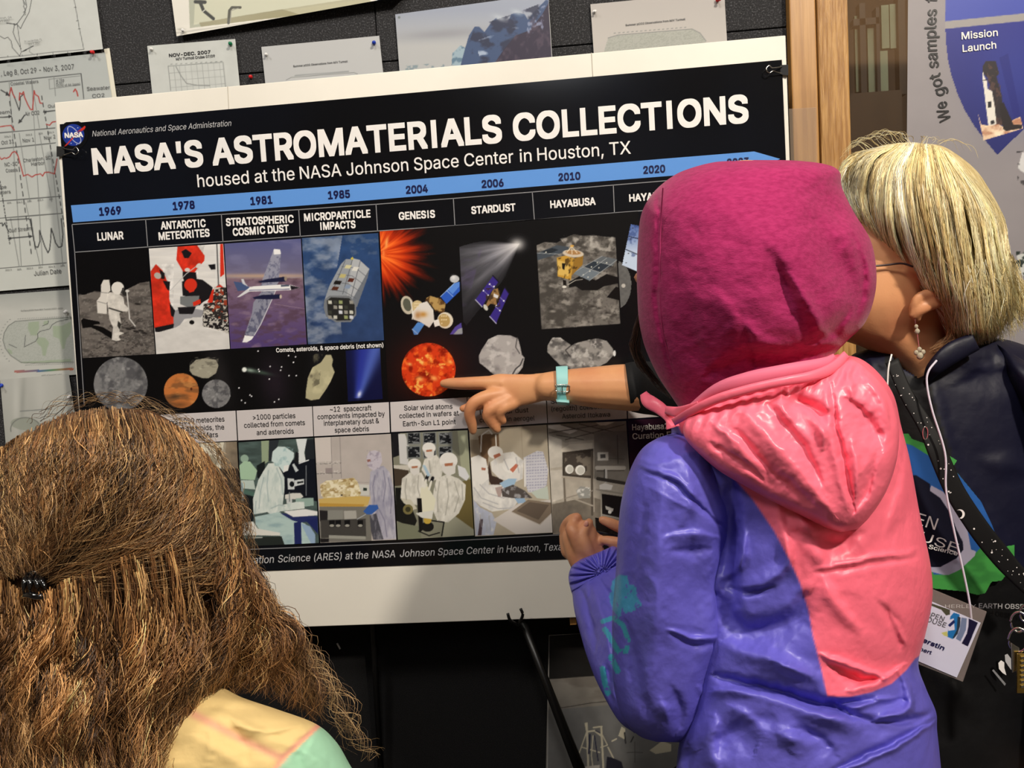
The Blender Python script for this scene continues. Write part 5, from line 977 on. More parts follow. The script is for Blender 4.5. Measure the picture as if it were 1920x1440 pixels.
# ------------------------------------------------------------------ people: helpers
def crease(px, py, seed, a, st=.004):
    n = fbm(px*.006+py*.003, py*.010-px*.003, seed, 2); m = np.clip(fbm(px*.008, py*.006, seed+5, 2)*2.2-.7, 0, 1)
    return a*.45*((1-np.abs(2*n-1))**4)*m+a*.5*(fbm(px*.006, py*.009, seed+3, 2)-.5)
def strokes(px, py, S):
    """sum of soft ridges/valleys: (points, width px, height m)"""
    h = np.zeros(px.shape)
    wx = px+10*(fbm(px*.02, py*.02, 61, 3)-.5)+5*(fbm(px*.07, py*.07, 63, 2)-.5); wy = py+10*(fbm(px*.02, py*.02, 67, 3)-.5)+5*(fbm(px*.07, py*.07, 69, 2)-.5)
    for pts, w, a in S:
        P = np.asarray(pts, float); P = cr(P, 4*len(P)) if len(P) > 2 else P
        L = np.concatenate([[0], np.cumsum(np.hypot(*np.diff(P, axis=0).T))]); tot = L[-1]
        bb = (wx > P[:, 0].min()-4*w) & (wx < P[:, 0].max()+4*w) & (wy > P[:, 1].min()-4*w) & (wy < P[:, 1].max()+4*w)
        x, y = wx[bb], wy[bb]; d = np.full(x.shape, 1e9); t = np.zeros(x.shape); sd = np.zeros(x.shape)
        for i in range(len(P)-1):
            v = P[i+1]-P[i]; q = v@v+1e-9; u = np.clip(((x-P[i, 0])*v[0]+(y-P[i, 1])*v[1])/q, 0, 1)
            e = np.hypot(x-P[i, 0]-u*v[0], y-P[i, 1]-u*v[1]); k = e < d; d[k] = e[k]; t[k] = (L[i]+u[k]*(L[i+1]-L[i]))/tot
            sd[k] = np.sign((x[k]-P[i, 0])*v[1]-(y[k]-P[i, 1])*v[0])
        ww = w*STW*(.55+.45*np.sin(math.pi*t)); ds = d*np.where(sd > 0, 1.35, .8)
        h[bb] += a*STA*(np.sin(math.pi*np.clip(t*.86+.07, 0, 1))**.8)*np.exp(-(ds/ww)**2)
    return h
STW, STA = 1.5, 0.8
def rows_interp(rows, n):
    return cr(np.array(rows, float), n)
def loft(name, rows, nth, n, m, parent, disp=None, p=1.0, cut=None, cols=None, smooth=True, raw=False):
    """rows: (ax, ay, bx, by, Ycentre, rY) left and right photo points of each section"""
    R = rows_interp(rows, n); th = np.linspace(0, 2*math.pi, nth, endpoint=False)
    c = np.cos(th)[None]; s = np.sin(th)[None]
    mx = (R[:, 0]+R[:, 2])/2; my = (R[:, 1]+R[:, 3])/2; hx = (R[:, 2]-R[:, 0])/2; hy = (R[:, 3]-R[:, 1])/2
    px = mx[:, None]+hx[:, None]*c; py = my[:, None]+hy[:, None]*c
    Y = R[:, 4][:, None]-R[:, 5].clip(0.0005)[:, None]*np.sign(s)*np.abs(s)**p
    if disp is not None: Y = Y-disp(px, py)*np.clip(s*2.2, 0, 1)
    V = W(px, py, Y).reshape(-1, 3); F = quadgrid(nth, n, True)
    if cut is not None:
        sv = np.repeat(s, n, 0).ravel(); F = F[(sv[F] > cut).any(1)]
    C = lin(cols(px.ravel(), py.ravel(), np.repeat(s, n, 0).ravel())) if cols is not None else None
    if raw: return V, F
    if cut is None:
        k = len(V); V = np.vstack([V, V[:nth].mean(0), V[-nth:].mean(0)]); j = np.arange(nth)
        c0 = np.stack([(j+1) % nth, j, np.full(nth, k), np.full(nth, k)], 1); c1 = np.stack([j+(n-1)*nth, (j+1) % nth+(n-1)*nth, np.full(nth, k+1), np.full(nth, k+1)], 1)
        FF = [tuple(x) for x in F.tolist()]+[tuple(x[:3]) for x in c0.tolist()]+[tuple(x[:3]) for x in c1.tolist()]
        if C is not None: C = np.vstack([C, C[:nth].mean(0), C[-nth:].mean(0)])
        return mesh(name, V, FF, m, parent, smooth, C)
    return mesh(name, V, F, m, parent, smooth, C)
class Body:
    """several closed solids fused by a voxel remesh into one continuous skin"""
    def __init__(s): s.V = []; s.F = []; s.n = 0
    def add(s, V, F):
        s.V.append(np.asarray(V)); s.F += [tuple(int(i)+s.n for i in f) for f in F]; s.n += len(V); return s
    def tube(s, P, r, sides=16, n=None):
        P = np.array(P, float); r = np.array(r, float)
        k = n or max(8, len(P)*6); Q = cr(np.column_stack([P, r]), k)
        # rounded ends
        a = Q[0].copy(); b = Q[-1].copy(); da = Q[0, :3]-Q[1, :3]; da /= np.linalg.norm(da)+1e-9; db = Q[-1, :3]-Q[-2, :3]; db /= np.linalg.norm(db)+1e-9
        h = []; t = []
        for u in (0.98, 0.85, 0.6, 0.3):
            h.append(np.append(a[:3]+da*a[3]*u, a[3]*math.sqrt(1-u*u))); t.insert(0, np.append(b[:3]+db*b[3]*u, b[3]*math.sqrt(1-u*u)))
        Q = np.vstack([h, Q, t]); V, F = tubes([Q[:, :3]], [Q[:, 3]], sides); return s.add(V, F)
    def ptube(s, pts, n=None):
        """(px,py,Y,radius px) -> tube"""
        P = np.array(pts, float); w = W(P[:, 0], P[:, 1], P[:, 2]); w2 = W(P[:, 0]+1, P[:, 1], P[:, 2]); k = np.linalg.norm(w2-w, axis=1)
        return s.tube(w, P[:, 3]*k, n=n)
    def ell(s, c, r, rot=(0, 0, 0), n=20):
        u, v = np.meshgrid(np.linspace(0, 2*math.pi, 2*n, endpoint=False), np.linspace(0.02, math.pi-0.02, n))
        P = np.stack([np.sin(v)*np.cos(u)*r[0], np.sin(v)*np.sin(u)*r[1], np.cos(v)*r[2]], -1).reshape(-1, 3)@np.array(Euler(rot).to_matrix()).T+np.array(c)
        F = [tuple(x) for x in quadgrid(2*n, n, True)[:, ::-1].tolist()]+[tuple(range(2*n-1, -1, -1))[::-1], tuple(range((n-1)*2*n, n*2*n))[::-1]]
        return s.add(P, F)
    def loft(s, rows, nth=28, n=30):
        V, F = loft('x', rows, nth, n, None, None, raw=True)
        F = [tuple(x) for x in F.tolist()]+[tuple(range(nth-1, -1, -1)), tuple(range((n-1)*nth, n*nth))]
        return s.add(V, F)
    def build(s, name, m, parent, vox=0.004, smooth=2):
        me = bpy.data.meshes.new('x'); me.from_pydata(np.vstack(s.V).tolist(), [], s.F)
        o = bpy.data.objects.new('x', me); COL.objects.link(o)
        r = o.modifiers.new('r', 'REMESH'); r.mode = 'VOXEL'; r.voxel_size = vox; r.use_smooth_shade = True
        if smooth: q = o.modifiers.new('s', 'SMOOTH'); q.iterations = smooth; q.factor = 0.5
        dg = bpy.context.evaluated_depsgraph_get(); dg.update()
        nm = bpy.data.meshes.new_from_object(o.evaluated_get(dg)); bpy.data.objects.remove(o)
        off = parent_origin(parent); V = np.zeros(len(nm.vertices)*3); nm.vertices.foreach_get('co', V); V = (V.reshape(-1, 3)-off).ravel(); nm.vertices.foreach_set('co', V)
        nm.name = name; nm.materials.clear(); nm.materials.append(m); nm.update()
        ob = bpy.data.objects.new(name, nm); COL.objects.link(ob); ob.parent = parent; return ob

def surf(rows, n=60):
    R = rows_interp(rows, n); y = (R[:, 1]+R[:, 3])/2; o = np.argsort(y)
    def f(px, py, off=0.0, pad=1.0):
        L = np.interp(py, y[o], R[o, 0]); Rr = np.interp(py, y[o], R[o, 2]); Yc = np.interp(py, y[o], R[o, 4]); rY = np.interp(py, y[o], R[o, 5])
        t = np.abs(px-(L+Rr)/2)/np.maximum((Rr-L)/2*pad, 1)
        return Yc-rY*np.sqrt(np.clip(1-t*t, 0, 1))-off
    return f
def hair(name, groups, m, parent, seed=1, K=16, label=None):
    rg = np.random.default_rng(seed); VV = []; FF = []; CC = []; base = 0
    for g in groups:
        G = np.array([cr(np.array(q, float), K) for q in g['guides']]); n = g['n']
        a = rg.random(n)*(len(G)-1); i = np.clip(a.astype(int), 0, len(G)-2); u = (a-i)[:, None, None]
        P = G[i]*(1-u)+G[i+1]*u                                          # n,K,2
        t0 = rg.uniform(*g.get('t0', (0, .15)), n); t1 = rg.uniform(*g.get('t1', (.75, 1.0)), n)
        tt = t0[:, None]+(t1-t0)[:, None]*np.linspace(0, 1, K)[None]; x = tt*(K-1); k = np.clip(x.astype(int), 0, K-2); w_ = (x-k)[..., None]
        ii = np.arange(n)[:, None]; P = P[ii, k]*(1-w_)+P[ii, k+1]*w_
        T = np.gradient(P, axis=1); T /= np.linalg.norm(T, axis=2)[..., None]+1e-9; Nn = np.stack([-T[..., 1], T[..., 0]], -1)
        # locks share their phase, so strands clump into waves
        ncl = g.get('clumps', 60); cid = rg.integers(0, ncl, n); cp = rg.random((ncl, 4)); ctr = rg.random(ncl)*(len(G)-1)
        cl = g.get('clump', 0.0)
        if cl:
            order = np.argsort(np.abs(ctr[None, :]-a[:, None]), axis=1)[:, :2]; cid = order[np.arange(n), rg.integers(0, 2, n)]
            ac = ctr[cid]; ic = np.clip(ac.astype(int), 0, len(G)-2); uc = (ac-ic)[:, None, None]; Pc = G[ic]*(1-uc)+G[ic+1]*uc; Pc = Pc[ii, k]*(1-w_)+Pc[ii, k+1]*w_
            wt = (cl*np.clip(tt*1.6, 0.15, 1))[..., None]; P = P*(1-wt)+Pc*wt
        ph = cp[cid, 0]*6.28+rg.normal(0, g.get('phj', .5), n); fr = g.get('freq', 3)*(0.75+0.5*cp[cid, 1]); A = g.get('amp', 4)*(0.5+rg.random(n))*(0.6+0.8*cp[cid, 2])
        wv = np.sin(6.28*fr[:, None]*tt+ph[:, None]); w2 = np.cos(6.28*fr[:, None]*tt+ph[:, None])
        ramp = np.clip((tt-g.get('r0', 0))*3, 0.1, 1)
        fz = rg.normal(0, 1, (n, 4)); fq = rg.uniform(2, 7, (n, 4)); fp = rg.random((n, 4))*6.28
        rnd = sum(fz[:, j:j+1]*np.sin(fq[:, j:j+1]*tt*6.28*.6+fp[:, j:j+1]) for j in range(4))*g.get('frizz', 1.5)
        P = P+Nn*(wv*A[:, None]*ramp+rnd*ramp)[..., None]+T*(w2*A[:, None]*ramp*.4)[..., None]
        dep = rg.uniform(*g.get('off', (0.0, 0.012)), n)[:, None]+g.get('cd', 0.0)*(cp[cid, 3]-.5)[:, None]+0.0006*w2*A[:, None]*ramp*g.get('dz', 1.0)
        Y = g['surf'](P[..., 0], P[..., 1])-dep
        Q = W(P[..., 0], P[..., 1], Y)                                   # n,K,3
        Tt = np.gradient(Q, axis=1); Tt /= np.linalg.norm(Tt, axis=2)[..., None]+1e-12
        A1 = np.cross(Tt, np.array((0.1, 1.0, 0.05))); A1 /= np.linalg.norm(A1, axis=2)[..., None]+1e-12; B1 = np.cross(Tt, A1)
        r = g.get('r', 0.0004)*(0.6+0.8*rg.random(n))[:, None]*(np.linspace(1, 0, K)[None]**.5*.8+.2)
        rings = [Q+r[..., None]*(A1*math.cos(q)+B1*math.sin(q)) for q in (math.pi/2, math.pi*7/6, math.pi*11/6)]
        V = np.stack(rings, 2).reshape(-1, 3)
        f = quadgrid(3, K, True); F = (f[None]+(np.arange(n)*K*3)[:, None, None]).reshape(-1, 4)+base
        ca = np.array(g['cols'], float); wts = np.array(g.get('cw', [1]*len(ca)), float); wts /= wts.sum()
        # strands of a lock are alike; deeper locks coloured darker, as crevice shade
        cc = np.where(rg.random(n) < g.get('mix', .5), rg.choice(len(ca), n, p=wts), rg.choice(len(ca), ncl, p=wts)[cid]); c = ca[cc]*rg.uniform(.85, 1.12, n)[:, None]*(1+g.get('cb', 0)*(cp[cid, 3]-.5))[:, None]
        C = np.repeat(lin(np.clip(c, 0, 255)), K*3, 0)
        VV.append(V); FF.append(F); CC.append(C); base += len(V)
    o = mesh(name, np.vstack(VV), np.vstack(FF), m, parent, True, np.vstack(CC)); o['kind'] = 'stuff'
    if label: o['label'] = label
    return o

M['skin'] = mat('skin', (214, 152, 112), 0.48, 0.4, noise=(40, (196, 128, 94), 0.4, 0.7, (1, 1, 1)), bump=(500, 0.12, 0.001, (1, 1, 1)))
M['skin_face'] = mat('skin_fair', (218, 158, 112), 0.45, 0.4, noise=(14, (204, 136, 96), 0.4, 0.7, (1, 1, 1)), bump=(500, 0.12, 0.001, (1, 1, 1)))
M['hair'] = mat('hair_strands', rough=0.38, spec=0.5, attr=True)
M['hair_blonde'] = mat('blonde_hair_strands', rough=0.34, spec=0.45, attr=True)
M['brown_mass'] = mat('brown_hair_mass', (74, 50, 30), 0.8, 0.2, noise=(60, (112, 76, 44), 0.4, 0.65, (1, 1, 0.3)), bump=(120, 0.8, 0.006, (1, 1, 0.3)))
M['blond_mass'] = mat('blonde_hair_mass', (196, 174, 122), 0.7, 0.25, noise=(60, (222, 204, 156), 0.4, 0.65, (2, 2, 0.2)), bump=(120, 0.8, 0.004, (2, 2, 0.2)))
M['nylon_purple'] = mat('purple_nylon', (104, 98, 204), 0.36, 0.45, attr=False, bump=(26, 0.35, 0.006, (1, 1, 1)))
M['nylon_pink'] = mat('pink_nylon', (255, 116, 140), 0.36, 0.5, bump=(26, 0.35, 0.006, (1, 1, 1)))
M['nylon'] = mat('two_tone_nylon', rough=0.43, spec=0.5, attr=True, bump=(34, 0.45, 0.005, (1, 1, 1)))
M['fleece'] = mat('magenta_fleece', (172, 46, 102), 0.9, 0.2, noise=(160, (154, 34, 88), 0.38, 0.66, (1, 1, 2.5)), bump=(420, 0.35, 0.001, (1, 1, 2.2)), sheen=0.15)
M['navy'] = mat('navy_nylon', (12, 13, 36), 0.5, 0.4, bump=(20, 0.4, 0.008, (1, 1, 1)))
M['black_cloth'] = mat('black_jersey', (18, 18, 20), 0.8, 0.3, bump=(300, 0.3, 0.001, (1, 1, 1)))
M['denim'] = mat('dark_denim', (30, 36, 56), 0.85, 0.2, bump=(400, 0.3, 0.001, (1, 1, 1)))
M['teal'] = mat('pale_teal_strap', (150, 206, 206), 0.5, 0.4)
M['shoe'] = mat('shoe_leather', (30, 28, 30), 0.6)

def legs(B_, cx, cy, zhip, w, r, toward=-1):
    for sx in (-1, 1):
        x = cx+sx*w
        B_.tube([(x*0.5+cx*.5+sx*w*.2, cy, zhip), (x, cy, zhip*0.52), (x, cy+.01, 0.09)], [r, r*.72, r*.45], n=24)
        B_.tube([(x, cy-.02*toward, 0.045), (x, cy+.14, 0.035)], [0.04, 0.032], n=8)
def clothed_legs(parent, cx, cy, zhip, w, r):
    for sx in (-1, 1):
        x = cx+sx*w
        Q = cr(np.array([(cx+sx*w*.7, cy, zhip, r*1.15), (x, cy, zhip*.52, r*.9), (x, cy+.01, 0.10, r*.75)]), 20)
        V, F = tubes([Q[:, :3]], [Q[:, 3]], 18); mesh('trouser_leg', V, F, M['denim'], parent, smooth=True)
        b = Body(); b.tube([(x, cy-.05, 0.045), (x, cy+.06, 0.05), (x, cy+.17, 0.036)], [0.044, 0.05, 0.036], n=12); b.build('shoe', M['shoe'], parent, 0.006)
# ================================================================== child in the hooded windbreaker
CY = -0.535
ctr = W(1430, 900, CY)
kid = empty('person', (float(ctr[0]), CY, 0))
tag(kid, 'person seen from behind in magenta fleece hood and pink and purple windbreaker, holding a phone', 'person')

# --- body (head, torso, arms, hands) in one skin
B = Body()
hc = W(1390, 500, CY); B.ell(hc, (0.072, 0.088, 0.098), (0, 0, 0.5))
B.ptube([(1200, 520, CY+0.045, 12), (1212, 524, CY+0.035, 16), (1240, 530, CY+0.03, 22)], 8)         # nose end under the hood edge
B.ptube([(1240, 470, CY+0.05, 26), (1236, 560, CY+0.05, 22), (1262, 640, CY+0.05, 22)], 10)            # brow, mouth and chin side
B.ptube([(1400, 600, CY, 90), (1410, 720, CY, 82)], 10)
B.loft([(1330, 700, 1520, 680, CY+.01, .05), (1270, 830, 1640, 760, CY+.01, .065), (1300, 1000, 1690, 960, CY+.01, .07), (1330, 1200, 1700, 1200, CY+.01, .07), (1350, 1430, 1700, 1430, CY+.01, .066), (1390, 1640, 1680, 1640, CY+.01, .055)])
B.ptube([(1290, 870, CY+.01, 50), (1262, 1050, CY+.0, 55), (1235, 1300, CY+.01, 50)], 16)
B.ptube([(1235, 1300, CY+.01, 45), (1180, 1200, -0.44, 42), (1122, 1095, -0.365, 34), (1108, 1068, -0.355, 30)], 16)
B.ptube([(1640, 880, CY+.03, 45), (1660, 1060, CY+.05, 45), (1600, 1250, CY+.07, 40)], 12)
B.ptube([(1600, 1250, CY+.07, 40), (1400, 1160, -0.36, 32), (1215, 1070, -0.345, 26)], 14)
HY = -0.345
# left hand: back of the hand, four bent fingers, thumb
B.ptube([(1108, 1072, HY, 30), (1092, 1040, HY, 30), (1080, 1010, HY+.004, 27)], 10)
B.ptube([(1070, 1030, HY+.012, 20), (1062, 1000, HY+.014, 15), (1064, 985, HY+.010, 12.5), (1073, 974, HY+.0, 11), (1082, 970, HY-.006, 9.5)], 14)       # index
B.ptube([(1092, 1040, HY-.010, 16), (1080, 1008, HY-.016, 14), (1072, 990, HY-.012, 13), (1080, 984, HY-.004, 10)], 12)
B.ptube([(1108, 1050, HY-.012, 16), (1096, 1020, HY-.018, 13), (1092, 1002, HY-.016, 11), (1100, 985, HY-.010, 9.5), (1105, 979, HY-.008, 8)], 14)       # thumb side
B.ptube([(1118, 1040, HY-.004, 14), (1108, 1014, HY-.008, 11), (1110, 994, HY-.006, 9)], 10)
B.ptube([(1126, 1044, HY-.002, 13), (1120, 1020, HY-.002, 10), (1121, 1004, HY, 8)], 10)
# right hand: thumb over the phone, fingers below
B.ptube([(1225, 1040, HY+.008, 28), (1195, 1020, HY+.008, 26)], 8)
B.ptube([(1192, 1000, HY+.004, 13), (1165, 990, HY, 11.5), (1145, 981, HY-.003, 10.5), (1130, 975, HY-.004, 8.5)], 12)
B.ptube([(1195, 1020, HY-.004, 12), (1165, 1018, HY-.010, 10.5), (1142, 1014, HY-.010, 10), (1131, 1012, HY-.008, 8)], 12)
B.ptube([(1200, 1034, HY-.004, 12), (1170, 1030, HY-.010, 10), (1152, 1030, HY-.010, 9)], 10)
B.ptube([(1200, 1046, HY-.002, 11), (1172, 1044, HY-.008, 9.5), (1156, 1046, HY-.008, 8.5)], 10)
B.ptube([(1200, 1056, HY+.002, 10), (1178, 1058, HY-.004, 8.5), (1162, 1060, HY-.004, 7.5)], 10)
legs(B, float(ctr[0])+.02, CY+.02, 0.72, 0.085, 0.075)
B.build('body', M['skin'], kid, 0.0028, 2)
clothed_legs(kid, float(ctr[0])+.015, CY+.01, 0.80, 0.068, 0.072)
nl = Body(); nl.ell(W(1099, 982, HY-.0165), (0.003, 0.0015, 0.004), (0, 0.5, 0)); nl.build('fingernail', mat('nail', (226, 160, 138), 0.25, 0.5), kid, 0.0008, 1)

# hair that shows at the hood's front edge
hs = lambda px, py: np.full(np.shape(px), CY+0.05)
hair('hair', [dict(guides=[[(1206, 560), (1192, 610), (1182, 650), (1200, 690), (1240, 735)], [(1212, 560), (1204, 610), (1200, 660), (1222, 700), (1262, 750)]], n=420, surf=hs, amp=1.2, frizz=.7, freq=1, off=(-.02, .012), cols=[(46, 30, 22), (70, 46, 30), (32, 22, 18)], r=.0005)], M['hair'], kid, 5, label='dark brown hair under the hood edge')

# --- inner magenta hood
hood_rows = [(1380, 301.5, 1416, 300, CY, .010), (1340, 304, 1490, 301, CY, .045), (1296, 315, 1548, 308, CY, .070), (1262, 330, 1574, 322, CY, .084), (1226, 360, 1579, 352, CY, .098), (1203, 400, 1600, 396, CY, .110),
             (1196, 455, 1632, 450, CY, .118), (1194, 510, 1643, 505, CY, .120), (1195, 555, 1640, 555, CY, .118), (1198, 600, 1622, 605, CY, .110), (1206, 640, 1588, 640, CY, .100), (1219, 675, 1562, 668, CY, .090), (1238, 712, 1548, 700, CY, .080), (1262, 748, 1530, 735, CY, .07), (1290, 790, 1500, 780, CY, .06)]
hood_folds = [([(1530, 360), (1562, 398), (1576, 440)], 24, -.008), ([(1530, 420), (1572, 490), (1602, 545), (1606, 600)], 26, -.018), ([(1445, 475), (1470, 530), (1500, 580), (1524, 625)], 18, -.012), ([(1486, 520), (1512, 570), (1540, 622), (1566, 640)], 12, .012),
              ([(1350, 560), (1390, 610), (1440, 648), (1500, 660)], 16, .008), ([(1400, 660), (1460, 668), (1540, 655)], 14, -.016), ([(1330, 700), (1420, 672), (1490, 668)], 14, -.010), ([(1236, 330), (1233, 480), (1236, 600), (1262, 700)], 3, -.0032), ([(1226, 345), (1222, 480), (1226, 600), (1252, 700)], 7, .0022),
              ([(1388, 590), (1400, 640), (1410, 690)], 8, -.005), ([(1610, 470), (1636, 520), (1630, 570), (1606, 610)], 5, .006), ([(1596, 440), (1618, 500), (1618, 560)], 5, -.004), ([(1290, 560), (1300, 640), (1330, 700)], 14, -.005), ([(1590, 585), (1560, 625), (1520, 640)], 9, -.010)]
def hd(px, py): return 1.15*strokes(px, py, hood_folds)+.004*(fbm(px*.03, py*.03, 5)-.5)
hood = loft('inner_hood', hood_rows, 300, 260, M['fleece'], kid, hd, cut=-0.62); hood['label'] = 'magenta fleece hood pulled over the head'
# back of the hood's hem seam
V, F = tubes([wp([(1243, 352, CY-.088), (1239, 420, CY-.073), (1238, 500, CY-.072), (1240, 600, CY-.066), (1252, 660, CY-.058), (1278, 720, CY-.045)], 60)], [0.0006], 6); mesh('hem_stitching', V, F, mat('dark_magenta_thread', (158, 34, 92), 0.8), hood)

# --- windbreaker: torso with pink yoke, purple below
bound = [(1268, 788), (1277, 812), (1320, 838), (1360, 880), (1410, 935), (1451, 995), (1480, 1050), (1501, 1096), (1516, 1145), (1524, 1192), (1540, 1255), (1551, 1307), (1595, 1307), (1634, 1298), (1672, 1282), (1700, 1256), (1716, 1235), (1800, 1180), (1820, 600), (1200, 600)]
PU = np.array((100, 94, 196.)); PK = np.array((255, 114, 138.))
def tcol(px, py, s):
    d = pdist(px, py, bound+[bound[0]]); m = np.clip(.5+np.where(inpoly(px, py, bound), d, -d)/3.2, 0, 1)[:, None]; return PK*m+PU*(1-m)
torso_rows = [(1300, 752, 1570, 664, CY+.0, .055), (1262, 792, 1612, 672, CY, .070), (1262, 835, 1648, 700, CY, .085), (1275, 880, 1676, 742, CY, .092), (1290, 930, 1690, 800, CY, .095), (1300, 980, 1706, 862, CY, .097), (1305, 1040, 1724, 960, CY, .098), (1305, 1110, 1745, 1060, CY, .098),
              (1305, 1180, 1748, 1125, CY, .098), (1300, 1240, 1734, 1195, CY, .098), (1296, 1290, 1722, 1245, CY, .098), (1290, 1330, 1736, 1290, CY, .100), (1280, 1370, 1755, 1335, CY, .104), (1272, 1400, 1757, 1368, CY, .104), (1268, 1440, 1762, 1415, CY, .104), (1262, 1490, 1766, 1470, CY, .104), (1262, 1640, 1770, 1620, CY, .106)]
tf = [([(1372, 905), (1372, 985), (1368, 1060), (1378, 1130)], 14, -.014), ([(1350, 1120), (1400, 1180), (1480, 1160), (1510, 1120)], 18, -.012), ([(1400, 1000), (1384, 1060), (1360, 1085)], 7, .007), ([(1480, 1010), (1475, 1060), (1430, 1095), (1380, 1105)], 10, .005), ([(1440, 900), (1470, 1000), (1495, 1080)], 9, .003),
      ([(1370, 1100), (1410, 1105), (1450, 1100)], 5, -.006), ([(1365, 1205), (1430, 1230), (1520, 1265), (1551, 1300)], 14, .006), ([(1345, 1265), (1430, 1290), (1540, 1318), (1640, 1312)], 10, -.012), ([(1450, 1240), (1520, 1270)], 7, .006), ([(1340, 1295), (1430, 1300), (1560, 1345), (1700, 1365), (1750, 1345)], 9, .008),
      ([(1556, 1312), (1600, 1345), (1660, 1360), (1720, 1350), (1752, 1330)], 10, -.011), ([(1575, 1320), (1600, 1325), (1680, 1310)], 7, .007), ([(1690, 1260), (1708, 1300), (1700, 1335), (1640, 1352)], 6, .008), ([(1600, 1335), (1650, 1320), (1692, 1310)], 6, -.006), ([(1755, 1345), (1680, 1390), (1600, 1425), (1560, 1445)], 4, -.006), ([(1750, 1355), (1680, 1400), (1600, 1437)], 5, .004),
      ([(1560, 1250), (1600, 1268), (1650, 1278)], 7, -.008), ([(1540, 1225), (1590, 1250), (1660, 1272)], 5, .005), ([(1590, 1290), (1650, 1280), (1700, 1250)], 5, .004), ([(1530, 1065), (1580, 1055), (1640, 1045), (1720, 1030)], 3.5, .0025), ([(1530, 1075), (1600, 1062), (1720, 1042)], 4, -.0022), ([(1540, 1080), (1560, 1120), (1610, 1180)], 9, .004), ([(1650, 1130), (1680, 1170), (1690, 1220)], 7, -.004), ([(1672, 1150), (1690, 1190), (1700, 1210)], 4, .004),
      ([(1490, 960), (1530, 1020), (1545, 1060)], 12, .005), ([(1500, 1000), (1560, 1016), (1610, 1000)], 12, -.007), ([(1660, 1000), (1700, 900), (1700, 850)], 9, .004), ([(1320, 1400), (1420, 1360), (1470, 1400)], 20, -.009), ([(1380, 1330), (1440, 1370), (1540, 1400)], 14, .007), ([(1340, 1350), (1330, 1400), (1345, 1440)], 12, .006), ([(1500, 1370), (1560, 1410)], 14, -.006), ([(1290, 1400), (1290, 1440)], 10, -.010)]
def td(px, py): return 1.8*strokes(px, py, tf)+crease(px, py, 5, .006)+.004*(fbm(px*.012, py*.012, 11)-.5)+.0016*(fbm(px*.05, py*.03, 12)-.5)
jk = loft('jacket', torso_rows, 420, 360, M['nylon'], kid, td, p=0.8, cols=tcol); jk['label'] = 'windbreaker with pink yoke and purple lower back'
# yoke seam
V, F = tubes([wp([(a, b, float(surf(torso_rows)(np.array(a), np.array(b)))-.0035-float(strokes(np.array([a]), np.array([b]), tf)[0])) for a, b in bound[1:17]], 120)], [0.0007], 6)
# upper sleeve
SL = [(1262, 812, 1310, 826, CY-.02, .030), (1228, 824, 1345, 862, CY-.024, .050), (1200, 846, 1362, 905, CY-.026, .062), (1178, 890, 1374, 955, CY-.026, .068), (1164, 945, 1372, 1000, CY-.026, .070), (1158, 1010, 1358, 1050, CY-.024, .070), (1154, 1080, 1352, 1105, CY-.020, .068), (1148, 1150, 1366, 1165, CY-.016, .068), (1148, 1215, 1368, 1205, CY-.012, .066), (1150, 1280, 1340, 1285, CY-.010, .062), (1165, 1340, 1320, 1340, CY-.010, .054), (1196, 1378, 1300, 1380, CY-.010, .036), (1230, 1391, 1275, 1392, CY-.01, .012)]
sf = [([(1203, 882), (1260, 905), (1310, 948), (1366, 1000)], 3.5, -.004), ([(1195, 872), (1262, 895), (1316, 940)], 5, .0025), ([(1250, 1010), (1300, 1000), (1350, 1008)], 6, .004), ([(1262, 1030), (1330, 1030)], 8, -.005), ([(1255, 1180), (1300, 1195), (1350, 1196)], 5, .005), ([(1260, 1190), (1310, 1206), (1350, 1206)], 5, -.005), ([(1240, 920), (1235, 1050), (1228, 1200), (1205, 1320)], 16, .006), ([(1290, 960), (1300, 1100), (1295, 1240)], 20, -.006), ([(1340, 1020), (1345, 1080), (1340, 1150)], 8, .006),
      ([(1262, 1290), (1275, 1330), (1268, 1370)], 9, -.008), ([(1240, 1310), (1250, 1350)], 7, .005), ([(1310, 1290), (1325, 1310), (1300, 1360)], 6, .006), ([(1190, 860), (1240, 870), (1290, 850)], 8, .003), ([(1210, 950), (1190, 1060), (1180, 1130)], 11, -.004), ([(1175, 1170), (1200, 1290), (1230, 1360)], 10, -.006), ([(1285, 870), (1300, 930), (1280, 980)], 9, .004)]
prints = [('P', [(1148, 1090), (1160, 1078), (1176, 1080), (1180, 1095), (1192, 1100), (1195, 1118), (1204, 1134), (1196, 1140), (1188, 1146), (1170, 1150), (1160, 1158), (1148, 1142), (1142, 1120), (1145, 1105)]), ('L', 9, [(1130, 1165), (1150, 1158), (1168, 1172), (1178, 1200), (1174, 1222)]), ('L', 10, [(1134, 1180), (1150, 1205), (1158, 1220)]), ('L', 11, [(1146, 1232), (1158, 1258)]), ('L', 11, [(1130, 1254), (1134, 1280), (1140, 1300)]), ('L', 8, [(1172, 1222), (1160, 1222)])]
def scol(px, py, s):
    c = np.tile(PU, (len(px), 1)); f = s > 0.0
    for q in prints:
        m = (inpoly(px, py, q[1]) if q[0] == 'P' else pdist(px, py, q[2]) < q[1]/2) & f & (fbm(px*.12, py*.12, 4) > .3)
        c[m] = (70, 152, 196) if q[0] == 'P' else (64, 158, 186)
    return c
slv = loft('upper_sleeve', SL, 260, 260, M['nylon'], jk, lambda a, b: 1.3*strokes(a, b, sf)+crease(a, b, 15, .006)+.003*(fbm(a*.015, b*.012, 21)-.5)+.0012*(fbm(a*.05, b*.04, 2)-.5), p=.9, cols=scol)
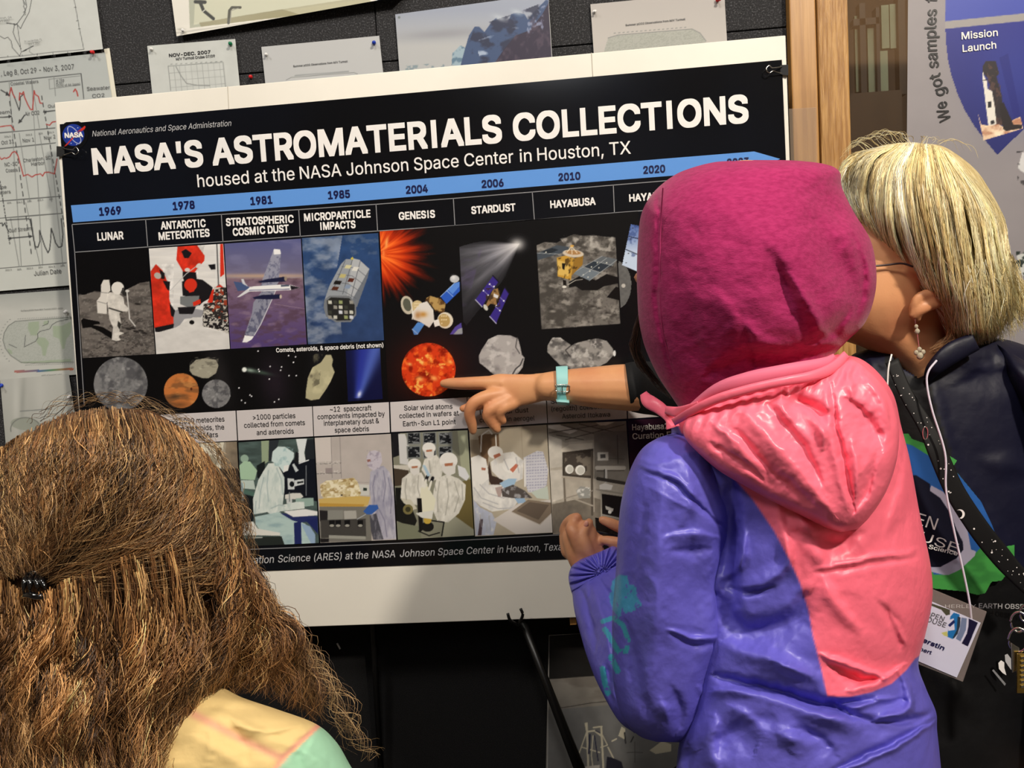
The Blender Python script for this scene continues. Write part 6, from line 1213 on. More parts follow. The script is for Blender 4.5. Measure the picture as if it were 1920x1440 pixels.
FR = [(1190, 1375, 1290, 1330, CY+.01, .045), (1158, 1349, 1262, 1262, CY+.015, .052), (1122, 1285, 1242, 1190, -.49, .050), (1102, 1235, 1226, 1140, -.46, .048), (1089, 1192, 1212, 1104, -.43, .044), (1077, 1145, 1192, 1075, -.40, .040), (1073, 1112, 1174, 1054, -.375, .034), (1072, 1096, 1165, 1047, -.367, .026)]
ff = [([(1110, 1100), (1130, 1150), (1140, 1230)], 7, .007), ([(1125, 1090), (1150, 1130), (1165, 1170)], 6, -.007), ([(1090, 1110), (1108, 1160), (1115, 1220)], 5, -.006), ([(1140, 1080), (1160, 1110), (1160, 1150)], 5, .005), ([(1132, 1250), (1150, 1300), (1175, 1345)], 7, .006), ([(1142, 1250), (1144, 1290), (1150, 1320)], 6, -.012), ([(1100, 1080), (1098, 1120)], 4, .003)]
loft('forearm_sleeve', FR, 220, 180, M['nylon'], jk, lambda a, b: 1.4*strokes(a, b, ff)+crease(a, b, 35, .005)+.002*(fbm(a*.03, b*.03, 8)-.5), p=.95, cols=scol)
# gathered cuff: a ruffled ring
cuffrows = [(1070, 1098, 1166, 1048, -.366, .030), (1067, 1084, 1164, 1034, -.362, .030), (1068, 1076, 1158, 1030, -.360, .028), (1078, 1068, 1148, 1034, -.358, .022)]
def cuffd(px, py):
    a = np.arctan2(py-1075, px-1130); return .0032*np.sin(a*26+py*.03)+.0012*np.sin(a*51)
loft('cuff', [(1074, 1118, 1180, 1058, -.372, .032), (1068, 1098, 1172, 1042, -.368, .033), (1066, 1080, 1162, 1030, -.364, .032), (1072, 1062, 1150, 1024, -.360, .029), (1086, 1050, 1140, 1028, -.358, .020)], 260, 50, M['nylon_purple'], jk, cuffd, p=.9)
# outer hood hanging on the back
OH = [(1300, 770, 1560, 668, CY-.075, .012), (1282, 796, 1604, 676, CY-.080, .024), (1285, 822, 1640, 704, CY-.084, .032), (1312, 852, 1668, 742, CY-.088, .036), (1350, 884, 1684, 790, CY-.090, .038), (1398, 912, 1684, 846, CY-.092, .038), (1448, 940, 1672, 896, CY-.094, .036), (1500, 966, 1655, 934, CY-.096, .032), (1546, 988, 1630, 970, CY-.098, .024), (1576, 998, 1608, 992, CY-.098, .010)]
of = [([(1560, 720), (1570, 800), (1590, 880), (1600, 960)], 4, -.006), ([(1548, 720), (1556, 800), (1574, 880), (1588, 950)], 7, .004), ([(1480, 740), (1530, 770), (1560, 780)], 14, -.012), ([(1590, 750), (1630, 790), (1650, 840)], 12, -.010), ([(1500, 760), (1540, 800), (1545, 840)], 7, .009), ([(1390, 770), (1450, 830), (1510, 900), (1560, 960)], 12, .007), ([(1380, 810), (1440, 880), (1520, 940)], 9, -.007), ([(1340, 790), (1400, 850), (1470, 910)], 7, .005), ([(1440, 760), (1500, 830), (1540, 900)], 8, -.007), ([(1600, 830), (1610, 880), (1605, 930)], 6, .006),
      ([(1620, 700), (1650, 740), (1668, 800)], 6, .005), ([(1470, 720), (1466, 760), (1490, 790)], 5, .004), ([(1590, 700), (1600, 740)], 5, .004), ([(1330, 830), (1380, 860), (1430, 900)], 5, -.004), ([(1640, 860), (1630, 910), (1600, 960)], 7, -.005)]
gath = lambda a, b: .0012*np.sin(a*.28+b*.12)*np.exp(-((pdist(a, b, [(1290, 790), (1380, 748), (1450, 722), (1540, 706), (1600, 690)]))/30)**2)
loft('outer_hood', OH, 320, 260, M['nylon_pink'], jk, lambda a, b: 1.2*strokes(a, b, of)+crease(a, b, 25, .006)+gath(a, b)+.003*(fbm(a*.02, b*.02, 31)-.5)+.0012*(fbm(a*.06, b*.05, 33)-.5), p=.85)['label'] = 'pink rain hood hanging down the back'
# collar band and drawstring flap
def ribbon(name, mid, w, th, m, parent, n=60, seed=0):
    Q = cr(np.array(mid, float), n); T = np.gradient(Q[:, :2], axis=0); T /= np.linalg.norm(T, axis=1)[:, None]+1e-9; Nn = np.stack([-T[:, 1], T[:, 0]], 1)
    w = cr(np.array(w, float)[:, None] if np.ndim(w) else np.array([[w], [w]], float), n)[:, 0]
    k = 9; V = []
    for sgn in (1, -1):
        for j in range(k):
            u = j/(k-1)*2-1; b = math.sqrt(max(0, 1-u*u)); V.append(W(Q[:, 0]+Nn[:, 0]*w/2*u, Q[:, 1]+Nn[:, 1]*w/2*u, Q[:, 2]-sgn*th*(b*.5+.12)))
    V = np.stack([*V[:k], *V[:k-1:-1]], 1); m_ = V.shape[1]
    F = [tuple(x) for x in quadgrid(m_, n, True)[:, ::-1].tolist()]+[tuple(range(m_)), tuple(range((n-1)*m_, n*m_))[::-1]]
    return mesh(name, V.reshape(-1, 3), F, m, parent, smooth=True)
ribbon('collar_band', [(1262, 792, CY-.06), (1300, 770, CY-.088), (1345, 748, CY-.104), (1400, 731, CY-.114), (1460, 717, CY-.118), (1520, 706, CY-.112), (1560, 690, CY-.100), (1588, 664, CY-.085)], [14, 17, 18, 18, 18, 20, 20, 16], .006, M['nylon_pink'], jk)
ribbon('collar', [(1290, 772, CY-.066), (1345, 733, CY-.088), (1400, 714, CY-.100), (1470, 698, CY-.104), (1540, 684, CY-.094), (1566, 668, CY-.080)], [18, 28, 32, 30, 26, 12], .010, mat('dusty_pink_lining', (222, 112, 140), 0.6, 0.3), jk)
ribbon('hood_tab', [(1206, 737, CY+.00), (1216, 752, CY-.01), (1238, 766, CY-.02), (1256, 784, CY-.034), (1262, 802, CY-.045)], [14, 26, 24, 20, 26], .006, M['nylon_pink'], jk)
ribbon('hood_tab_edge', [(1247, 768, CY-.035), (1275, 772, CY-.06), (1310, 758, CY-.085)], [14, 20, 12], .006, M['nylon_pink'], jk)
# phone
ph = slab('phone', [(1117, 995), (1200, 1014), (1200, 1028), (1118, 1004)], HY-.004, 0.07, mat('black_phone_glass', (8, 8, 10), 0.12, 0.6), bevel=.0015)
tag(ph, 'thin black phone held in the hands of the hooded person', 'phone')
# ================================================================== blonde woman
BY = -0.34
wc = W(1760, 1000, BY)
wo = empty('person', (float(wc[0]), BY+.02, 0))
tag(wo, 'blonde person in dark navy jacket with name badge, leaning in and pointing at the poster', 'person')
B = Body()
hc = W(1680, 455, BY); B.ell(hc, (0.082, 0.076, 0.098), (0, math.radians(18), 0))
B.loft([(1562, 400, 1760, 400, BY, .055), (1540, 450, 1780, 450, BY, .065), (1528, 505, 1790, 505, BY, .070), (1524, 560, 1790, 560, BY, .070), (1536, 600, 1790, 590, BY, .064), (1560, 630, 1785, 615, BY, .056), (1620, 652, 1790, 640, BY, .050), (1662, 678, 1795, 655, BY, .046), (1690, 705, 1800, 680, BY+.005, .046), (1700, 760, 1830, 730, BY+.02, .05)])
B.ptube([(1530, 505, BY-.005, 14), (1512, 545, BY-.005, 15), (1520, 558, BY-.005, 12)], 8)           # nose
B.ptube([(1526, 585, BY-.004, 12), (1534, 592, BY-.004, 12)], 5); B.ptube([(1534, 600, BY-.004, 11), (1545, 606, BY-.004, 11)], 5)
# ear
B.ptube([(1720, 598, BY-.071, 8), (1712, 578, BY-.075, 9), (1722, 557, BY-.077, 9), (1745, 550, BY-.076, 9), (1762, 560, BY-.072, 9)], 16)
B.ptube([(1713, 590, BY-.074, 10), (1730, 577, BY-.075, 13), (1756, 566, BY-.070, 13)], 12)
B.loft([(1640, 700, 1860, 690, BY+.03, .05), (1590, 760, 1960, 760, BY+.04, .075), (1560, 900, 2010, 900, BY+.04, .085), (1570, 1150, 2010, 1150, BY+.04, .085), (1580, 1400, 2000, 1400, BY+.04, .09), (1580, 1700, 2020, 1700, BY+.04, .09)])
# pointing arm, on the far side of the child
B.ptube([(1660, 800, BY+.05, 56), (1560, 788, BY+.08, 50), (1400, 768, BY+.14, 44), (1330, 750, BY+.18, 42)], 20)
B.ptube([(1330, 750, BY+.18, 42), (1250, 734, -.115, 42), (1183, 727, -.085, 45), (1110, 726, -.07, 38.5), (1055, 724, -.058, 31), (1028, 724, -.055, 27)], 26)
# palm
B.loft([(1040, 752, 1040, 698, -.055, .017), (1020, 752, 1018, 699, -.052, .014), (1000, 757, 995, 701, -.050, .0125), (970, 763, 960, 701, -.047, .012), (945, 764, 935, 700, -.045, .0115), (925, 752, 918, 704, -.044, .009)], 24, 24)
fg = dict(n=14)
B.ptube([(940, 719, -.044, 16), (905, 718, -.038, 13), (870, 719, -.030, 12), (846, 719, -.022, 10.5), (832, 719, -.017, 8)], 18)          # index, outstretched
B.ptube([(945, 738, -.048, 15), (912, 744, -.058, 13), (888, 756, -.062, 12), (880, 775, -.058, 11), (885, 796, -.050, 9.5), (887, 808, -.046, 7.5)], 22)     # middle
B.ptube([(950, 750, -.052, 14), (925, 764, -.062, 12), (914, 776, -.062, 11), (920, 790, -.056, 10), (932, 805, -.050, 8)], 20)            # ring
B.ptube([(960, 757, -.050, 13), (942, 766, -.060, 11), (936, 776, -.058, 9.5), (943, 789, -.052, 7.5)], 16)                               # little
B.ptube([(985, 740, -.034, 14), (940, 748, -.026, 12.5), (905, 757, -.024, 11), (878, 764, -.024, 9), (868, 766, -.024, 7)], 18)         # thumb behind
# near arm
B.ptube([(1930, 780, BY, 60), (2010, 1000, BY-.02, 58), (2010, 1200, BY-.03, 50)], 14); B.ptube([(2010, 1200, BY-.03, 46), (1990, 1380, BY-.06, 36), (1980, 1450, BY-.07, 30)], 12)
B.ptube([(1980, 1450, BY-.07, 32), (1970, 1500, BY-.07, 34), (1965, 1530, BY-.07, 28)], 8)
for i in range(4): B.ptube([(1948+i*17, 1525, BY-.07, 10), (1944+i*18, 1570, BY-.075, 9), (1950+i*16, 1595+6*(i % 3), BY-.085, 8)], 8)
B.ptube([(1955, 1480, BY-.085, 12), (1930, 1520, BY-.09, 10), (1928, 1545, BY-.09, 8)], 8)
legs(B, float(wc[0])+.02, BY+.06, 0.84, 0.09, 0.08)
B.build('body', M['skin_face'], wo, 0.0030, 2)
clothed_legs(wo, float(wc[0])+.02, BY+.06, 0.90, 0.09, 0.105)

# black sleeve on the pointing arm
sl = loft('black_sleeve', [(1172, 681, 1184, 772, -.085, .040), (1192, 678, 1204, 776, -.09, .043), (1230, 678, 1238, 782, -.122, .052), (1290, 680, 1290, 806, -.150, .060), (1350, 684, 1345, 820, BY+.175, .064), (1430, 696, 1420, 846, BY+.13, .066), (1520, 704, 1510, 868, BY+.095, .068), (1640, 712, 1620, 890, BY+.055, .075)][::1], 90, 90, M['black_cloth'], wo, lambda a, b: .002*(fbm(a*.03, b*.01, 3)-.5)+strokes(a, b, [([(1186, 680), (1200, 773)], 3, -.001), ([(1182, 680), (1195, 772)], 2.5, .0012)]))
# watch strap
def band(nm, x, w, m, grow=1.10):
    P = [(x, 692, x+3, 757)]; rows = [(x-w/2, 692, x-w/2+2, 757.5, -.0605, .0235*grow), (x+w/2, 691, x+w/2+2, 758.5, -.0605, .0238*grow)]
    return loft(nm, rows, 60, 6, m, wt)
wt = empty('watch', tuple(W(1054, 724, -.06))); tag(wt, 'pale teal leather watch strap with a buckle on the pointing wrist', 'watch')
rws = [(1043.5, 688, 1046, 757, -.0605, .0262), (1043.5, 687, 1046, 758.5, -.0605, .0275), (1063, 686, 1065, 760, -.0605, .0275), (1063.5, 687.5, 1065, 758.5, -.0605, .0262)]
loft('strap', rws, 70, 12, M['teal'], wt)
V, F = tubes([wp([(1043, 727, -.090), (1043, 722, -.091), (1066, 722, -.091), (1067, 728, -.091), (1066, 734, -.090), (1043, 733, -.090), (1043, 727, -.090)], 40)], [.0009], 8); mesh('buckle', V, F, M['chrome'], wt, smooth=True)
V, F = tubes([wp([(1054, 724, -.0925), (1054, 738, -.090)])], [.0008], 6); mesh('buckle_pin', V, F, M['chrome'], wt)
loft('strap_loop', [(1042, 748, 1045, 758, -.066, .026), (1067, 749, 1068, 760, -.066, .026)], 40, 4, M['teal'], wt)

# glasses arm, earring
gl = tube('glasses', [wp([(1530, 498, BY-.06), (1600, 499, BY-.074), (1650, 498, BY-.0745), (1690, 494, BY-.0765), (1712, 500, BY-.078)], 30), wp([(1532, 485, BY-.05), (1522, 500, BY-.05), (1528, 520, BY-.05), (1545, 522, BY-.055), (1552, 500, BY-.058), (1532, 485, BY-.05)], 30)], [0.0011, 0.0010], mat('dark_glasses_frame', (46, 26, 30), 0.3, 0.5)); tag(gl, 'thin dark glasses frame running under the blonde hair', 'glasses')
er = empty('earring', tuple(W(1722, 620, BY-.078))); tag(er, 'long silver drop earring with small stones hanging by the neck', 'earring')
V, F = tubes([wp([(1716, 598, BY-.082), (1717, 612, BY-.084), (1720, 625, BY-.084), (1722, 640, BY-.084), (1724, 655, BY-.084)], 24)], [.00045], 6); mesh('wire', V, F, M['chrome'], er)
gem = mat('clear_stone', (235, 225, 200), 0.05, 0.8, trans=0.5)
for x, y, r in ((1718, 612, .0020), (1720, 621, .0026), (1724, 655, .0024), (1718, 661, .0024), (1731, 660, .0024), (1725, 667, .0034)):
    b = Body(); b.ell(W(x, y, BY-.0855), (r, r*.7, r*1.1), n=8); 
    mesh('stone', np.vstack(b.V), b.F, gem, er); mesh('setting', (np.vstack(b.V)-W(x, y, BY-.0855))*1.12+W(x, y, BY-.0842), b.F, M['chrome'], er)

# jacket, shirt
JR = [(1640, 652, 1850, 632, BY+.02, .045), (1600, 664, 1900, 640, BY+.03, .07), (1580, 690, 1950, 664, BY+.03, .085), (1560, 750, 2010, 730, BY+.03, .098), (1540, 900, 2050, 900, BY+.03, .105), (1545, 1100, 2060, 1100, BY+.03, .105), (1560, 1300, 2050, 1300, BY+.03, .105), (1560, 1480, 2050, 1480, BY+.03, .108), (1560, 1700, 2060, 1700, BY+.03, .108)]
jf = [([(1745, 700), (1760, 780), (1800, 900), (1870, 1010), (1915, 1080)], 16, .010), ([(1770, 690), (1850, 640), (1930, 620)], 12, .012), ([(1800, 720), (1880, 700), (1930, 705)], 14, -.006), ([(1800, 670), (1840, 690)], 10, .006), ([(1620, 640), (1640, 720), (1650, 800)], 14, .008), ([(1760, 1260), (1830, 1330)], 14, .006), ([(1850, 860), (1920, 880)], 14, .005), ([(1870, 660), (1915, 690)], 9, .008)]
NV = np.array((12, 13, 38.)); BK = np.array((8, 8, 11.))
def jcol(px, py, s):
    m = (inpoly(px, py, [(1658, 640), (1690, 705), (1740, 706), (1760, 780), (1800, 900), (1860, 1000), (1925, 1090), (2000, 1200), (2000, 1750), (1500, 1750), (1500, 1200), (1655, 1100), (1664, 800)]) & (s > 0))[:, None]
    return np.where(m, BK, NV)
M['woman_cloth'] = mat('navy_and_black_cloth', rough=.55, spec=.35, attr=True, bump=(24, .35, .006, (1, 1, 1)))
hole = [(1600, 600), (1662, 652), (1690, 690), (1722, 708), (1742, 700), (1752, 680), (1790, 640), (1800, 560)]
jw = loft('jacket', JR, 260, 240, M['woman_cloth'], wo, lambda a, b: strokes(a, b, jf)+.004*(fbm(a*.012, b*.01, 41)-.5)-.06*inpoly(a, b, hole), p=.85, cols=jcol); jw['label'] = 'navy jacket open over a black shirt'
SF = surf(JR)
def sy(x, y, off=0.0): return float(SF(np.array(float(x)), np.array(float(y))))-off
# near sleeve
loft('sleeve', [(1860, 640, 1960, 700, BY+.0, .05), (1880, 700, 2040, 760, BY-.01, .075), (1935, 850, 2110, 900, BY-.02, .08), (1945, 1050, 2120, 1080, BY-.03, .08), (1945, 1250, 2100, 1260, BY-.04, .07), (1940, 1420, 2050, 1420, BY-.06, .05)], 60, 60, M['navy'], jw, lambda a, b: .006*(fbm(a*.02, b*.02, 9)-.5))
ribbon('collar', [(1738, 712, BY-.068), (1752, 690, BY-.080), (1785, 662, BY-.082), (1830, 640, BY-.075)], [16, 30, 40, 34], .010, M['navy'], jw)
ribbon('lapel_piping', [(1672, 664, BY-.085), (1666, 690, BY-.09), (1664, 722, BY-.092)], 3.5, .0015, M['ink_white'], jw)
# white drawstring / badge cord
crd = tube('badge_cord', [wp([(1756, 676, BY-.105), (1741, 696, BY-.11), (1738, 720, BY-.112), (1748, 770, BY-.118), (1772, 850, BY-.125), (1774, 920, BY-.128), (1790, 1000, BY-.13), (1806, 1070, BY-.132), (1818, 1130, BY-.133), (1822, 1170, BY-.134)], 60)], [0.0011], mat('white_cord', (214, 210, 226), 0.7)); tag(crd, 'thin white cord running down the dark shirt to the name badge', 'cord')
# black speckled lanyard
LM = mat('black_starry_ribbon', (10, 10, 12), 0.6, 0.3)
lan = empty('lanyard', tuple(W(1780, 900, BY-.12))); tag(lan, 'black lanyard printed with white stars and moons across the dark shirt', 'lanyard')
LQ = [(1672, 676, BY-.088), (1700, 740, BY-.098), (1736, 800, BY-.108), (1759, 851, BY-.116), (1791, 922, BY-.120), (1836, 992, BY-.122), (1874, 1040, BY-.122), (1905, 1075, BY-.122), (1950, 1118, BY-.122)]
ribbon('ribbon', LQ, [26, 26, 30, 36, 38, 40, 40, 36, 34], .0014, LM, lan)
rg = np.random.default_rng(12); LI = cr(np.array(LQ, float), 200)
for i in range(60):
    q = LI[rg.integers(10, 195)]; r = rg.choice([.0004, .0006, .001], p=[.6, .3, .1]); o_ = rg.uniform(-13, 13)
    c = W(q[0]+o_*.9, q[1]-o_*.35, q[2]-.0016); t = np.linspace(0, 2*math.pi, 8, endpoint=False)
    mesh('star_print', c+np.stack([np.cos(t)*r, t*0, np.sin(t)*r], 1), [tuple(range(8))], M['ink_white'], lan)
for x, y, r in ((1735, 812, 8), (1858, 1030, 8)):
    t = np.linspace(0, 2*math.pi, 20); V, F = tubes([wp([(x+r*.6*math.cos(a), y+r*1.5*math.sin(a), BY-.120) for a in t])], [.0006], 6); mesh('charm', V, F, M['chrome'], lan)
def crescent(x, y, r):
    a = np.linspace(-1.9, 1.3, 14); o1 = [(x+r*math.cos(t), y+r*math.sin(t)) for t in a]; o2 = [(x-r*.35+r*.85*math.cos(t), y+r*.85*math.sin(t)) for t in a[::-1]]
    P = wp([(p, q, BY-.1245) for p, q in o1+o2]); n = len(P); mesh('moon_print', P, [(i, i+1, n-2-i, n-1-i) for i in range(13)], M['ink_white'], lan)
crescent(1800, 964, 9)
# round event sticker: flat printed cloth patch following the shirt
tq = [(1686, 812), (1930, 790), (1930, 1140), (1660, 1140)]
def dS(p):      # frame (1640,780,4.2357)
    gr = (66, 150, 70); bl = (36, 88, 160); nv = (10, 12, 34); wh = (168, 166, 190)
    p.P(gr, [(150, 140), (270, 138), (300, 180), (400, 215), (560, 290), (658, 352), (625, 405), (600, 430), (660, 450), (850, 680), (1000, 1040), (1115, 1020), (1112, 1168), (1050, 1150), (1055, 1255), (1010, 1310), (930, 1320), (880, 1410), (820, 1425), (700, 1395), (440, 1370), (300, 1200), (150, 800)])
    p.T((44, 112, 54), .006, .01, .5, .7, 4, None, .5)
    p.P(bl, [(240, 215), (300, 235), (430, 315), (600, 400), (665, 460), (850, 680), (930, 850), (1000, 1030), (900, 980), (810, 1080), (720, 1150), (550, 1260), (470, 1260), (300, 900), (200, 400)])
    p.P(wh, [(450, 552), (540, 600), (640, 700), (700, 820), (740, 920), (765, 1060), (805, 1075), (795, 1110), (680, 1220), (590, 1262), (550, 1262), (300, 1200), (380, 700)])
    p.P(nv, [(150, 480), (330, 470), (440, 540), (440, 595), (520, 650), (600, 770), (650, 900), (700, 1000), (705, 1060), (650, 1130), (520, 1200), (450, 1200), (300, 1100), (200, 800)])
sp = Pic(tq, 0, (1640, 780, 4.2357), 1.2, (10, 12, 34)); dS(sp)
sp.Y = np.array(SF(sp.px, sp.py))-.008-strokes(sp.px, sp.py, jf)*.6-.002
sil = [(150, 140), (270, 138), (300, 180), (400, 215), (560, 290), (658, 352), (625, 405), (660, 450), (850, 680), (930, 850), (1000, 1040), (1115, 1020), (1112, 1168), (1050, 1150), (1055, 1255), (1010, 1310), (930, 1320), (880, 1410), (820, 1425), (700, 1395), (440, 1370), (150, 1370)]
stk = sp.build('event_sticker', M['paper'], keep=lambda s: inpoly(s.x, s.y, sil)); tag(stk, 'green and blue open house sticker on the dark shirt behind the lanyard', 'sticker')
SK = lambda x, y: (1640+x/4.2357, 780+y/4.2357)
stk_l = Lettering()
YS = sy(1745, 990, .016)
stk_l.add("OPEN", SK(130, 800), SK(478, 905), 23, YS-.004); stk_l.add("HOUSE", SK(120, 905), SK(645, 1085), 18, YS-.004); stk_l.add("Earth Science", SK(260, 1010), SK(655, 1108), 8, YS-.004, .01)
stk_l.build('lettering', M['ink_white'], stk)
# shirt words
tl = Lettering(); YT2 = sy(1870, 1140, .012)
tl.add("HERLEY", (1772, 1140), (1830, 1140), 7, YT2, 0); tl.add("EARTH", (1835, 1140), (1879, 1141), 9.5, YT2, .01); tl.add("OBSERVATORY", (1884, 1141), (1985, 1143), 9.5, YT2, .01)
tl.build('lettering', M['ink_grey'], jw)
# badge
bg = empty('name_badge', tuple(W(1790, 1190, BY-.14))); tag(bg, 'white name badge in a clear plastic sleeve below the green sticker', 'badge')
YG = BY-.135
cl_ = mat('clear_vinyl', (190, 175, 170), 0.15, 0.5, alpha=0.22)
slab('vinyl_sleeve', [(1733, 1098), (1851, 1147), (1806, 1279), (1690, 1233)], YG, .0015, cl_, bg, bevel=.0007)
def dB(p):      # frame (1680,1080,5.5375)
    p.c[:] = (206, 206, 226); p.P((70, 70, 54), [(370, 285), (560, 350), (560, 400), (520, 410), (470, 350), (370, 310)]); p.P((30, 110, 176), [(565, 420), (600, 380), (660, 400), (650, 500), (620, 620), (590, 655), (530, 630), (540, 570)]); p.P((206, 206, 226), [(530, 460), (600, 440), (610, 560), (545, 570)]); p.P((24, 34, 90), [(540, 510), (600, 455), (615, 480), (560, 530)]); p.P((190, 190, 110), [(470, 590), (530, 575), (540, 630), (500, 620)])
    p.P((36, 50, 66), [(640, 420), (670, 430), (665, 520), (640, 600), (600, 650), (590, 640), (630, 560)]); p.P((110, 124, 156), [(680, 430), (735, 440), (725, 560), (670, 680), (620, 650), (660, 560)]); p.P((18, 14, 50), [(755, 440), (850, 485), (745, 732), (682, 700), (735, 600), (752, 520)])
cardp = Pic([(1734, 1122), (1839, 1167.6), (1794, 1270.5), (1692, 1227)], YG-.0008, (1680, 1080, 5.5375), .8); dB(cardp); cardp.build('printed_card', M['paper'], bg)
BG = lambda x, y: (1680+x/5.5375, 1080+y/5.5375)
l = Lettering(); l.add("OPEN", BG(300, 405), BG(492, 470), 9.5, YG-.0014); l.add("HOUSE", BG(262, 450), BG(512, 535), 9.5, YG-.0014); l.build('lettering', M['ink_dim'], bg)
l = Lettering(); l.add("erstin", BG(272, 680), BG(493, 772), 8.5, YG-.0014, .015); l.add("nert", BG(245, 770), BG(365, 814), 7, YG-.0014, .01); l.build('lettering', M['ink_navy'], bg)
# small emblems on the shirt
sm = empty('shirt_print', tuple(W(1880, 1250, BY-.09)))
YM = sy(1880, 1250, .012)
flat('emblem', [(1880+1.0*a, 1240+b) for a, b in ((4, -12), (9, -14), (15, -6), (20, 4), (21, 12), (16, 16), (10, 8), (5, 0))], YM, M['ink_grey'], sm); flat('emblem', [(1872, 1243), (1877, 1238), (1883, 1242), (1883, 1252), (1887, 1266), (1880, 1262), (1873, 1254)], YM, M['ink_white'], sm); flat('emblem', [(1860, 1257), (1863, 1255), (1886, 1282), (1884, 1286)], YM, M['ink_line'], sm)
sm.parent = wo; sm.location = np.array(sm.location)-np.array(wo.location)
# keys
ky = empty('key_ring', tuple(W(1910, 1190, BY-.13))); tag(ky, 'silver key rings with a golden key at the right edge', 'keys')
for x, y, r, z in ((1910, 1166, 15, .14), (1909, 1200, 18, .145), (1925, 1150, 13, .13)):
    t = np.linspace(0, 2*math.pi, 40); V, F = tubes([wp([(x+r*math.cos(a), y+r*1.25*math.sin(a), BY-z-.004*math.cos(a)) for a in t])], [.0013], 8); mesh('ring', V, F, M['chrome'], ky, smooth=True)
brass = mat('brass', (214, 180, 96), .25, .5, metal=1)
slab('key', [(1908, 1226), (1922, 1226), (1922, 1300), (1907, 1300)], BY-.15, .002, brass, ky, bevel=.0005)
slab('key', [(1896, 1205), (1912, 1215), (1906, 1258), (1898, 1262)], BY-.146, .002, M['chrome'], ky, bevel=.0005)
for i in range(7): slab('key_tooth', [(1915, 1232+i*9), (1922, 1230+i*9), (1922, 1234+i*9), (1915, 1237+i*9)], BY-.1515, .001, M['chrome'], ky)

# --- blonde hair
HR = [(1690, 264, 1716, 264, BY, .02), (1650, 272, 1765, 272, BY, .045), (1612, 290, 1800, 290, BY, .066), (1592, 320, 1836, 320, BY, .078), (1590, 355, 1860, 355, BY, .086), (1590, 400, 1884, 400, BY, .092), (1628, 450, 1896, 450, BY, .092), (1680, 500, 1904, 500, BY, .090), (1715, 550, 1906, 545, BY, .086), (1752, 590, 1900, 585, BY, .078), (1768, 630, 1880, 625, BY, .064), (1775, 655, 1850, 650, BY, .03)]
inner = lambda R, d, q: [(a+d, b+(d if i == 0 else 0), c-d, e+(d if i == 0 else 0), y, max(r-q, .004)) for i, (a, b, c, e, y, r) in enumerate(R)]
hm = loft('hair_mass', inner(HR, 5, .003), 70, 60, M['blond_mass'], wo, lambda a, b: .004*(fbm(a*.06, b*.01, 3)-.5)); hm['label'] = 'blonde bobbed hair'
HS = surf(HR)
bc = [(226, 206, 152), (244, 232, 190), (204, 182, 128), (170, 148, 102), (236, 220, 170), (252, 246, 220)]
bw = [3, 3.6, 1.8, .9, 3.4, 1.4]
G1 = [[(1655, 274), (1590, 298), (1572, 345), (1598, 420)], [(1668, 271), (1608, 298), (1594, 365), (1648, 468)], [(1685, 268), (1636, 310), (1632, 410), (1704, 530)], [(1702, 267), (1664, 330), (1680, 460), (1752, 575)], [(1716, 267), (1696, 340), (1722, 480), (1778, 610)], [(1732, 269), (1736, 360), (1768, 500), (1800, 648)], [(1750, 272), (1780, 370), (1806, 500), (1828, 640)], [(1765, 278), (1820, 380), (1846, 510), (1868, 618)], [(1775, 284), (1850, 390), (1882, 500), (1908, 592)], [(1785, 290), (1876, 400), (1898, 490), (1930, 560)]]
G2_ = [[(1735, 560), (1772, 595), (1776, 630), (1738, 655)], [(1760, 560), (1795, 600), (1790, 640), (1750, 668)], [(1790, 560), (1820, 610), (1810, 650), (1790, 668)]]
G3_ = [[(1600, 310), (1575, 330), (1572, 360), (1585, 400)], [(1640, 285), (1610, 262), (1590, 275), (1570, 300)], [(1700, 270), (1680, 250), (1650, 245), (1610, 262)], [(1760, 272), (1790, 262), (1820, 275), (1840, 300)]]
hair('hair', [dict(guides=G1, n=11000, surf=HS, amp=2.4, freq=1.2, frizz=1.0, clumps=60, clump=.65, off=(.000, .011), cols=bc, cw=bw, r=.00045, mix=.45, dz=2.5, cd=.006, cb=.15, t1=(.82, 1.02)),
              dict(guides=G1[4:], n=1200, surf=HS, amp=4, freq=1.5, frizz=3, clumps=60, clump=.6, t0=(.6, .75), t1=(.95, 1.12), off=(.0, .014), cols=bc, cw=bw, r=.0004),
              dict(guides=G2_, n=500, surf=lambda a, b: np.full(np.shape(a), BY-.055), amp=2, freq=1, frizz=1.5, off=(-.02, .01), cols=[(190, 140, 96), (150, 104, 70), (214, 170, 120)], r=.0004),
              dict(guides=G3_, n=45, surf=HS, amp=1.5, freq=.6, frizz=1.2, off=(-.01, .01), cols=bc, r=.00028)], M['hair_blonde'], wo, 8, K=18)
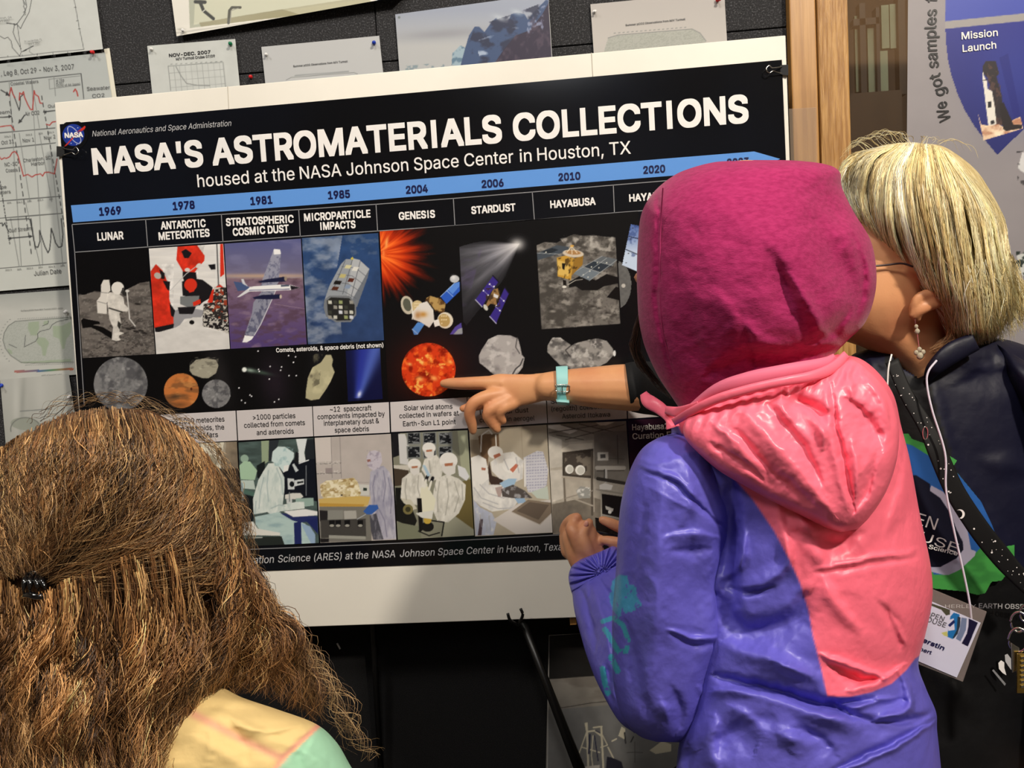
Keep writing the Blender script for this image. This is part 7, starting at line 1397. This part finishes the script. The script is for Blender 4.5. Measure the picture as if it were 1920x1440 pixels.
# ================================================================== girl with long curly brown hair
GY = -0.60
gc = W(200, 1100, GY)
gi = empty('person', (float(gc[0]), GY, 0))
tag(gi, 'person with long frizzy brown hair clipped back, in a yellow and mint shirt', 'person')
B = Body()
B.ell(W(200, 960, GY+.01), (0.075, 0.092, 0.098)); B.ell(W(196, 985, GY+.105), (0.012, 0.016, 0.016)); B.ell(W(196, 1080, GY+.06), (0.04, 0.03, 0.03))
B.ptube([(200, 1080, GY+.01, 80), (200, 1250, GY+.01, 84)], 10)
B.loft([(60, 1270, 340, 1270, GY+.01, .045), (-110, 1360, 540, 1370, GY+.01, .055), (-150, 1450, 590, 1450, GY+.01, .065), (-140, 1700, 560, 1700, GY+.01, .07), (-120, 2000, 540, 2000, GY+.01, .07), (-120, 2200, 540, 2200, GY+.01, .07)])
for sx, xx in ((1, 575), (-1, -150)):
    B.ptube([(xx-sx*15, 1450, GY+.01, 56), (xx+sx*30, 1600, GY+.01, 55), (xx+sx*36, 1800, GY+.01, 46)], 12); B.ptube([(xx+sx*36, 1800, GY+.01, 44), (xx+sx*20, 2000, GY+.05, 34), (xx, 2120, GY+.08, 28)], 12)
    B.ptube([(xx, 2120, GY+.08, 30), (xx, 2190, GY+.09, 32)], 6)
    for i in range(4): B.ptube([(xx-24+i*16, 2190, GY+.09, 10), (xx-24+i*16, 2260+8*(i % 3), GY+.095, 8)], 6)
    B.ptube([(xx-sx*26, 2150, GY+.08, 11), (xx-sx*44, 2210, GY+.09, 9)], 6)
legs(B, float(gc[0]), GY+.02, 0.56, 0.07, 0.06)
B.build('body', M['skin'], gi, 0.0045, 2)
clothed_legs(gi, float(gc[0]), GY+.02, 0.56, 0.07, 0.075)
# shirt
YE = np.array((246, 216, 150.)); MI = np.array((168, 220, 186.)); PKs = np.array((246, 176, 150.))
def gcol(px, py, s):
    c = np.tile(YE, (len(px), 1)); m = inpoly(px, py, [(600, 1362), (640, 1380), (760, 1500), (760, 2300), (560, 2300), (515, 1445)]); c[m] = MI
    m = inpoly(px, py, [(-60, 1380), (-140, 1400), (-300, 1600), (-300, 2300), (-100, 2300)]); c[m] = MI
    d = pdist(px, py, [(365, 1340), (450, 1385), (530, 1422)]); k = np.exp(-(d/8)**2)[:, None]; c = c*(1-k*.8)+PKs*k*.8
    d = pdist(px, py, [(600, 1358), (530, 1420), (512, 1450)]); k = np.exp(-(d/5)**2)[:, None]; c = c*(1-k)+PKs*k
    return c
SH = [(330, 1290, 420, 1290, GY-.01, .03), (150, 1302, 455, 1308, GY-.01, .055), (-20, 1320, 520, 1330, GY, .075), (-120, 1350, 590, 1356, GY, .088), (-160, 1380, 628, 1388, GY, .094), (-180, 1430, 655, 1432, GY, .098), (-200, 1500, 690, 1500, GY, .10), (-200, 1620, 700, 1620, GY, .10), (-160, 1800, 600, 1800, GY, .10), (-140, 2100, 570, 2100, GY, .10), (-130, 2200, 560, 2200, GY, .10)]
gf = [([(560, 1362), (500, 1372), (440, 1362)], 5, .003), ([(590, 1375), (560, 1420), (575, 1450)], 6, -.003), ([(420, 1340), (460, 1400), (455, 1450)], 7, -.003), ([(390, 1360), (400, 1400), (385, 1445)], 5, .003), ([(365, 1338), (440, 1380), (528, 1422)], 10, -.003), ([(380, 1320), (470, 1365), (540, 1400)], 7, .003), ([(602, 1360), (560, 1395), (515, 1440)], 3, -.002), ([(470, 1320), (560, 1350)], 8, .002), ([(360, 1380), (430, 1420), (480, 1460)], 10, .003), ([(560, 1400), (620, 1440)], 8, .003)]
sh = loft('shirt', SH, 260, 200, mat('soft_cotton', rough=.8, spec=.2, attr=True, bump=(40, .4, .003, (1, 1, 1))), gi, lambda a, b: strokes(a, b, gf)+.003*(fbm(a*.03, b*.03, 4)-.5), p=.8, cols=gcol); sh['label'] = 'yellow shirt with pink seams and mint sleeves'
# hair
HG = [(196, 760, 236, 759, GY, .02), (146, 770, 282, 768, GY, .05), (96, 786, 318, 784, GY, .072), (46, 816, 358, 812, GY, .090), (8, 856, 388, 850, GY, .102), (-20, 910, 414, 905, GY, .110), (-40, 970, 434, 965, GY, .114), (-55, 1030, 448, 1030, GY, .114), (-65, 1090, 458, 1090, GY, .108), (-70, 1150, 465, 1150, GY, .104), (-75, 1210, 456, 1210, GY, .104), (-80, 1270, 436, 1270, GY, .106), (-80, 1330, 392, 1330, GY, .110), (-80, 1400, 366, 1400, GY, .114), (-80, 1480, 372, 1480, GY, .116), (-80, 1600, 340, 1600, GY, .11), (-40, 1680, 300, 1680, GY, .06)]
inner = lambda R, d, q: [(a+d, b+(d if i == 0 else 0), c-d, e+(d if i == 0 else 0), y, max(r-q, .004)) for i, (a, b, c, e, y, r) in enumerate(R)]
hmg = loft('hair_mass', inner(HG, 7, .004), 100, 90, M['brown_mass'], gi, lambda a, b: .010*(fbm(a*.025, b*.02, 3)-.5)-.005*np.exp(-((b-1095)/30)**2)); hmg['label'] = 'thick mass of brown hair'
SG = surf(HG)
brn = [(118, 90, 60), (140, 110, 74), (86, 64, 44), (176, 142, 98), (54, 41, 31), (214, 180, 132)]; brw = [(126, 89, 57), (150, 110, 70), (88, 62, 42), (184, 140, 92), (54, 40, 30), (220, 176, 122)]; bwt = [3, 3, 2.3, 2.0, 1.6, 1.2]
GA = [[(-50, 860), (-50, 950), (-30, 1030), (10, 1090)], [(0, 838), (0, 900), (10, 990), (35, 1085)], [(50, 806), (30, 880), (35, 980), (48, 1082)], [(120, 774), (110, 860), (90, 970), (62, 1080)], [(200, 760), (205, 860), (160, 980), (72, 1088)], [(280, 770), (305, 870), (250, 990), (90, 1094)], [(345, 804), (380, 900), (320, 1020), (110, 1100)], [(388, 850), (422, 950), (370, 1060), (140, 1108)], [(415, 905), (442, 1000), (400, 1090), (190, 1118)]]
GB = [[(-70, 1010), (-70, 1180), (-60, 1320), (-50, 1480)], [(-20, 1050), (-30, 1200), (-20, 1330), (0, 1480)], [(25, 1095), (25, 1210), (20, 1330), (40, 1480)], [(70, 1112), (80, 1210), (90, 1340), (110, 1480)], [(130, 1080), (140, 1220), (150, 1340), (170, 1480)], [(200, 1050), (220, 1210), (225, 1340), (240, 1480)], [(270, 1030), (300, 1200), (300, 1330), (300, 1480)], [(350, 1010), (380, 1180), (370, 1300), (345, 1480)]]
GC = [[(370, 930), (410, 1080), (400, 1210), (370, 1370)], [(405, 930), (440, 1080), (430, 1200), (410, 1300)], [(425, 950), (455, 1080), (480, 1200), (470, 1290)], [(435, 960), (470, 1100), (530, 1210), (540, 1310)], [(440, 970), (490, 1120), (575, 1220), (610, 1350)]]
GD = [[(445, 1000), (480, 1080), (500, 1130), (512, 1180)], [(455, 1040), (500, 1120), (540, 1200), (610, 1290)], [(520, 1200), (590, 1240), (640, 1300), (650, 1400)], [(560, 1260), (610, 1330), (680, 1400), (710, 1420)]]
GE = [[(40, 800), (60, 780), (110, 745), (160, 735)], [(150, 770), (200, 745), (260, 740), (330, 770)], [(300, 780), (350, 780), (390, 830), (420, 880)], [(380, 830), (430, 870), (455, 930), (470, 1010)], [(430, 940), (460, 980), (475, 1040), (490, 1090)]]
SR = lambda a, b: np.minimum(SG(a, b, 0, 1.0), GY+.0)
hair('hair', [dict(guides=GA, n=11500, surf=SG, amp=3, freq=4, frizz=5.5, clumps=160, clump=.3, cd=.008, cb=.35, off=(.0, .012), cols=brw, cw=bwt, r=.00040, t0=(0, .45), t1=(.5, 1.0), phj=.9),
              dict(guides=GB, n=10000, surf=SG, amp=11, freq=2.2, frizz=6.0, clumps=60, clump=.7, cd=.022, cb=.5, off=(.0, .016), cols=brw, cw=bwt, r=.00040, t0=(0, .4), t1=(.6, 1.0), phj=.7, dz=1.3),
              dict(guides=GC, n=4200, surf=SG, amp=9, freq=3, frizz=5.5, clumps=40, clump=.6, cd=.016, cb=.5, off=(-.03, .014), cols=brw, cw=bwt, r=.00036, t0=(0, .4), t1=(.6, 1.05), phj=.5),
              dict(guides=GD, n=160, surf=SG, amp=8, freq=2, frizz=7, off=(-.03, .01), cols=brn, r=.00026, t0=(0, .5), t1=(.6, 1.1)),
              dict(guides=GE, n=220, surf=SG, amp=3, freq=1.5, frizz=3.5, off=(-.02, .006), cols=brn, r=.00024, t0=(0, .6), t1=(.4, 1.1)),
              dict(guides=GA, n=900, surf=SG, amp=6, freq=3, frizz=6, off=(.010, .020), cols=brn[1:4], r=.00026, t0=(0, .7), t1=(.3, 1.0))], M['hair'], gi, 21, K=20)
# claw clip
cp_ = empty('hair_clip', tuple(W(62, 1105, GY-.12))); tag(cp_, 'small shiny black claw clip holding back the brown hair', 'hair clip')
CB_ = mat('glossy_black_plastic', (10, 10, 12), .08, .7, coat=1)
YCp = float(SG(np.array(62.), np.array(1100.)))-.014
for k, (x0, x1, b) in enumerate(((50, 44, 0), (60, 56, 1), (72, 72, 1), (82, 86, 0))):
    V, F = tubes([wp([(x0, 1074, YCp+.004), (x0-3, 1088, YCp-.006), (x1, 1104, YCp-.009), (x1+1, 1116, YCp-.006)], 20)], [[.0008+.0016*math.sin(math.pi*min(1, i/16+.1)) for i in range(20)]], 10); mesh('claw', V, F, CB_, cp_, smooth=True)
V, F = tubes([wp([(42, 1120, YCp-.002), (52, 1115, YCp-.008), (68, 1118, YCp-.010), (86, 1120, YCp-.008), (104, 1134, YCp-.002)], 30)], [[.0016+.0012*math.sin(math.pi*i/29) for i in range(30)]], 12); mesh('spine', V, F, CB_, cp_, smooth=True)
V, F = tubes([wp([(52, 1080, YCp+.004), (64, 1073, YCp+.002), (78, 1080, YCp+.004)], 14)], [.0022], 10); mesh('spring', V, F, CB_, cp_, smooth=True)
